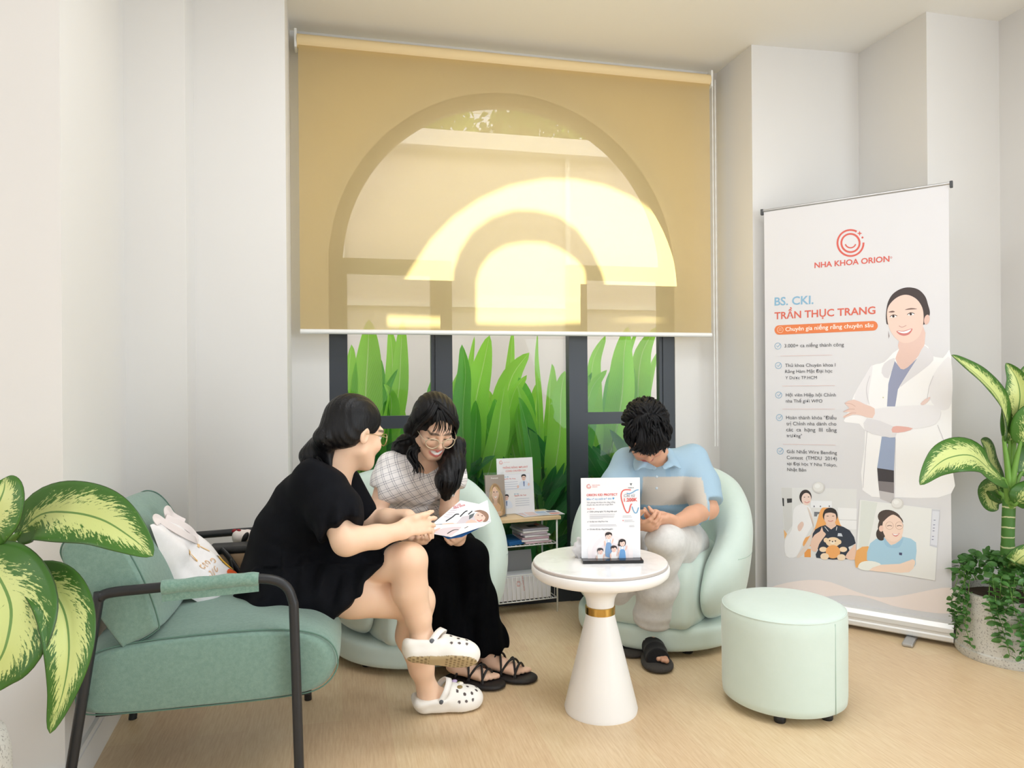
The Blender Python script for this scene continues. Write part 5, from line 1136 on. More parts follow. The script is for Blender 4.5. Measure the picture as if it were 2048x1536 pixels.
# strappy sandals
M_SAND = mat('black_sandal', (26, 22, 22), 0.55)
def sandal(root, o, d):
    o = np.asarray(o, float)*np.array([1, 1, 0]); l = np.cross(d, E_Z); R = np.stack([l, d, E_Z], 1); W_ = lambda *p: o + R @ np.array(p); s_ = Sdf()
    s_.chain([np.array(p) for p in ((0, 0.030, 0.012), (0, 0.10, 0.011), (0.0, 0.17, 0.011), (0.0, 0.205, 0.011))], [0.035, 0.035, 0.045, 0.042], 0.02, flat=(E_Z, 0.32)); s_.cut((0, 0, 0.001), (0, 0, -1)); s_.cut((0, 0, 0.022), (0, 0, 1))
    V, Q = s_.mesh(0.003); so = mesh_np('sandal', V @ R.T + o, Q, M_SAND, parent=root); so['label'] = 'black strappy sandal'
    mb = MB()
    for pts in (((-0.040, 0.175, 0.018), (-0.015, 0.160, 0.052), (0.02, 0.140, 0.056), (0.040, 0.105, 0.020)), ((0.042, 0.175, 0.018), (0.015, 0.160, 0.052), (-0.02, 0.140, 0.056), (-0.038, 0.105, 0.020)), ((-0.040, 0.190, 0.016), (-0.01, 0.183, 0.042), (0.02, 0.178, 0.042), (0.042, 0.165, 0.016)),
                ((-0.037, 0.115, 0.020), (-0.02, 0.105, 0.066), (0.015, 0.085, 0.074), (0.036, 0.055, 0.03)), ((0.038, 0.115, 0.020), (0.02, 0.105, 0.068), (-0.015, 0.085, 0.074), (-0.036, 0.055, 0.03))):
        mb.tube(bez([W_(p[0]*1.02, p[1], p[2]+(0.020 if p[2] > 0.04 else 0.0)) for p in pts], 6), 0.0045, 7)
    mb.build('sandal_straps', M_SAND, so, smooth=True)
sandal(pp, hR_, fR); sandal(pp, hL_, fL)

# ================================================================== person in the blue polo shirt
N = dict(pel=at(1328, 1062, 3.36), wst=at(1326, 1015, 3.36), chs=at(1322, 955, 3.30), nck=at(1308, 908, 3.21), hd=at(1292, 868, 3.11),
         shR=at(1252, 925, 3.24), shL=at(1388, 918, 3.28), elR=at(1222, 1020, 3.12), wrR=at(1262, 1052, 2.97), elL=at(1416, 1018, 3.14), wrL=at(1350, 1046, 2.97),
         hpR=at(1290, 1085, 3.34), hpL=at(1368, 1082, 3.34), knR=at(1240, 1096, 2.98), knL=at(1333, 1090, 2.94))
pm = thing('person', 'person with short black hair in a blue polo shirt, head bowed over their hands', 'person', CB+E_Z*0.42)
mR = nrm(np.array([0.10, -0.99, 0])); mL = nrm(np.array([-0.02, -1.0, 0])); kR_ = at_z(1240, 1262, 0.028); kL_ = at_z(1299, 1287, 0.028)
bR_ = kR_+mR*0.05+E_Z*0.085; bL_ = kL_+mL*0.05+E_Z*0.085
BR = frame((0.04, -0.52, -0.86), (-0.06, -0.84, 0.50)); BC = N['hd']
s = Sdf(); lat = nrm(N['shL']-N['shR']); fw = np.array([0, -1.0, 0])
s.cap(N['pel'], N['wst'], 0.105, 0.10, 0.05, flat=(lat, 1.4)).cap(N['wst'], N['chs'], 0.10, 0.11, 0.05, flat=(lat, 1.4)).cap(N['chs'], N['nck']+np.array([0, 0.03, -0.04]), 0.11, 0.06, 0.05, flat=(lat, 1.5))
limb(s, [N['nck']+np.array([0, 0.03, -0.04]), N['nck'], BC+BR @ np.array([0, -0.02, -0.05])], [0.064, 0.056, 0.054], 0.03)
limb(s, [N['shR'], N['elR'], N['elR']*0.5+N['wrR']*0.5, N['wrR']], [0.052, 0.042, 0.037, 0.027], 0.03); limb(s, [N['shL'], N['elL'], N['elL']*0.5+N['wrL']*0.5, N['wrL']], [0.052, 0.042, 0.038, 0.027], 0.03)
for hp_, kn, an in ((N['hpR'], N['knR'], bR_), (N['hpL'], N['knL'], bL_)): limb(s, [hp_, kn, kn*0.6+an*0.4+np.array([0, 0.02, 0]), an], [0.08, 0.058, 0.052, 0.036], 0.02)
for o_, d_, an in ((kR_, mR, bR_), (kL_, mL, bL_)): foot(s, o_, d_, E_Z, 1.05); limb(s, [an, o_+d_*0.05+E_Z*0.05], [0.036, 0.036], 0.02)
hand(s, N['wrL'], at(1303, 1042, 2.92)-N['wrL'], np.array([-0.2, 0.55, 0.6]), np.array([-0.2, 0.2, 1.0]), (0.55, 0.65, 0.75, 0.8), 1.0, 0.3, tdir=nrm(np.array([-0.85, 0.05, 0.35])))
hand(s, N['wrR'], at(1300, 1052, 2.90)-N['wrR'], np.array([0.2, 0.5, 0.6]), np.array([0.2, 0.2, 1.0]), (0.6, 0.7, 0.8, 0.85), 1.0, 0.3)
head(s, BC, BR, 1.02, 1.02)
body_obj(pm, s, 0.0034, (214, 164, 134), [(BC, BR, 1.02, (188, 96, 90), 0, True)])
# polo shirt: blue with a sand band across the chest
M_POLO = attr_mat('polo_cotton', 0.85, 0.25, 240)
g = Sdf()
g.cap(N['pel']+E_Z*-0.005, N['wst'], 0.130, 0.122, 0.05, flat=(lat, 1.38)).cap(N['wst'], N['chs'], 0.122, 0.128, 0.05, flat=(lat, 1.38)).cap(N['chs'], N['nck']+np.array([0, 0.035, -0.045]), 0.128, 0.068, 0.05, flat=(lat, 1.7))
arms = []
for a, b in ((N['shR'], N['elR']), (N['shL'], N['elL'])):
    limb(g, [a, a*0.5+b*0.5, a*0.06+b*0.94], [0.070, 0.078, 0.074], 0.045); d_ = nrm(b-a); e_ = a*0.10+b*0.90
    g.fn(lambda P, e_=e_, d_=d_, a=a: np.where(((P-e_)**2).sum(1) < 0.13**2, np.where(np.abs((P-N['chs']) @ lat) > 0.128, (P-e_) @ d_, -0.05), -0.05), [-99]*3, [99]*3, 0.004, 'i')
g.ell(N['nck']+np.array([0, -0.035, 0.012]), (0.062, 0.075, 0.055), k=0.01, op='s')
def sf_(P): return 0.0048*wob(P*np.array([1, 1, 0.7]), 15, 12) + 0.006*np.exp(-((P[:, 2]-0.56)/0.05)**2)*np.sin(P[:, 2]*115+P[:, 0]*14)
def polo_col(V):
    c = np.tile(np.array(lin(160, 188, 206)[:3]), (len(V), 1)); q = V-N['chs']; x = np.abs(q @ lat); zz = at(1320, 955, 3.2)[2]
    armL = np.minimum(*[np.linalg.norm((V-a)-np.clip(((V-a) @ (b-a))/np.dot(b-a, b-a), 0, 1)[:, None]*(b-a), axis=1) for a, b in ((N['shL'], N['elL']), (N['shR'], N['elR']))])
    body = (x < 0.118) & (armL > 0.062); band = (V[:, 2] < at(1320, 953, 3.17)[2]) & (V[:, 2] > at(1320, 1012, 3.17)[2]) & body; c[band] = lin(206, 198, 186)[:3]
    low = (V[:, 2] <= at(1320, 1012, 3.17)[2]) & body; c[low] = lin(150, 182, 202)[:3]
    pk = (np.abs(q @ lat+0.012) < 0.012) & (V[:, 2] > at(1320, 953, 3.17)[2]) & (V[:, 1] < N['chs'][1]); c[pk] = lin(150, 182, 204)[:3]
    return c
cloth(pm, 'polo_shirt', g, 0.0052, M_POLO, sf_, polo_col)
cl = Sdf()      # collar
for sg in (-1, 1):
    A_ = N['nck']+np.array([0.0, 0.060, 0.018]); B_ = N['nck']+lat*sg*0.074+np.array([0, 0.01, 0.010]); C_ = N['nck']+lat*sg*0.074+np.array([0, -0.062, -0.030]); D_ = N['nck']+lat*sg*0.022+np.array([0, -0.104, -0.050])
    nf = nrm(lat*sg*0.55+np.array([0, -0.45, 0.75])); limb(cl, [A_, B_, C_, D_], [0.017, 0.020, 0.022, 0.013], 0.006, flat=(nf, 0.33)); limb(cl, [B_*0.4+C_*0.6, C_+lat*sg*0.020+np.array([0, -0.022, -0.022])], [0.022, 0.014], 0.01, flat=(nf, 0.30))
cloth(pm, 'collar', cl, 0.0045, M_POLO, None, lambda V: np.tile(np.array(lin(164, 194, 214)[:3]), (len(V), 1)))
bt = MB()
for z in (-0.085, -0.135): bt.sphere(N['nck']+lat*-0.012+np.array([0, -0.115-0.1*(z+0.085), z]), (0.0055, 0.0025, 0.0055))
bt.build('shirt_button', mat('pale_button', (190, 206, 216), 0.3), pm, smooth=True)
# grey joggers
M_JOG = m_fabric('grey_jersey', (206, 204, 200), (220, 218, 214), 25, 0.9, 0.2, 500, 0.2)
g = Sdf(); g.cap(N['pel']+E_Z*-0.02, N['pel']*0.5+(N['hpR']+N['hpL'])*0.25, 0.125, 0.122, 0.05, flat=(lat, 1.38))
for hp_, kn, an in ((N['hpR'], N['knR'], bR_), (N['hpL'], N['knL'], bL_)):
    limb(g, [hp_, hp_*0.45+kn*0.55, kn+E_Z*0.006, kn*0.5+an*0.5+np.array([0, 0.022, 0]), an*0.85+kn*0.15+np.array([0, 0.01, 0.0]), an+E_Z*0.03], [0.104, 0.094, 0.072, 0.078, 0.080, 0.050], 0.03)
for an in (bR_, bL_): g.ell(an+E_Z*-0.02, (0.075, 0.075, 0.052), k=0.004, op='s')
def jf_(P): return 0.007*wob(P*np.array([0.7, 0.7, 1.6]), 17, 21) + 0.004*np.sin(P[:, 2]*120+wob(P, 9, 3)*2)*np.clip((0.22-P[:, 2])*8, 0, 1)
cloth(pm, 'joggers', g, 0.0055, M_JOG, jf_)
# short tousled hair
W = lambda *p: BC + BR @ (np.array(p)*1.02)
h = Sdf(); h.ell(W(0, -0.020, 0.045), (0.088, 0.106, 0.092), BR, 0.02); h.ell(W(0, -0.06, -0.02), (0.078, 0.058, 0.075), BR, 0.03); h.ell(W(0, 0.092, -0.042), (0.074, 0.060, 0.085), BR, 0.010, 's'); h.ell(W(0.088, 0.02, -0.05), (0.03, 0.045, 0.05), BR, 0.01, 's'); h.ell(W(-0.088, 0.02, -0.05), (0.03, 0.045, 0.05), BR, 0.01, 's')
cloth(pm, 'hair', h, 0.0045, M_HAIR2, lambda P: 0.004*wob(P, 55, 6))
tf2 = MB()
for i in range(420):      # tufts lie outwards from the crown and over the forehead
    th, ph = RNG.uniform(0, 2*math.pi), RNG.uniform(0.05, 1.75); q = np.array([math.sin(ph)*math.sin(th)*0.086, -0.02+math.sin(ph)*math.cos(th)*0.104, 0.045+math.cos(ph)*0.092])
    if q[1] > 0.045 and q[2] < 0.050: continue
    if q[2] < -0.04 and q[1] > -0.03: continue
    n_ = nrm((q-np.array([0, -0.02, 0.045]))/np.array([0.086, 0.104, 0.092])**2); sw = nrm(np.array([n_[0]*0.6+RNG.normal(0, 0.35), n_[1]*0.5+(0.9 if q[1] > -0.02 else -0.6), -0.55 if q[1] < 0.03 else -0.15])); sw = nrm(sw-n_*np.dot(sw, n_)*0.85)
    L = RNG.uniform(0.030, 0.052); lock(tf2, [W(*(q-n_*0.004)), W(*(q+sw*L*0.5+n_*0.010)), W(*(q+sw*L*0.85+n_*0.008)), W(*(q+sw*L*1.15+n_*0.000))], 0.0075, 0.003, 5)
for i in range(90):
    x = RNG.uniform(-0.066, 0.066); j = RNG.uniform(-0.02, 0.012); lock(tf2, [W(x*0.6, 0.050+j, 0.114-j*0.5), W(x*0.9+RNG.normal(0, .006), 0.092+j*0.4, 0.086-j), W(x*1.08+RNG.normal(0, .006), 0.106-abs(x)*0.3+RNG.normal(0, .003), 0.048), W(x*1.12+RNG.normal(0, .010), 0.102-abs(x)*0.4, 0.010+RNG.uniform(-0.030, 0.022))], 0.0062, 0.003, 5)
tf2.build('hair_tufts', M_HAIR2, pm, smooth=True)
# black padded slides
M_SLIDE = m_fabric('black_padded_slide', (20, 20, 22), (28, 28, 30), 60, 0.8, 0.4, 300, 0.1); M_SOLE = mat('dark_grey_sole', (66, 62, 58), 0.9, 0.25, 120)
def slide(root, o, d):
    o = np.asarray(o, float)*np.array([1, 1, 0]); l = np.cross(d, E_Z); R = np.stack([l, d, E_Z], 1); s_ = Sdf()
    s_.chain([np.array(p) for p in ((0, 0.035, 0.014), (0, 0.11, 0.014), (0, 0.19, 0.014), (0, 0.225, 0.014))], [0.040, 0.041, 0.051, 0.049], 0.02, flat=(E_Z, 0.34)); s_.cut((0, 0, 0.001), (0, 0, -1)); s_.cut((0, 0, 0.026), (0, 0, 1))
    V, Q = s_.mesh(0.0034); so = mesh_np('slide', V @ R.T + o, Q, M_SOLE, parent=root); so['label'] = 'black padded slide shoe'
    u_ = Sdf(); u_.cap((0, 0.070, 0.058), (0, 0.195, 0.034), 0.050, 0.050, 0.02, flat=(E_Z, 0.95)); u_.cut((0, 0, 0.014), (0, 0, -1)); u_.cut((0, 0.215, 0.03), (0, 1, 0.15)); u_.cut((0, 0.062, 0.06), (0, -1, -0.35))
    V, Q = u_.mesh(0.0034, lambda P: 0.0035*np.abs(np.sin(P[:, 1]*62))); mesh_np('upper', V @ R.T + o, Q, M_SLIDE, parent=so)
    MB().box(o+R @ np.array([0.038, 0.10, 0.075]), (0.004, 0.012, 0.018), R).build('buckle', mat('silver_tag', (200, 200, 200), 0.3, Metallic=0.8), so)
slide(pm, kR_, mR); slide(pm, kL_, mL)

# ================================================================== PRINTED THINGS AND SMALL THINGS
M_PAPER = mat('matt_paper', (220, 219, 221), 0.6); M_GLOSSP = mat('coated_paper', (238, 238, 240), 0.3); M_SILVER = mat('satin_aluminium', (188, 188, 188), 0.3, Metallic=0.7); M_DGREY = mat('dark_grey_cap', (70, 72, 74), 0.5)
def m_acrylic():
    t = NT('clear_acrylic'); fr_ = t.n('ShaderNodeMath', operation='MULTIPLY'); lw = t.n('ShaderNodeLayerWeight'); t.l(lw.outputs['Facing'], fr_.inputs[0]); fr_.inputs[1].default_value = 0.16; tr = t.n('ShaderNodeBsdfTransparent'); tr.inputs[0].default_value = (0.975, 0.98, 0.98, 1); gl_ = t.n('ShaderNodeBsdfGlossy'); gl_.inputs['Roughness'].default_value = 0.03
    mx = t.n('ShaderNodeMixShader'); t.l(fr_.outputs[0], mx.inputs[0]); t.l(tr.outputs[0], mx.inputs[1]); t.l(gl_.outputs[0], mx.inputs[2]); return t.surf(mx.outputs[0])
M_ACRYL = m_acrylic()
CORAL, TEAL, INK, SKINP, HAIRP = (212, 96, 84), (134, 184, 212), (76, 78, 84), (236, 206, 192), (58, 48, 46)
def logo(A, c, r, w=0.004, rgb=CORAL, star=True):
    A.ring(c, r, w, rgb, 62, 362, n=50); A.ring(c, r*0.70, w, rgb, 0, 360, n=50); A.ring((c[0], c[1]-r*0.05), r*0.42, w*0.7, rgb, 200, 340, n=20)
    if star:
        s_ = r*0.13; x, y = c[0]+r*0.70, c[1]-r*0.74; A.px([(x, y-s_*1.6), (x+s_*.4, y-s_*.4), (x+s_*1.6, y), (x+s_*.4, y+s_*.4), (x, y+s_*1.6), (x-s_*.4, y+s_*.4), (x-s_*1.6, y), (x-s_*.4, y-s_*.4)], rgb)
        A.oval((c[0]+r*0.92, c[1]-r*0.42), r*0.08, r*0.08, rgb); A.oval((c[0]+r*0.42, c[1]-r*0.86), r*0.05, r*0.05, rgb)
# ------------------------------------------------------------------ roll-up banner
BL0 = np.array([1.289, 3.70, 0]); BR0 = np.array([1.943, 3.207, 0]); BX = nrm(BR0-BL0); BN = np.cross(BX, E_Z); BLEN = float(np.linalg.norm(BR0-BL0))
bn = thing('roll_up_banner', 'tall white roll-up banner showing a smiling person in a white coat', 'banner', (BL0+BR0)/2)
RB = np.stack([BX, -BN, E_Z], 1)
def bp(u, z, off=0.0): return BL0 + BX*u + BN*off + E_Z*z
MB().prism([bp(0.004, 0.085), bp(BLEN-0.004, 0.085), bp(BLEN-0.004, 2.035), bp(0.004, 2.035)], -BN*0.0008).build('print_sheet', M_PAPER, bn)
MB().tube([bp(-0.004, 2.043), bp(BLEN+0.004, 2.043)], 0.0065, 10).build('top_rail', M_SILVER, bn, smooth=True, angle=40)
for u in (-0.006, BLEN+0.006): MB().box(bp(u, 2.037), (0.012, 0.018, 0.03), RB).build('end_cap', M_DGREY, bn, bevel=0.002)
prof = [(0.040, 0.020), (0.046, 0.026), (0.046, 0.042), (0.040, 0.048), (0.040, 0.056), (0.044, 0.062), (0.042, 0.080), (0.028, 0.098), (0.0, 0.104), (-0.028, 0.098), (-0.042, 0.080), (-0.044, 0.03), (-0.040, 0.020)]
MB().prism([bp(-0.006, z, d) for d, z in prof], BX*(BLEN+0.012)).build('base_cassette', mat('pale_aluminium', (226, 225, 222), 0.35, Metallic=0.25), bn, angle=30)
for u in (0.17, 0.66): MB().box(bp(u, 0.009, 0.055), (0.045, 0.19, 0.016), RB).build('swivel_foot', M_SILVER, bn, bevel=0.006)
MB().tube([bp(BLEN/2, 0.05, -0.03), bp(BLEN/2, 2.03, -0.012)], 0.007, 8).build('support_pole', M_SILVER, bn, smooth=True)
A = Art(BL0, BX, E_Z)
# faint peach wash at the foot and behind the person
A.px([(1541, 1175), (1640, 1160), (1760, 1195), (1905, 1175), (1906, 1225), (1800, 1215), (1700, 1190), (1541, 1205)], (243, 231, 226), 5)
logo(A, (1701, 486), 26, 0.0085)
A.text('NHA KHOA ORION', (1629, 536), (1779, 523), CORAL, 0.022); A.ring((1782.5, 515), 1.6, 0.0016, CORAL, n=14)
A.text('BS. CKI.', (1549, 611), (1627, 607.5), (136, 180, 208), 0.02); A.text('TRẦN THỤC TRANG', (1549, 638.5), (1751, 627.5), (214, 104, 86), 0.02)
ta = np.radians(np.linspace(90, 270, 14)); pill = [(1558.5+9.4*math.cos(t), 660-9.4*math.sin(t)) for t in ta] + [(1746+9.6*math.cos(t), 651.6-9.6*math.sin(t)) for t in ta+math.pi]
A.px(pill, (226, 126, 74)); A.ring((1560.5, 659.5), 6, 0.0016, (250, 225, 205), n=22); A.stroke([(1557.5, 658), (1563.5, 657.5)], 0.0016, (250, 225, 205), 0); A.stroke([(1557.5, 661), (1563.5, 660.5)], 0.0016, (250, 225, 205), 0)
A.text('Chuyên gia niềng răng chuyên sâu', (1571, 662.5), (1746.5, 654), (255, 244, 236), 0.008)
for cx, cy in ((1556, 692), (1557, 731), (1557.6, 790), (1559, 835), (1560.6, 902)): A.ring((cx, cy), 6.2, 0.0022, (120, 172, 204), n=26); A.stroke([(cx-3, cy-0.5), (cx-0.7, cy+2.4), (cx+4.6, cy-4)], 0.0026, (120, 172, 204), 0)
for t_, a_, b_ in (('3.000+ ca niềng thành công', (1569, 695), (1688, 692.5)), ('Thủ khoa Chuyên khoa I', (1570.5, 734), (1671, 733)), ('Răng Hàm Mặt Đại học', (1570.5, 746), (1665, 745)), ('Y Dược TP.HCM', (1571, 758.4), (1634, 758)),
                   ('Hội viên Hiệp hội Chỉnh', (1572, 793), (1672, 793)), ('nha Thế giới WFO', (1572, 805), (1645, 805)), ('Hoàn thành khóa "Điều', (1572.6, 838.3), (1672.8, 839)), ('trị Chỉnh nha dành cho', (1573, 850.4), (1673, 851)), ('các  ca  hạng  III  tăng', (1573, 862.4), (1673.6, 863.7)), ('trưởng"', (1573.5, 874), (1604.4, 875)),
                   ('Giải Nhất Wire Bending', (1574, 906), (1674, 908.8)), ('Contest  (TMDU  2014)', (1574, 918), (1674, 920.5)), ('tại Đại học Y Nha Tokyo,', (1574.3, 930), (1674, 933)), ('Nhật Bản', (1574.8, 942), (1612.6, 943))): A.text(t_, a_, b_, INK, 0.0)
for a_, b_ in (((1561, 712), (1664.6, 710)), ((1564.5, 772), (1670, 771)), ((1565, 818), (1670, 818)), ((1566, 888), (1671.5, 890))): A.stroke([a_, b_], 0.0016, (222, 190, 184), 0)
A.build('lettering', bn)
A = Art(BL0, BX, E_Z); q4 = lambda L: [(1640+x/3.657, 560+y/3.657) for x, y in L]
COAT, COAT2, COAT3, SCRUB = (234, 232, 234), (222, 220, 223), (244, 243, 243), (150, 156, 182)
# white coat, scrubs, trousers, head, crossed arms
A.px(q4([(575, 505), (470, 600), (385, 625), (330, 700), (250, 840), (190, 1000), (185, 1040), (330, 1100), (310, 1536), (600, 1590), (960, 1560), (962, 1290), (960, 560), (900, 570), (815, 550), (765, 470)]), COAT3, 3)
A.px(q4([(385, 625), (330, 700), (250, 860), (340, 920), (360, 800)]), COAT, 4); A.px(q4([(958, 575), (880, 620), (820, 720), (800, 860), (880, 950), (962, 900)]), COAT, 3)
A.px(q4([(545, 590), (500, 760), (490, 925), (550, 925), (570, 800), (640, 690), (712, 572), (640, 640), (590, 650)]), SCRUB); A.px(q4([(452, 1145), (418, 1375), (541, 1393), (552, 1150)]), (154, 168, 196))
A.px(q4([(418, 1375), (541, 1393), (541, 1480), (425, 1470)]), (62, 58, 62)); A.px(q4([(425, 1470), (541, 1480), (541, 1560), (432, 1540)]), (128, 122, 124)); A.px(q4([(432, 1540), (541, 1560), (540, 1640), (440, 1600)]), (196, 192, 192))
A.px(q4([(580, 440), (578, 510), (552, 575), (590, 650), (640, 640), (712, 565), (765, 470), (750, 330)]), (228, 196, 184), 2)
A.px(q4([(540, 570), (470, 610), (450, 680), (500, 720), (545, 600)]), COAT2, 2); A.px(q4([(765, 478), (712, 572), (580, 780), (640, 740), (800, 620), (830, 560)]), COAT2, 2)
A.px(q4([(484, 300), (490, 190), (520, 118), (572, 74), (640, 54), (716, 68), (768, 118), (790, 180), (804, 245), (780, 300), (740, 330), (520, 330)]), (66, 56, 55), 5)
A.oval((1640+782/3.657, 560+290/3.657), 5.5, 10, (226, 190, 176), 0.2)
A.px(q4([(490, 262), (503, 190), (560, 130), (630, 108), (700, 135), (745, 195), (758, 265), (750, 350), (722, 415), (672, 452), (612, 460), (552, 425), (508, 355)]), SKINP, 5)
A.px(q4([(500, 235), (530, 225), (548, 232), (530, 238)]), (118, 92, 84), 3); A.px(q4([(620, 218), (665, 205), (712, 212), (668, 216)]), (118, 92, 84), 3)
for c, rx in (((537, 266), 6.5), ((664, 250), 7)): A.oval((1640+c[0]/3.657, 560+c[1]/3.657), rx, 2.6, (250, 246, 244), -0.08); A.oval((1640+c[0]/3.657, 560+c[1]/3.657), 2.5, 2.5, (60, 42, 38)); A.stroke(q4([(c[0]-26, c[1]+3), (c[0], c[1]-11), (c[0]+28, c[1]-3)]), 0.003, (64, 46, 44))
A.stroke(q4([(578, 335), (600, 345), (632, 332)]), 0.003, (200, 156, 146)); A.px(q4([(560, 372), (615, 372), (676, 355), (655, 395), (615, 408), (580, 398)]), (206, 124, 120), 3); A.px(q4([(568, 374), (615, 377), (668, 360), (645, 384), (612, 390), (584, 384)]), (252, 250, 248), 3)
A.px(q4([(500, 370), (508, 410), (503, 430)]), (120, 100, 96)); A.px(q4([(385, 945), (760, 915), (880, 940), (850, 1050), (700, 1085), (540, 1070), (380, 1010)]), COAT, 3); A.px(q4([(345, 1010), (535, 1070), (552, 1150), (450, 1140), (330, 1100)]), COAT2, 2)
A.px(q4([(168, 965), (215, 935), (180, 900), (250, 875), (330, 910), (400, 940), (385, 1010), (300, 990), (240, 985), (180, 1008), (172, 995), (225, 965)]), (232, 202, 190), 2)
for L in ([(182, 900), (225, 905), (260, 925)], [(172, 962), (215, 945), (255, 945)], [(178, 1000), (225, 975), (265, 972)]): A.stroke(q4(L), 0.0022, (206, 166, 152))
A.px(q4([(535, 1072), (600, 1070), (680, 1085), (620, 1110), (530, 1115)]), (228, 178, 168), 2); A.px(q4([(735, 905), (770, 870), (808, 855), (790, 890), (755, 915)]), (232, 206, 198), 2); A.oval((1766.5, 795), 1.3, 1.3, (196, 196, 160))
for L in ([(365, 700), (340, 800), (360, 910)], [(830, 700), (800, 780), (785, 870)], [(860, 1060), (900, 1160), (920, 1230)], [(345, 1105), (330, 1300), (315, 1520)], [(553, 1160), (548, 1400), (545, 1600)]): A.stroke(q4(L), 0.0022, (206, 204, 208))
A.build('portrait_print', bn)
A = Art(BL0, BX, E_Z); r5 = lambda L: [(1540+x/5.389, 940+y/5.389) for x, y in L]; ro = lambda x, y, rx, ry, c, rot=0: A.oval((1540+x/5.389, 940+y/5.389), rx/5.389, ry/5.389, c, rot)
# small photograph: a person in white beside a patient with a toy bear in an orange chair
A.px(r5([(118, 188), (935, 205), (918, 972), (165, 930)]), (226, 226, 225)); A.px(r5([(122, 190), (236, 193), (240, 600), (160, 700)]), (214, 213, 211)); A.px(r5([(132, 300), (150, 305), (152, 390), (138, 388)]), (40, 40, 42)); A.px(r5([(182, 308), (237, 306), (237, 350), (186, 356)]), (58, 58, 60))
A.px(r5([(440, 330), (668, 335), (668, 412), (440, 405)]), (238, 239, 242)); A.px(r5([(730, 405), (936, 415), (930, 640), (760, 640)]), (238, 238, 238)); A.stroke(r5([(740, 536), (935, 541)]), 0.002, (196, 196, 196), 0)
for x, y in ((476, 392), (544, 392), (640, 390)): ro(x, y, 7, 9, (110, 110, 120))
A.px(r5([(476, 450), (545, 452), (545, 470), (512, 478), (506, 500), (476, 500)]), (120, 122, 128))
A.px(r5([(545, 430), (600, 405), (700, 430), (760, 590), (830, 700), (500, 800), (365, 830), (370, 740), (440, 700), (490, 610)]), (240, 172, 102), 3); A.px(r5([(370, 850), (440, 850), (440, 940), (372, 938)]), (236, 160, 84)); A.px(r5([(150, 640), (185, 690), (158, 745)]), (236, 182, 120))
A.px(r5([(330, 370), (255, 430), (235, 640), (160, 760), (175, 925), (285, 930), (360, 770), (420, 660), (470, 560), (440, 420), (400, 380)]), (240, 239, 240), 3); A.px(r5([(400, 400), (450, 480), (470, 620), (380, 800), (290, 928), (330, 935), (440, 800), (480, 640)]), (226, 212, 202), 3)
ro(383, 290, 66, 78, (56, 48, 48)); ro(392, 312, 52, 66, (240, 214, 202)); A.stroke(r5([(372, 340), (400, 352), (428, 338)]), 0.0028, (214, 110, 110)); ro(372, 292, 8, 4, (70, 60, 60)); ro(416, 290, 8, 4, (70, 60, 60)); A.px(r5([(300, 600), (345, 555), (365, 590), (330, 655), (305, 650)]), (230, 200, 186), 3)
A.px(r5([(600, 592), (715, 590), (860, 650), (925, 790), (845, 830), (855, 960), (500, 945), (520, 860), (455, 740), (490, 640)]), (46, 54, 68), 2); A.px(r5([(600, 595), (660, 640), (715, 600), (700, 560), (610, 560)]), (234, 198, 178)); A.stroke(r5([(590, 610), (630, 660)]), 0.003, (220, 220, 224), 0); A.stroke(r5([(722, 610), (715, 650)]), 0.003, (220, 220, 224), 0)
A.px(r5([(735, 680), (770, 682), (785, 716), (728, 712)]), (206, 212, 220)); ro(650, 490, 80, 80, (46, 40, 40)); ro(650, 515, 66, 76, (238, 204, 184)); A.px(r5([(572, 490), (590, 430), (650, 405), (710, 430), (728, 490), (700, 470), (650, 458), (600, 468)]), (48, 42, 42), 3)
ro(622, 496, 13, 3.5, (90, 70, 64)); ro(682, 496, 13, 3.5, (90, 70, 64)); A.stroke(r5([(625, 545), (652, 553), (682, 543)]), 0.003, (206, 118, 112))
A.px(r5([(440, 780), (480, 700), (540, 660), (560, 610), (575, 660), (605, 690), (570, 740), (530, 800), (500, 880), (450, 860)]), (236, 200, 178), 2); A.px(r5([(820, 950), (830, 900), (890, 830), (925, 800), (922, 965)]), (234, 198, 176), 2)
for x, y, rx, ry, c in ((605, 755, 26, 26, (240, 212, 176)), (745, 775, 26, 26, (240, 212, 176)), (680, 775, 78, 52, (244, 216, 180)), (575, 855, 42, 28, (244, 218, 186)), (790, 855, 42, 28, (244, 218, 186)), (680, 880, 78, 72, (240, 172, 104)), (590, 930, 46, 36, (244, 220, 190)), (770, 940, 46, 34, (244, 220, 190)), (676, 780, 26, 18, (250, 234, 212))): ro(x, y, rx, ry, c)
for x, y in ((645, 760), (706, 764), (675, 770)): ro(x, y, 8, 7, (70, 50, 44))
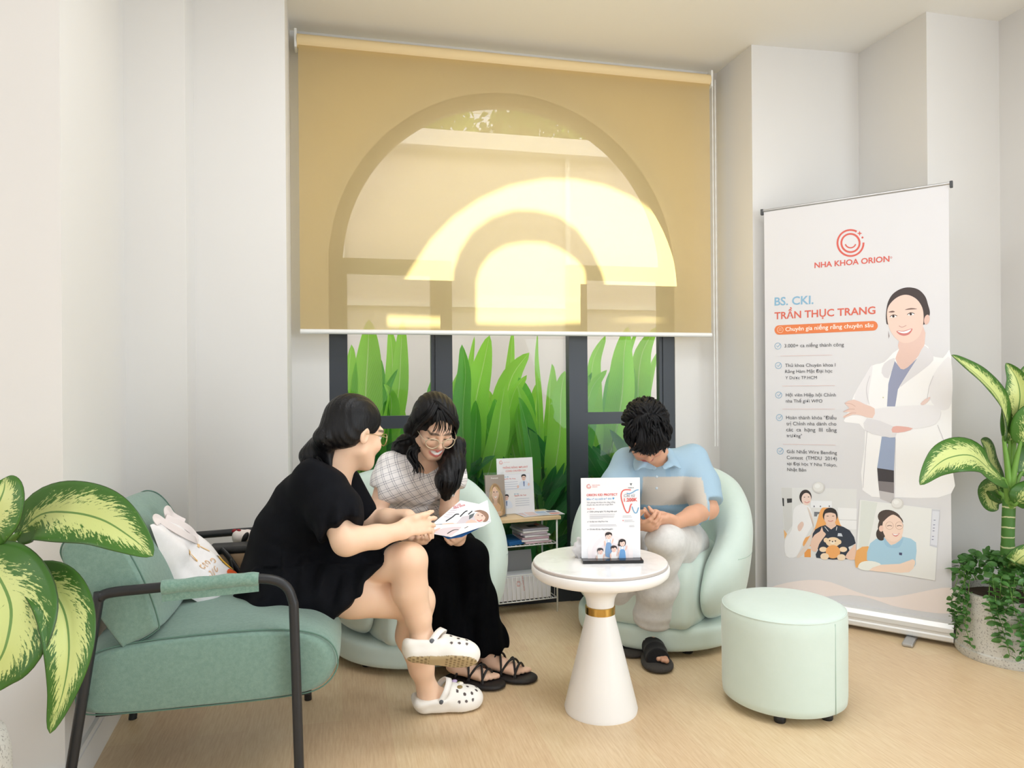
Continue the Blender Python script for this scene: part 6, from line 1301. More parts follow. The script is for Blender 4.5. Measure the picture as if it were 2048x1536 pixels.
# small photograph: a smiling patient in a light blue shirt at a desk
A.px(r5([(970, 318), (1830, 425), (1780, 1190), (920, 1050)]), (233, 234, 231)); A.px(r5([(985, 330), (1160, 350), (1060, 820), (945, 1030)]), (222, 226, 220)); A.px(r5([(1745, 420), (1832, 428), (1800, 838), (1722, 815)]), (204, 206, 214)); A.px(r5([(1752, 440), (1828, 447), (1800, 815), (1732, 800)]), (222, 224, 232))
for y in (540, 590, 625, 655, 715, 748): ro(1775-(y-540)*0.1, y, 12, 4, (120, 124, 150))
A.px(r5([(935, 865), (1060, 820), (1100, 900), (1060, 1010), (925, 1050)]), (234, 174, 104), 2); A.px(r5([(1230, 715), (1080, 790), (1045, 970), (1140, 985), (1140, 1020), (1440, 1010), (1560, 1040), (1570, 960), (1575, 780), (1440, 720)]), (170, 206, 226), 2)
A.px(r5([(950, 1040), (990, 990), (1100, 980), (1200, 1020), (1090, 1080), (980, 1070)]), (236, 238, 230), 3); A.px(r5([(1070, 1080), (1200, 1020), (1400, 1010), (1540, 960), (1565, 1010), (1500, 1100), (1300, 1100)]), (242, 216, 196), 2)
ro(1290, 520, 130, 88, (76, 64, 58), 0.3); ro(1200, 690, 55, 70, (64, 54, 50)); ro(1255, 600, 90, 120, (76, 64, 58), 0.2); A.px(r5([(1250, 700), (1240, 760), (1300, 810), (1400, 760), (1420, 690)]), (238, 208, 188), 2); A.px(r5([(1230, 720), (1240, 800), (1300, 838), (1400, 830), (1440, 730), (1400, 760), (1310, 815)]), (158, 196, 220), 2)
ro(1325, 620, 112, 150, (245, 216, 198), -0.12); ro(1200, 630, 24, 34, (238, 200, 182)); A.px(r5([(1215, 560), (1240, 480), (1330, 440), (1420, 520), (1435, 570), (1400, 520), (1330, 480), (1270, 510)]), (80, 66, 60), 3)
for c in (1290, 1395): A.ring((1540+c/5.389, 940+598/5.389), 7.6, 0.0018, (206, 170, 150), n=22); A.stroke(r5([(c-26, 604), (c, 596), (c+26, 604)]), 0.0026, (84, 62, 58))
A.px(r5([(1318, 682), (1360, 690), (1398, 678), (1370, 712), (1336, 708)]), (212, 116, 112), 3); A.px(r5([(1324, 685), (1360, 692), (1392, 683), (1366, 702), (1338, 700)]), (252, 250, 248), 3); A.px(r5([(1392, 888), (1425, 890), (1424, 918), (1394, 914)]), (70, 76, 110))
for x, y in ((527, 187), (1376, 360)): ro(x, y, 66, 60, (214, 212, 208)); ro(x-6, y-6, 56, 50, (230, 229, 226)); ro(x-14, y-16, 30, 24, (240, 240, 238))
A.build('photo_prints', bn)

# ------------------------------------------------------------------ sign on the side table
zt = 0.5358; s0 = at_z(1163, 1123, zt); s1 = at_z(1281, 1121.5, zt); sx_ = nrm(s1-s0); snn = np.cross(sx_, E_Z)
sg = thing('table_sign', 'clear upright sign with a printed dental offer on the side table', 'sign', (s0+s1)/2)
RSG = np.stack([sx_, -snn, E_Z], 1); sw = float(np.linalg.norm(s1-s0)); shh = 0.297
MB().box((s0+s1)/2+E_Z*0.006+sx_*0.002+snn*0.006, (sw+0.004, 0.064, 0.010), RSG).build('sign_base', mat('black_gloss', (18, 18, 20), 0.12), sg, bevel=0.002)
MB().prism([s0+E_Z*0.0115, s1+E_Z*0.0115, s1+E_Z*shh, s0+E_Z*shh], -snn*0.003).build('sign_sheet', M_GLOSSP, sg)
A = Art(s0, sx_, E_Z); u6 = lambda L: [(1140+x/7.317, 940+y/7.317) for x, y in L]; U = lambda x, y: (1140+x/7.317, 940+y/7.317)
for r_, rgb in ((330, (247, 238, 238)), (270, (241, 231, 233)), (215, (248, 242, 242)), (165, (238, 228, 231)), (115, (249, 245, 245))):
    A.px([U(590+r_*math.cos(t), 1215-r_*0.98*math.sin(t)) for t in np.linspace(0.0, math.pi, 40)] + [U(590-r_, 1320), U(590+r_, 1320)], rgb)
logo(A, U(275, 240), 32/7.317, 0.0014, (226, 150, 142), False); A.text('NHA KHOA', U(322, 230), U(440, 228), (226, 150, 142), 0.01); A.text('ORION', U(322, 256), U(398, 254), (226, 150, 142), 0.01)
A.px(u6([(880, 195), (905, 195), (893, 232)]), (70, 74, 78)); A.px(u6([(872, 200), (884, 194), (892, 215)]), (110, 114, 116)); A.px(u6([(912, 200), (900, 194), (893, 215)]), (110, 114, 116)); A.text('PREMIUM', U(850, 268), U(932, 266), (90, 94, 98), 0.01)
A.text('ORION KID PROTECT', U(243, 383), U(695, 372), (218, 78, 70), 0.018); A.text('Bảo vệ nụ cười trẻ thơ', U(245, 440), U(606, 430), (110, 166, 206), 0.014); A.px(u6([(622, 402), (648, 402), (646, 420), (634, 434), (622, 420)]), (84, 160, 206))
for i, (t_, x1) in enumerate((('Tiên phong nha khoa cho răng trắng', 658), ('chuyên sâu cho trẻ em và gia đình', 628))): A.text(t_, U(245, 486+34*i), U(x1, 478+34*i), (124, 126, 132), 0.008)
A.text('Quyền lợi', U(250, 577), U(355, 574), (226, 140, 132), 0.01)
for t_, y, x1 in (('Chăm phòng ngừa: Trị răng hiệu quả', 618, 682), ('Cô lập men răng Fluor hóa', 764, 555), ('Chỉ tiêu độ dày răng không giảm', 876, 628)):
    A.stroke(u6([(252, y-6), (258, y), (270, y-14)]), 0.0011, (90, 90, 96), 0); A.text(t_, U(285, y), U(x1, y-6), (84, 86, 92), 0.012)
for y, x1 in ((652, 655), (676, 650), (694, 640), (712, 482), (804, 672), (822, 684)): A.stroke(u6([(288, y), (x1, y-6)]), 0.0014, (188, 188, 192), 0)
A.stroke(u6([(890, 292), (850, 287), (800, 290), (765, 312), (748, 360), (752, 420), (772, 490), (800, 570), (825, 615), (850, 622), (866, 600), (880, 545), (893, 505), (908, 495)]), 0.0034, (224, 84, 74)); A.stroke(u6([(830, 338), (870, 345), (920, 325), (965, 296), (1003, 288)]), 0.0030, (96, 164, 206)); A.stroke(u6([(908, 535), (925, 585), (945, 622), (968, 628), (985, 605), (1003, 545)]), 0.0030, (96, 164, 206))
A.text('Chỉ từ', U(790, 396), U(950, 390), (160, 160, 166), 0.008); A.text('1.200K', U(792, 462), U(985, 455), (218, 74, 66), 0.022)
for y, x0, x1 in ((672, 772, 890), (690, 768, 906), (734, 792, 914), (754, 792, 940), (812, 866, 938), (830, 866, 942)): A.stroke(u6([(x0, y), (x1, y-3)]), 0.0012, (170, 172, 178), 0)
A.oval(U(775, 738), 0.9, 1.2, (218, 90, 84))
def kid(x, y, k, body, hair=(44, 38, 38), long=False, dung=None, arms=None):
    e = lambda dx, dy, rx, ry, c, rot=0: A.oval(U(x+dx*k, y+dy*k), rx*k/7.317, ry*k/7.317, c, rot)
    A.px([U(x+dx*k, y+dy*k) for dx, dy in ((-22, 45), (-44, 62), (-50, 130), (-42, 220), (42, 220), (50, 130), (44, 62), (22, 45))], body, 3)
    if dung: A.px([U(x+dx*k, y+dy*k) for dx, dy in ((-26, 100), (26, 100), (44, 150), (44, 300), (-44, 300), (-44, 150))], dung, 2); A.stroke([U(x-24*k, y+100*k), U(x-22*k, y+55*k)], 0.0016*k, dung, 0); A.stroke([U(x+24*k, y+100*k), U(x+22*k, y+55*k)], 0.0016*k, dung, 0)
    for dx, dy in ((-52, 110), (56, 80)): e(dx, dy, 12, 40, (238, 200, 186), 0.35 if dx > 0 else -0.1)
    if long: e(-4, 0, 56, 58, hair); e(-48, 30, 20, 24, hair)
    e(0, 8, 38, 46, (244, 208, 194)); A.px([U(x+dx*k, y+dy*k) for dx, dy in ((-46, 10), (-48, -30), (-20, -52), (24, -50), (48, -28), (46, 8), (34, -14), (10, -20), (-10, -6), (-30, -12))], hair, 3)
    e(-14, 10, 4, 4, (50, 40, 40)); e(14, 10, 4, 4, (50, 40, 40)); A.stroke([U(x-9*k, y+30*k), U(x, y+35*k), U(x+9*k, y+30*k)], 0.0011*k, (204, 110, 104))
kid(565, 960, 1.0, (243, 243, 246), dung=(126, 162, 202)); kid(765, 1062, 0.98, (243, 243, 246), long=True, dung=(112, 164, 216)); kid(442, 1185, 0.92, (246, 246, 246), (70, 66, 68)); kid(640, 1150, 0.92, (250, 246, 244), (54, 44, 44))
A.build('sign_print', sg)
# crumpled tissue behind the sign
ts = Sdf(); tc = at_z(1157, 1122, zt)+np.array([0.006, 0.05, 0]); ts.ell(tc+E_Z*0.03, (0.020, 0.016, 0.036)); ts.cut(tc, (0, 0, -1)); V, Q = ts.mesh(0.003, lambda P: 0.006*wob(P, 120, 3))
tag(mesh_np('tissue', V, Q, M_PAPER), 'small crumpled white tissue mostly hidden behind the table sign', 'tissue')

# ------------------------------------------------------------------ things on the wire shelf
v4 = lambda x, y: (940+x/4.042, 880+y/4.042)
def sheet_stand(name, label, cat, pxs, base_px, rgb_mat, lean=0.06, thick=0.003):
    """an upright sheet standing on the shelf top: bottom corners found on the shelf, top from the picture"""
    a = at_z(*base_px[0], ST); b = at_z(*base_px[1], ST); ux = nrm(b-a); n_ = np.cross(ux, E_Z); up = nrm(E_Z - n_*lean); return a, b, ux, up
def board_point(u, b, z=ST): return sl_(u, b, z)
# tall sign with two people in white
a_ = sl_(0.062, 0.125, ST+0.002); ux = nrm(SU*0.99+SB*0.02); n_ = np.cross(ux, E_Z); up = nrm(E_Z-n_*0.10); W3, H3 = 0.202, 0.288
ss = thing('acrylic_sign', 'white leaflet in a clear upright stand on the wire shelf', 'sign', a_+ux*W3/2)
MB().prism([a_, a_+ux*W3, a_+ux*W3+up*H3, a_+up*H3], -n_*0.003).build('leaflet', M_GLOSSP, ss)
ab = MB(); ab.prism([a_-ux*0.003-n_*0.006, a_+ux*(W3+0.003)-n_*0.006, a_+ux*(W3+0.003)-n_*0.006+up*(H3+0.004), a_-ux*0.003-n_*0.006+up*(H3+0.004)], n_*0.002); ab.prism([a_-E_Z*0.001-n_*0.03, a_+ux*W3-E_Z*0.001-n_*0.03, a_+ux*W3-E_Z*0.001+n_*0.035, a_-E_Z*0.001+n_*0.035], E_Z*0.002); ab.build('acrylic_stand', M_ACRYL, ss)
A = Art(a_, ux, up)
def uvp(x, y): return a_ + ux*W3*x + up*H3*(1-y)
def topx(x, y): p = uvp(x, y); d = p-np.array([0, 0, CAM_H]); xn = d[0]/d[1]*F; yn = -d[2]/d[1]*F; return (CX+xn*CR+yn*SR, CY+yn*CR-xn*SR)
T = topx; logo(A, T(0.12, 0.07), 3.6, 0.0014, (226, 140, 132), False); A.text('NHA KHOA ORION', T(0.20, 0.075), T(0.36, 0.075), (226, 140, 132), 0.01)
A.text('TRỒNG RĂNG IMPLANT', T(0.16, 0.185), T(0.86, 0.185), (222, 122, 116), 0.012); A.text('CÙNG CHUYÊN GIA', T(0.24, 0.245), T(0.80, 0.245), (222, 122, 116), 0.012)
A.px([T(0.14, 0.29), T(0.90, 0.29), T(0.90, 0.57), T(0.14, 0.57)], (222, 226, 240)); A.px([T(0.15, 0.295), T(0.89, 0.295), T(0.89, 0.565), T(0.15, 0.565)], (240, 241, 247)); A.text('ThS. BS.', T(0.17, 0.345), T(0.32, 0.345), (96, 170, 196), 0.01); A.text('Nguyễn Văn Hùng', T(0.17, 0.38), T(0.50, 0.38), (214, 104, 100), 0.01); A.text('BS. CKI.', T(0.45, 0.66), T(0.58, 0.66), (96, 170, 196), 0.01); A.text('Nguyễn Văn Toàn', T(0.45, 0.69), T(0.78, 0.69), (214, 104, 100), 0.01)
for y in (0.43, 0.47, 0.51, 0.55): A.stroke([T(0.18, y), T(0.56, y)], 0.0018, (180, 186, 204), 0)
for y in (0.74, 0.78, 0.82, 0.86): A.stroke([T(0.47, y), T(0.86, y)], 0.0018, (180, 186, 204), 0)
for x, y, k in ((0.73, 0.36, 1.0), (0.23, 0.70, 0.95)):
    A.px([T(x+dx*k, y+dy*k) for dx, dy in ((-0.05, 0.06), (-0.13, 0.10), (-0.15, 0.20), (0.15, 0.20), (0.13, 0.10), (0.05, 0.06))], (224, 232, 246), 3); A.px([T(x+dx*k, y+dy*k) for dx, dy in ((-0.02, 0.07), (0.02, 0.07), (0.012, 0.16), (-0.012, 0.16))], (110, 130, 170)); A.oval(T(x, y), 4.3*k, 6.4*k, (236, 200, 186)); A.px([T(x+dx*k, y+dy*k) for dx, dy in ((-0.06, 0.0), (-0.06, -0.045), (0.0, -0.06), (0.06, -0.045), (0.06, 0.0), (0.03, -0.025), (-0.03, -0.025))], (44, 40, 44), 3); A.stroke([T(x-0.04, y+0.005), T(x+0.04, y+0.005)], 0.0014, (60, 56, 60), 0); A.stroke([T(x-0.02, y+0.035), T(x, y+0.042), T(x+0.02, y+0.035)], 0.0012, (200, 90, 90), 3)
for x, y in ((0.56, 0.52), (0.86, 0.49), (0.06, 0.87)): A.oval(T(x, y), 2, 3, (236, 200, 186))
A.build('leaflet_print', ss)
# clear leaflet holder with a portrait of a person with long fair hair
b_ = sl_(-0.022, 0.065, ST+0.002); W3, H3 = 0.103, 0.212; a_ = b_; ux = nrm(SU); n_ = np.cross(ux, E_Z); up = nrm(E_Z-n_*0.10)
lh = thing('leaflet_holder', 'clear leaflet holder showing a person with long fair hair, on the wire shelf', 'holder', a_+ux*W3/2)
MB().prism([a_+up*0.012, a_+ux*W3+up*0.012, a_+ux*W3+up*H3, a_+up*H3], -n_*0.016).build('leaflet_stack', mat('taupe_leaflet', (164, 150, 138), 0.4), lh)
ab = MB(); ab.prism([a_-ux*0.004+n_*0.003, a_+ux*(W3+0.004)+n_*0.003, a_+ux*(W3+0.004)+n_*0.003+up*H3*0.62, a_-ux*0.004+n_*0.003+up*H3*0.62], n_*0.002); ab.prism([a_-ux*0.004-n_*0.02, a_+ux*(W3+0.004)-n_*0.02, a_+ux*(W3+0.004)-n_*0.02+up*(H3+0.012), a_-ux*0.004-n_*0.02+up*(H3+0.012)], -n_*0.002); ab.prism([a_-ux*0.004-n_*0.022, a_+ux*(W3+0.004)-n_*0.022, a_+ux*(W3+0.004)+n_*0.005, a_-ux*0.004+n_*0.005], up*0.003)
for u in (-0.004, W3+0.002): ab.prism([a_+ux*u-n_*0.022, a_+ux*(u+0.002)-n_*0.022, a_+ux*(u+0.002)+n_*0.005, a_+ux*u+n_*0.005], up*H3*0.62)
ab.build('clear_case', M_ACRYL, lh)
A = Art(a_, ux, up)
A.px([T(0.10, 0.96), T(0.06, 0.70), T(0.18, 0.55), T(0.20, 0.34), T(0.38, 0.21), T(0.58, 0.21), T(0.78, 0.34), T(0.80, 0.52), T(0.92, 0.70), T(0.90, 0.96)], (176, 142, 104), 4); A.px([T(0.20, 0.96), T(0.26, 0.74), T(0.42, 0.66), T(0.60, 0.66), T(0.76, 0.76), T(0.80, 0.96)], (226, 182, 140), 3); A.px([T(0.40, 0.50), T(0.60, 0.50), T(0.58, 0.72), T(0.42, 0.72)], (222, 182, 156)); A.oval(T(0.50, 0.43), 7.2, 14.5, (234, 196, 172))
for x in (0.22, 0.30, 0.72, 0.80): A.stroke([T(0.42+(x-0.5)*0.2, 0.24), T(x, 0.45), T(x+(x-0.5)*0.25, 0.70), T(x+(x-0.5)*0.1, 0.86)], 0.006, (204, 170, 124))
A.px([T(0.30, 0.36), T(0.40, 0.24), T(0.52, 0.22), T(0.64, 0.26), T(0.72, 0.38), T(0.60, 0.29), T(0.50, 0.27), T(0.40, 0.30)], (160, 126, 90), 3)
for x in (0.42, 0.58): A.oval(T(x, 0.40), 1.5, 0.9, (66, 52, 48))
A.px([T(0.42, 0.50), T(0.50, 0.515), T(0.59, 0.50), T(0.50, 0.545)], (250, 246, 244), 3); A.text('Premium', T(0.30, 0.085), T(0.66, 0.085), (244, 240, 236), 0.01); A.text('NHA KHOA', T(0.24, 0.90), T(0.76, 0.90), (236, 230, 224), 0.01); A.text('Nụ cười mới', T(0.30, 0.94), T(0.70, 0.94), (226, 220, 214), 0.0)
A.build('leaflet_print', lh)
# loose sheets on the top, at its right end
for i, (u0, b0, rot, lab) in enumerate(((0.165, 0.012, 0.10, 'lower of two printed sheets lying on the shelf top'), (0.185, 0.022, -0.06, 'upper of two printed sheets lying on the shelf top'))):
    R_ = RS @ rotz(rot); o_ = sl_(u0, b0, ST+0.0015+0.0014*i); P_ = lambda x, y: o_ + R_ @ np.array([x, y, 0])
    ls = MB().prism([P_(0, 0), P_(0.20, 0), P_(0.20, 0.125), P_(0, 0.125)], E_Z*0.001).build('printed_sheet', M_PAPER); tag(ls, lab, 'paper', 'printed sheets on the shelf top')
    A = Art(o_+E_Z*0.001, R_[:, 0], R_[:, 1])
    for x, y, w, h_, rgb in ((0.01, 0.01, 0.05, 0.10, (222, 196, 190)), (0.07, 0.06, 0.05, 0.05, (176, 190, 214)), (0.13, 0.015, 0.055, 0.04, (228, 160, 150)), (0.13, 0.07, 0.05, 0.04, (120, 120, 136)), (0.07, 0.015, 0.05, 0.03, (200, 206, 216))): A.fill(np.array([(x, y), (x+w, y), (x+w, y+h_), (x, y+h_)]), rgb)
    A.build('sheet_print', ls)
# things on the middle tray
zt_ = 0.3555
def tray_box(name, label, cat, u, b, z, w, d, h_, rot, m, group=None, bev=0.002):
    R_ = RS @ rotz(rot); o = MB().box(sl_(u, b, z+h_/2), (w, d, h_), R_).build(name, m, None, bevel=bev); return tag(o, label, cat, group)
tray_box('blue_folder', 'blue folder on the middle wire tray beside the magazines', 'folder', 0.115, 0.095, zt_, 0.12, 0.16, 0.020, 0.25, mat('blue_folder_card', (32, 96, 156), 0.35))
tray_box('grey_pouch', 'small grey patterned packet left of the blue folder', 'packet', 0.018, 0.085, zt_, 0.055, 0.12, 0.014, 0.1, mat('grey_packet', (150, 160, 162), 0.4, 0.35, 60))
for i in range(7):
    k = i; rgb = ((214, 186, 192), (236, 232, 232), (206, 172, 182), (228, 224, 226), (196, 180, 190), (232, 228, 226), (170, 168, 178))[i]
    lab = ('bottom magazine of the stack on the middle tray', 'second magazine from the bottom of the tray stack', 'third magazine from the bottom of the tray stack', 'middle magazine of the stack on the middle tray', 'third magazine from the top of the tray stack', 'second magazine from the top of the tray stack', 'top magazine of the stack on the middle tray')[i]
    mg = tray_box('magazine', lab, 'magazine', 0.232+RNG.uniform(-0.006, 0.006)-0.004*i*0.5, 0.095, zt_+0.0112*i, 0.145, 0.17, 0.0105, RNG.uniform(-0.09, 0.09), mat('magazine_%d' % i, rgb, 0.4), 'magazines stacked on the middle tray', 0.003)
    if i == 6:
        R_ = RS; o_ = sl_(0.17, 0.02, zt_+0.0112*7-0.0007); A = Art(o_, R_[:, 0], R_[:, 1])
        for x, y, w, h_, rgb in ((0.03, 0.03, 0.05, 0.05, (60, 60, 72)), (0.08, 0.06, 0.025, 0.05, (206, 120, 116)), (0.04, 0.10, 0.05, 0.03, (226, 206, 200))): A.fill(np.array([(x, y), (x+w, y), (x+w, y+h_), (x, y+h_)]), rgb)
        A.build('cover_print', mg)
# white carton with an emblem, and a board leaning behind it, on the bottom tray
bx = tray_box('white_carton', 'white carton with a red ring emblem on the bottom wire tray', 'box', 0.163, 0.075, 0.0755, 0.285, 0.12, 0.118, 0.0, mat('white_card', (236, 234, 236), 0.55))
o_ = sl_(0.163-0.1425, 0.015, 0.0755); A = Art(o_, SU, E_Z)
A.ring(v4(393, 1163), 5.0, 0.0022, (222, 132, 120), n=30); A.ring(v4(393, 1163), 3.2, 0.0016, (222, 132, 120), n=30); A.text('NHA KHOA ORION', v4(418, 1100), v4(436, 1220), (222, 132, 120), 0.01); A.build('carton_print', bx)
bd = MB(); q_ = sl_(0.055, 0.145, 0.0755); dn = nrm(E_Z*0.95+SB*0.22); bd.prism([q_, q_+SU*0.21, q_+SU*0.21+dn*0.215, q_+SU*0.075+dn*0.215, q_+SU*0.07+dn*0.205, q_+dn*0.195], SB*0.004); tag(bd.build('grey_board', mat('grey_board_card', (196, 196, 200), 0.5)), 'pale grey board leaning behind the white carton', 'board')

# ------------------------------------------------------------------ the leaflet held between two people
F0, F1, T0_ = at(862, 1050, 2.585), at(983, 1043, 2.72), at(921, 1000, 2.70)
hb = thing('leaflet', 'open folded dental leaflet held between the two people on the left', 'leaflet', (F0+F1)/2)
def panel(name, o, ux_, w_, corners, m, parent, back=0.0):
    n_ = nrm(np.cross(ux_, w_)); 
    if np.dot(n_, np.array([0, 0, CAM_H])-o) < 0: n_ = -n_
    P_ = [on_plane(x, y, o-n_*back, n_) for x, y in corners]; MB().prism(P_, -n_*0.0008).build(name, m, parent); u_ = nrm(ux_); 
    v_ = np.cross(n_, u_); return Art(o-n_*back, u_, v_)
A = panel('upper_page', F0, F1-F0, T0_-F0, [(864, 1049), (921, 1000.5), (958, 1008), (975, 1000), (982, 1043)], M_GLOSSP, hb); w7 = lambda L: [(740+x/6.827, 960+y/6.827) for x, y in L]; W7 = lambda x, y: (740+x/6.827, 960+y/6.827)
A.px(w7([(1180, 590), (1260, 500), (1420, 470), (1450, 590), (1300, 600)]), (206, 196, 200)); A.px(w7([(985, 600), (1130, 585), (1140, 610), (1020, 625)]), (226, 186, 160), 2)
A.px(w7([(1420, 430), (1500, 408), (1590, 440), (1622, 500), (1600, 560), (1540, 570), (1560, 480), (1480, 440)]), (146, 112, 92), 3); A.oval(W7(1500, 505), 11, 10, (236, 194, 178)); A.px(w7([(1460, 425), (1520, 415), (1580, 460), (1590, 530), (1560, 490), (1510, 450)]), (150, 116, 96), 3); A.stroke(w7([(1462, 545), (1490, 562), (1530, 545)]), 0.003, (200, 90, 90)); A.oval(W7(1475, 480), 1.6, 0.9, (60, 50, 50)); A.oval(W7(1530, 490), 1.6, 0.9, (60, 50, 50)); A.px(w7([(1355, 480), (1430, 450), (1400, 510), (1350, 540)]), (92, 98, 100)); A.px(w7([(1300, 590), (1380, 540), (1460, 570), (1440, 600)]), (232, 190, 172), 2)
for L in ([(1035, 565), (1120, 510), (1170, 470), (1215, 468)], [(1230, 500), (1290, 440), (1330, 420)], [(1340, 470), (1395, 425)]): A.stroke(w7(L), 0.004, (40, 38, 44))
for y in range(5): A.stroke(w7([(1010+y*28, 500-y*26), (1100+y*28, 512-y*34)]), 0.0018, (196, 180, 190), 0)
A.text('Nha khoa', W7(1150, 400), W7(1300, 350), (214, 110, 116), 0.012); A.text('nụ cười', W7(1140, 375), W7(1240, 340), (214, 130, 130), 0.01); A.build('upper_print', hb)
A = panel('lower_page', F0, F1-F0, at(880, 1072, 2.53)-F0, [(864, 1050), (982, 1043.5), (968, 1052), (902, 1074), (858, 1066)], M_GLOSSP, hb); A.px(w7([(870, 720), (1000, 660), (1250, 640), (1150, 730), (1080, 770)]), (222, 206, 210), 2); A.stroke(w7([(1055, 735), (1110, 700), (1160, 680), (1210, 678)]), 0.004, (40, 38, 44)); A.stroke(w7([(1290, 660), (1340, 635)]), 0.003, (70, 60, 70)); A.px(w7([(800, 720), (930, 660), (960, 665), (880, 715)]), (240, 190, 176), 2); A.build('lower_print', hb)
panel('blue_cover', F0+np.array([0, 0.004, -0.003]), F1-F0, at(890, 1080, 2.54)-F0, [(870, 1054), (981, 1043), (955, 1058), (924, 1074), (896, 1078), (885, 1072)], mat('blue_cover_ink', (44, 104, 168), 0.35), hb, 0.006)

# ------------------------------------------------------------------ bags and toy on the armchair
TQ = [at(300, 1050, 2.15), at(350, 1030, 2.36), at(482, 1178, 2.40), at(352, 1192, 2.22)]
def bag_pt(s_, t_, off, sign=1):
    p = TQ[0]*(1-s_)*(1-t_)+TQ[1]*s_*(1-t_)+TQ[2]*s_*t_+TQ[3]*(1-s_)*t_; n_ = nrm(np.cross(TQ[1]-TQ[0], TQ[3]-TQ[0])); n_ = -n_ if n_[0] < 0 else n_
    e = (max(0, 1-abs(2*s_-1)**3))**0.6*(max(0, 1-abs(2*t_-1)**4))**0.6; w = 0.045*(0.45+0.75*t_)*e*(1 if sign > 0 else 0.25)
    wr = 0.006*math.sin(9*s_+14*t_)+0.005*math.sin(17*s_-8*t_+1)+0.008*math.sin(5*t_+4*s_)
    bow = (TQ[1]-TQ[0])*0.16*math.sin(math.pi*t_)*s_ + np.array([0.006, -0.01, -0.020])*max(0, t_-0.72)*3.5*math.exp(-((s_-0.45)/0.22)**2)*1.8
    return p + bow + n_*sign*(w+wr*e*(1 if sign > 0 else -1)*0.999) + n_*off*sign
tt = thing('tote_bag', 'white canvas tote bag with gold letters slumped on the sage armchair', 'bag', TQ[3])
M_CANVAS = m_fabric('white_canvas', (236, 232, 230), (242, 239, 238), 20, 0.9, 0.25, 600, 0.1)
mb = MB(); S_ = np.linspace(0, 1, 26)
for sign in (1, -1): mb.grid(np.array([[bag_pt(a, b, 0, sign) for b in S_] for a in S_]))
mb.build('bag_body', M_CANVAS, tt, smooth=True)
def on_bag(pts, off=0.002): return [bag_pt(a, b, off) for a, b in pts]
for k, L in enumerate(([(0.15, 0.02), (0.18, -0.05), (0.26, -0.05), (0.30, 0.05), (0.40, 0.22), (0.56, 0.32), (0.74, 0.34), (0.80, 0.26), (0.72, 0.16), (0.60, 0.05), (0.55, -0.02)], [(0.62, 0.0), (0.66, -0.09), (0.76, -0.10), (0.85, 0.0), (0.90, 0.10)])):
    P = bez([bag_pt(a, min(1, max(0, b)), 0.006) + (TQ[0]-TQ[3])*max(0, -b)*1.1 for a, b in L], 5); st = MB(); n_ = np.array([0.9, -0.3, 0.3]); T_ = np.gradient(P, axis=0); G = []
    for p, t_ in zip(P, T_): w_ = nrm(np.cross(nrm(t_), n_))*0.011; q = nrm(np.cross(w_, t_))*0.0012; G.append([p-w_+q, p+w_+q, p+w_-q, p-w_-q])
    st.grid(G, closed=True); st.build('bag_handle', mat('strap_canvas', (230, 220, 216), 0.9), tt, angle=30)
mb = MB()
def bagart(pts, rgb, off=0.0025, sm=0):
    q = loop(np.array(pts), sm) if sm else np.array(pts); c = q.mean(0); mb.cc = lin(*rgb); V_ = [bag_pt(*c, off+0.0012)] + [bag_pt(a, b, off) for a, b in q]; n = len(q); mb.add(V_, [(0, i+1, (i+1) % n+1) for i in range(n)])
def tee(a, b, k, rot=0.0, rgb=(232, 182, 98)):
    c_, s_ = math.cos(rot), math.sin(rot); f = lambda x, y: (a+(x*c_-y*s_)*k, b+(x*s_+y*c_)*k)
    bagart([f(-0.5, -0.5), f(0.5, -0.5), f(0.5, -0.25), f(-0.5, -0.25)], rgb); bagart([f(-0.13, -0.25), f(0.13, -0.25), f(0.13, 0.55), f(-0.13, 0.55)], rgb)
tee(0.36, 0.52, 0.15, -0.35); tee(0.66, 0.45, 0.11, -0.35, (236, 196, 140))
for i, (a, b) in enumerate(((0.36, 0.68), (0.44, 0.66), (0.52, 0.64), (0.60, 0.63), (0.40, 0.77), (0.49, 0.75), (0.58, 0.73))):
    t = np.linspace(0, 5.2, 14); ro_ = [(a+0.028*math.cos(x+i), b+0.032*math.sin(x+i)) for x in t]; ri_ = [(a+0.017*math.cos(x+i), b+0.021*math.sin(x+i)) for x in t[::-1]]; mb.cc = lin(226, 184, 142); V_ = [bag_pt(*p, 0.0026) for p in ro_+ri_]; n = len(t); mb.add(V_, [(j, j+1, 2*n-2-j, 2*n-1-j) for j in range(n-1)])
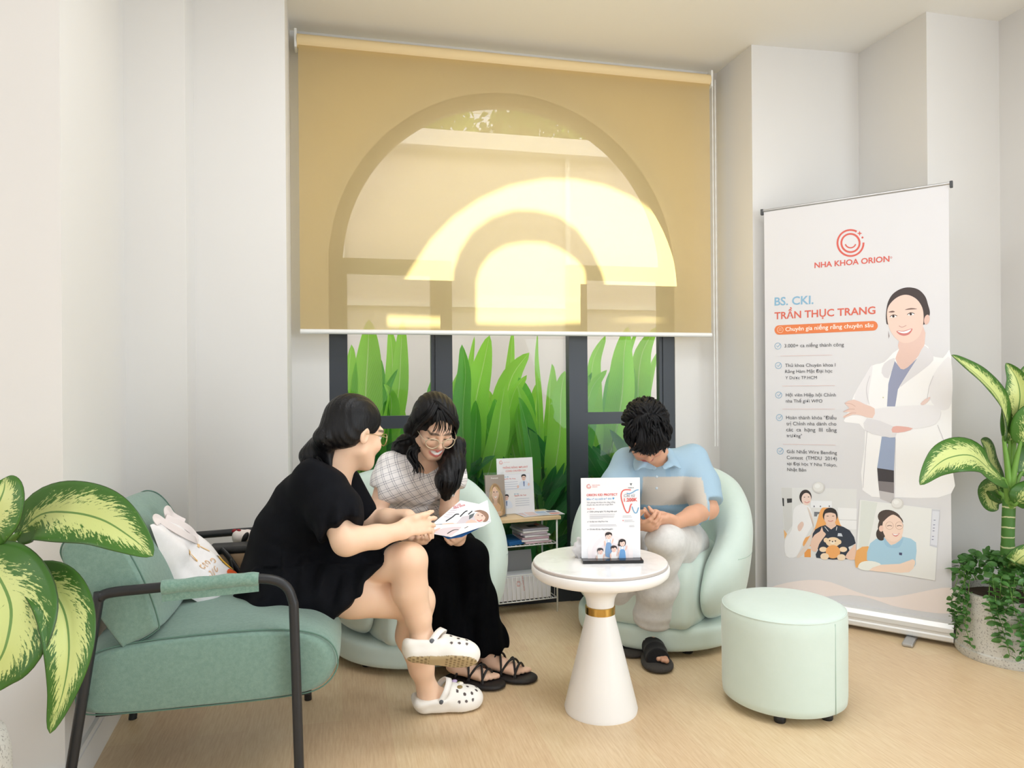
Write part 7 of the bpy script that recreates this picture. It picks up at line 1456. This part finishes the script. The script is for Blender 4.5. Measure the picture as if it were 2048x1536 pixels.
bagart([(0.72, 0.62), (0.78, 0.58), (0.86, 0.60), (0.90, 0.68), (0.88, 0.78), (0.80, 0.74)], (244, 190, 60), 0.003, 3); bagart([(0.70, 0.80), (0.76, 0.76), (0.84, 0.80), (0.92, 0.82), (0.90, 0.90), (0.80, 0.88)], (236, 98, 44), 0.004, 3); bagart([(0.70, 0.585), (0.72, 0.575), (0.735, 0.59), (0.72, 0.605)], (40, 36, 36), 0.003, 3)
mb.build('bag_print', attr_mat('printed_ink', 0.55), tt, col=True)
hbg = al(0.075, -0.215, 0.495); hd_ = thing('handbag', 'tan handbag with black straps on the armchair behind the tote bag', 'bag', hbg)
s = Sdf(); s.box(hbg+E_Z*0.055, (0.10, 0.04, 0.058), RA, 0.02); V, Q = s.mesh(0.005); mesh_np('bag_body', V, Q, mat('tan_leather', (172, 144, 112), 0.5, 0.08, 40), parent=hd_)
s = Sdf(); s.box(hbg+E_Z*0.115, (0.102, 0.043, 0.013), RA, 0.008); V, Q = s.mesh(0.0045); mesh_np('top_trim', V, Q, M_GLIDE, parent=hd_)
M_STRAP = mat('black_leather_strap', (40, 40, 42), 0.35)
for L in (([-0.06, 0.05, 0.125], [-0.035, 0.06, 0.10], [0.0, 0.075, 0.05], [0.03, 0.095, 0.012]), ([-0.03, 0.06, 0.09], [-0.015, 0.08, 0.04], [0.0, 0.095, 0.008])):
    MB().tube(bez([hbg+RA @ np.array(p) for p in L], 6), 0.010, 8, flat=0.35).build('bag_strap', M_STRAP, hd_, smooth=True)
pc = at(492, 1074, 2.615); py_ = thing('plush_toy', 'small white plush toy with a red bow on the far armrest', 'toy', pc)
s = Sdf(); s.ell(pc, (0.036, 0.030, 0.026)); s.ell(pc+np.array([-0.028, -0.004, 0.0]), (0.020, 0.020, 0.024)); V, Q = s.mesh(0.003, lambda P: 0.0015*wob(P, 140, 2)); mesh_np('plush_body', V, Q, mat('white_plush', (236, 226, 220), 0.95), parent=py_)
MB().sphere(pc+np.array([0.008, -0.030, 0.004]), (0.010, 0.008, 0.022), roty(0.5)).build('black_limb', M_GLIDE, py_, smooth=True)
bw = MB()
for sx in (-1, 1): bw.sphere(pc+np.array([-0.030+sx*0.009, -0.010, 0.025]), (0.009, 0.006, 0.006), roty(sx*0.4))
bw.build('red_bow', mat('red_ribbon', (150, 28, 40), 0.6), py_, smooth=True)
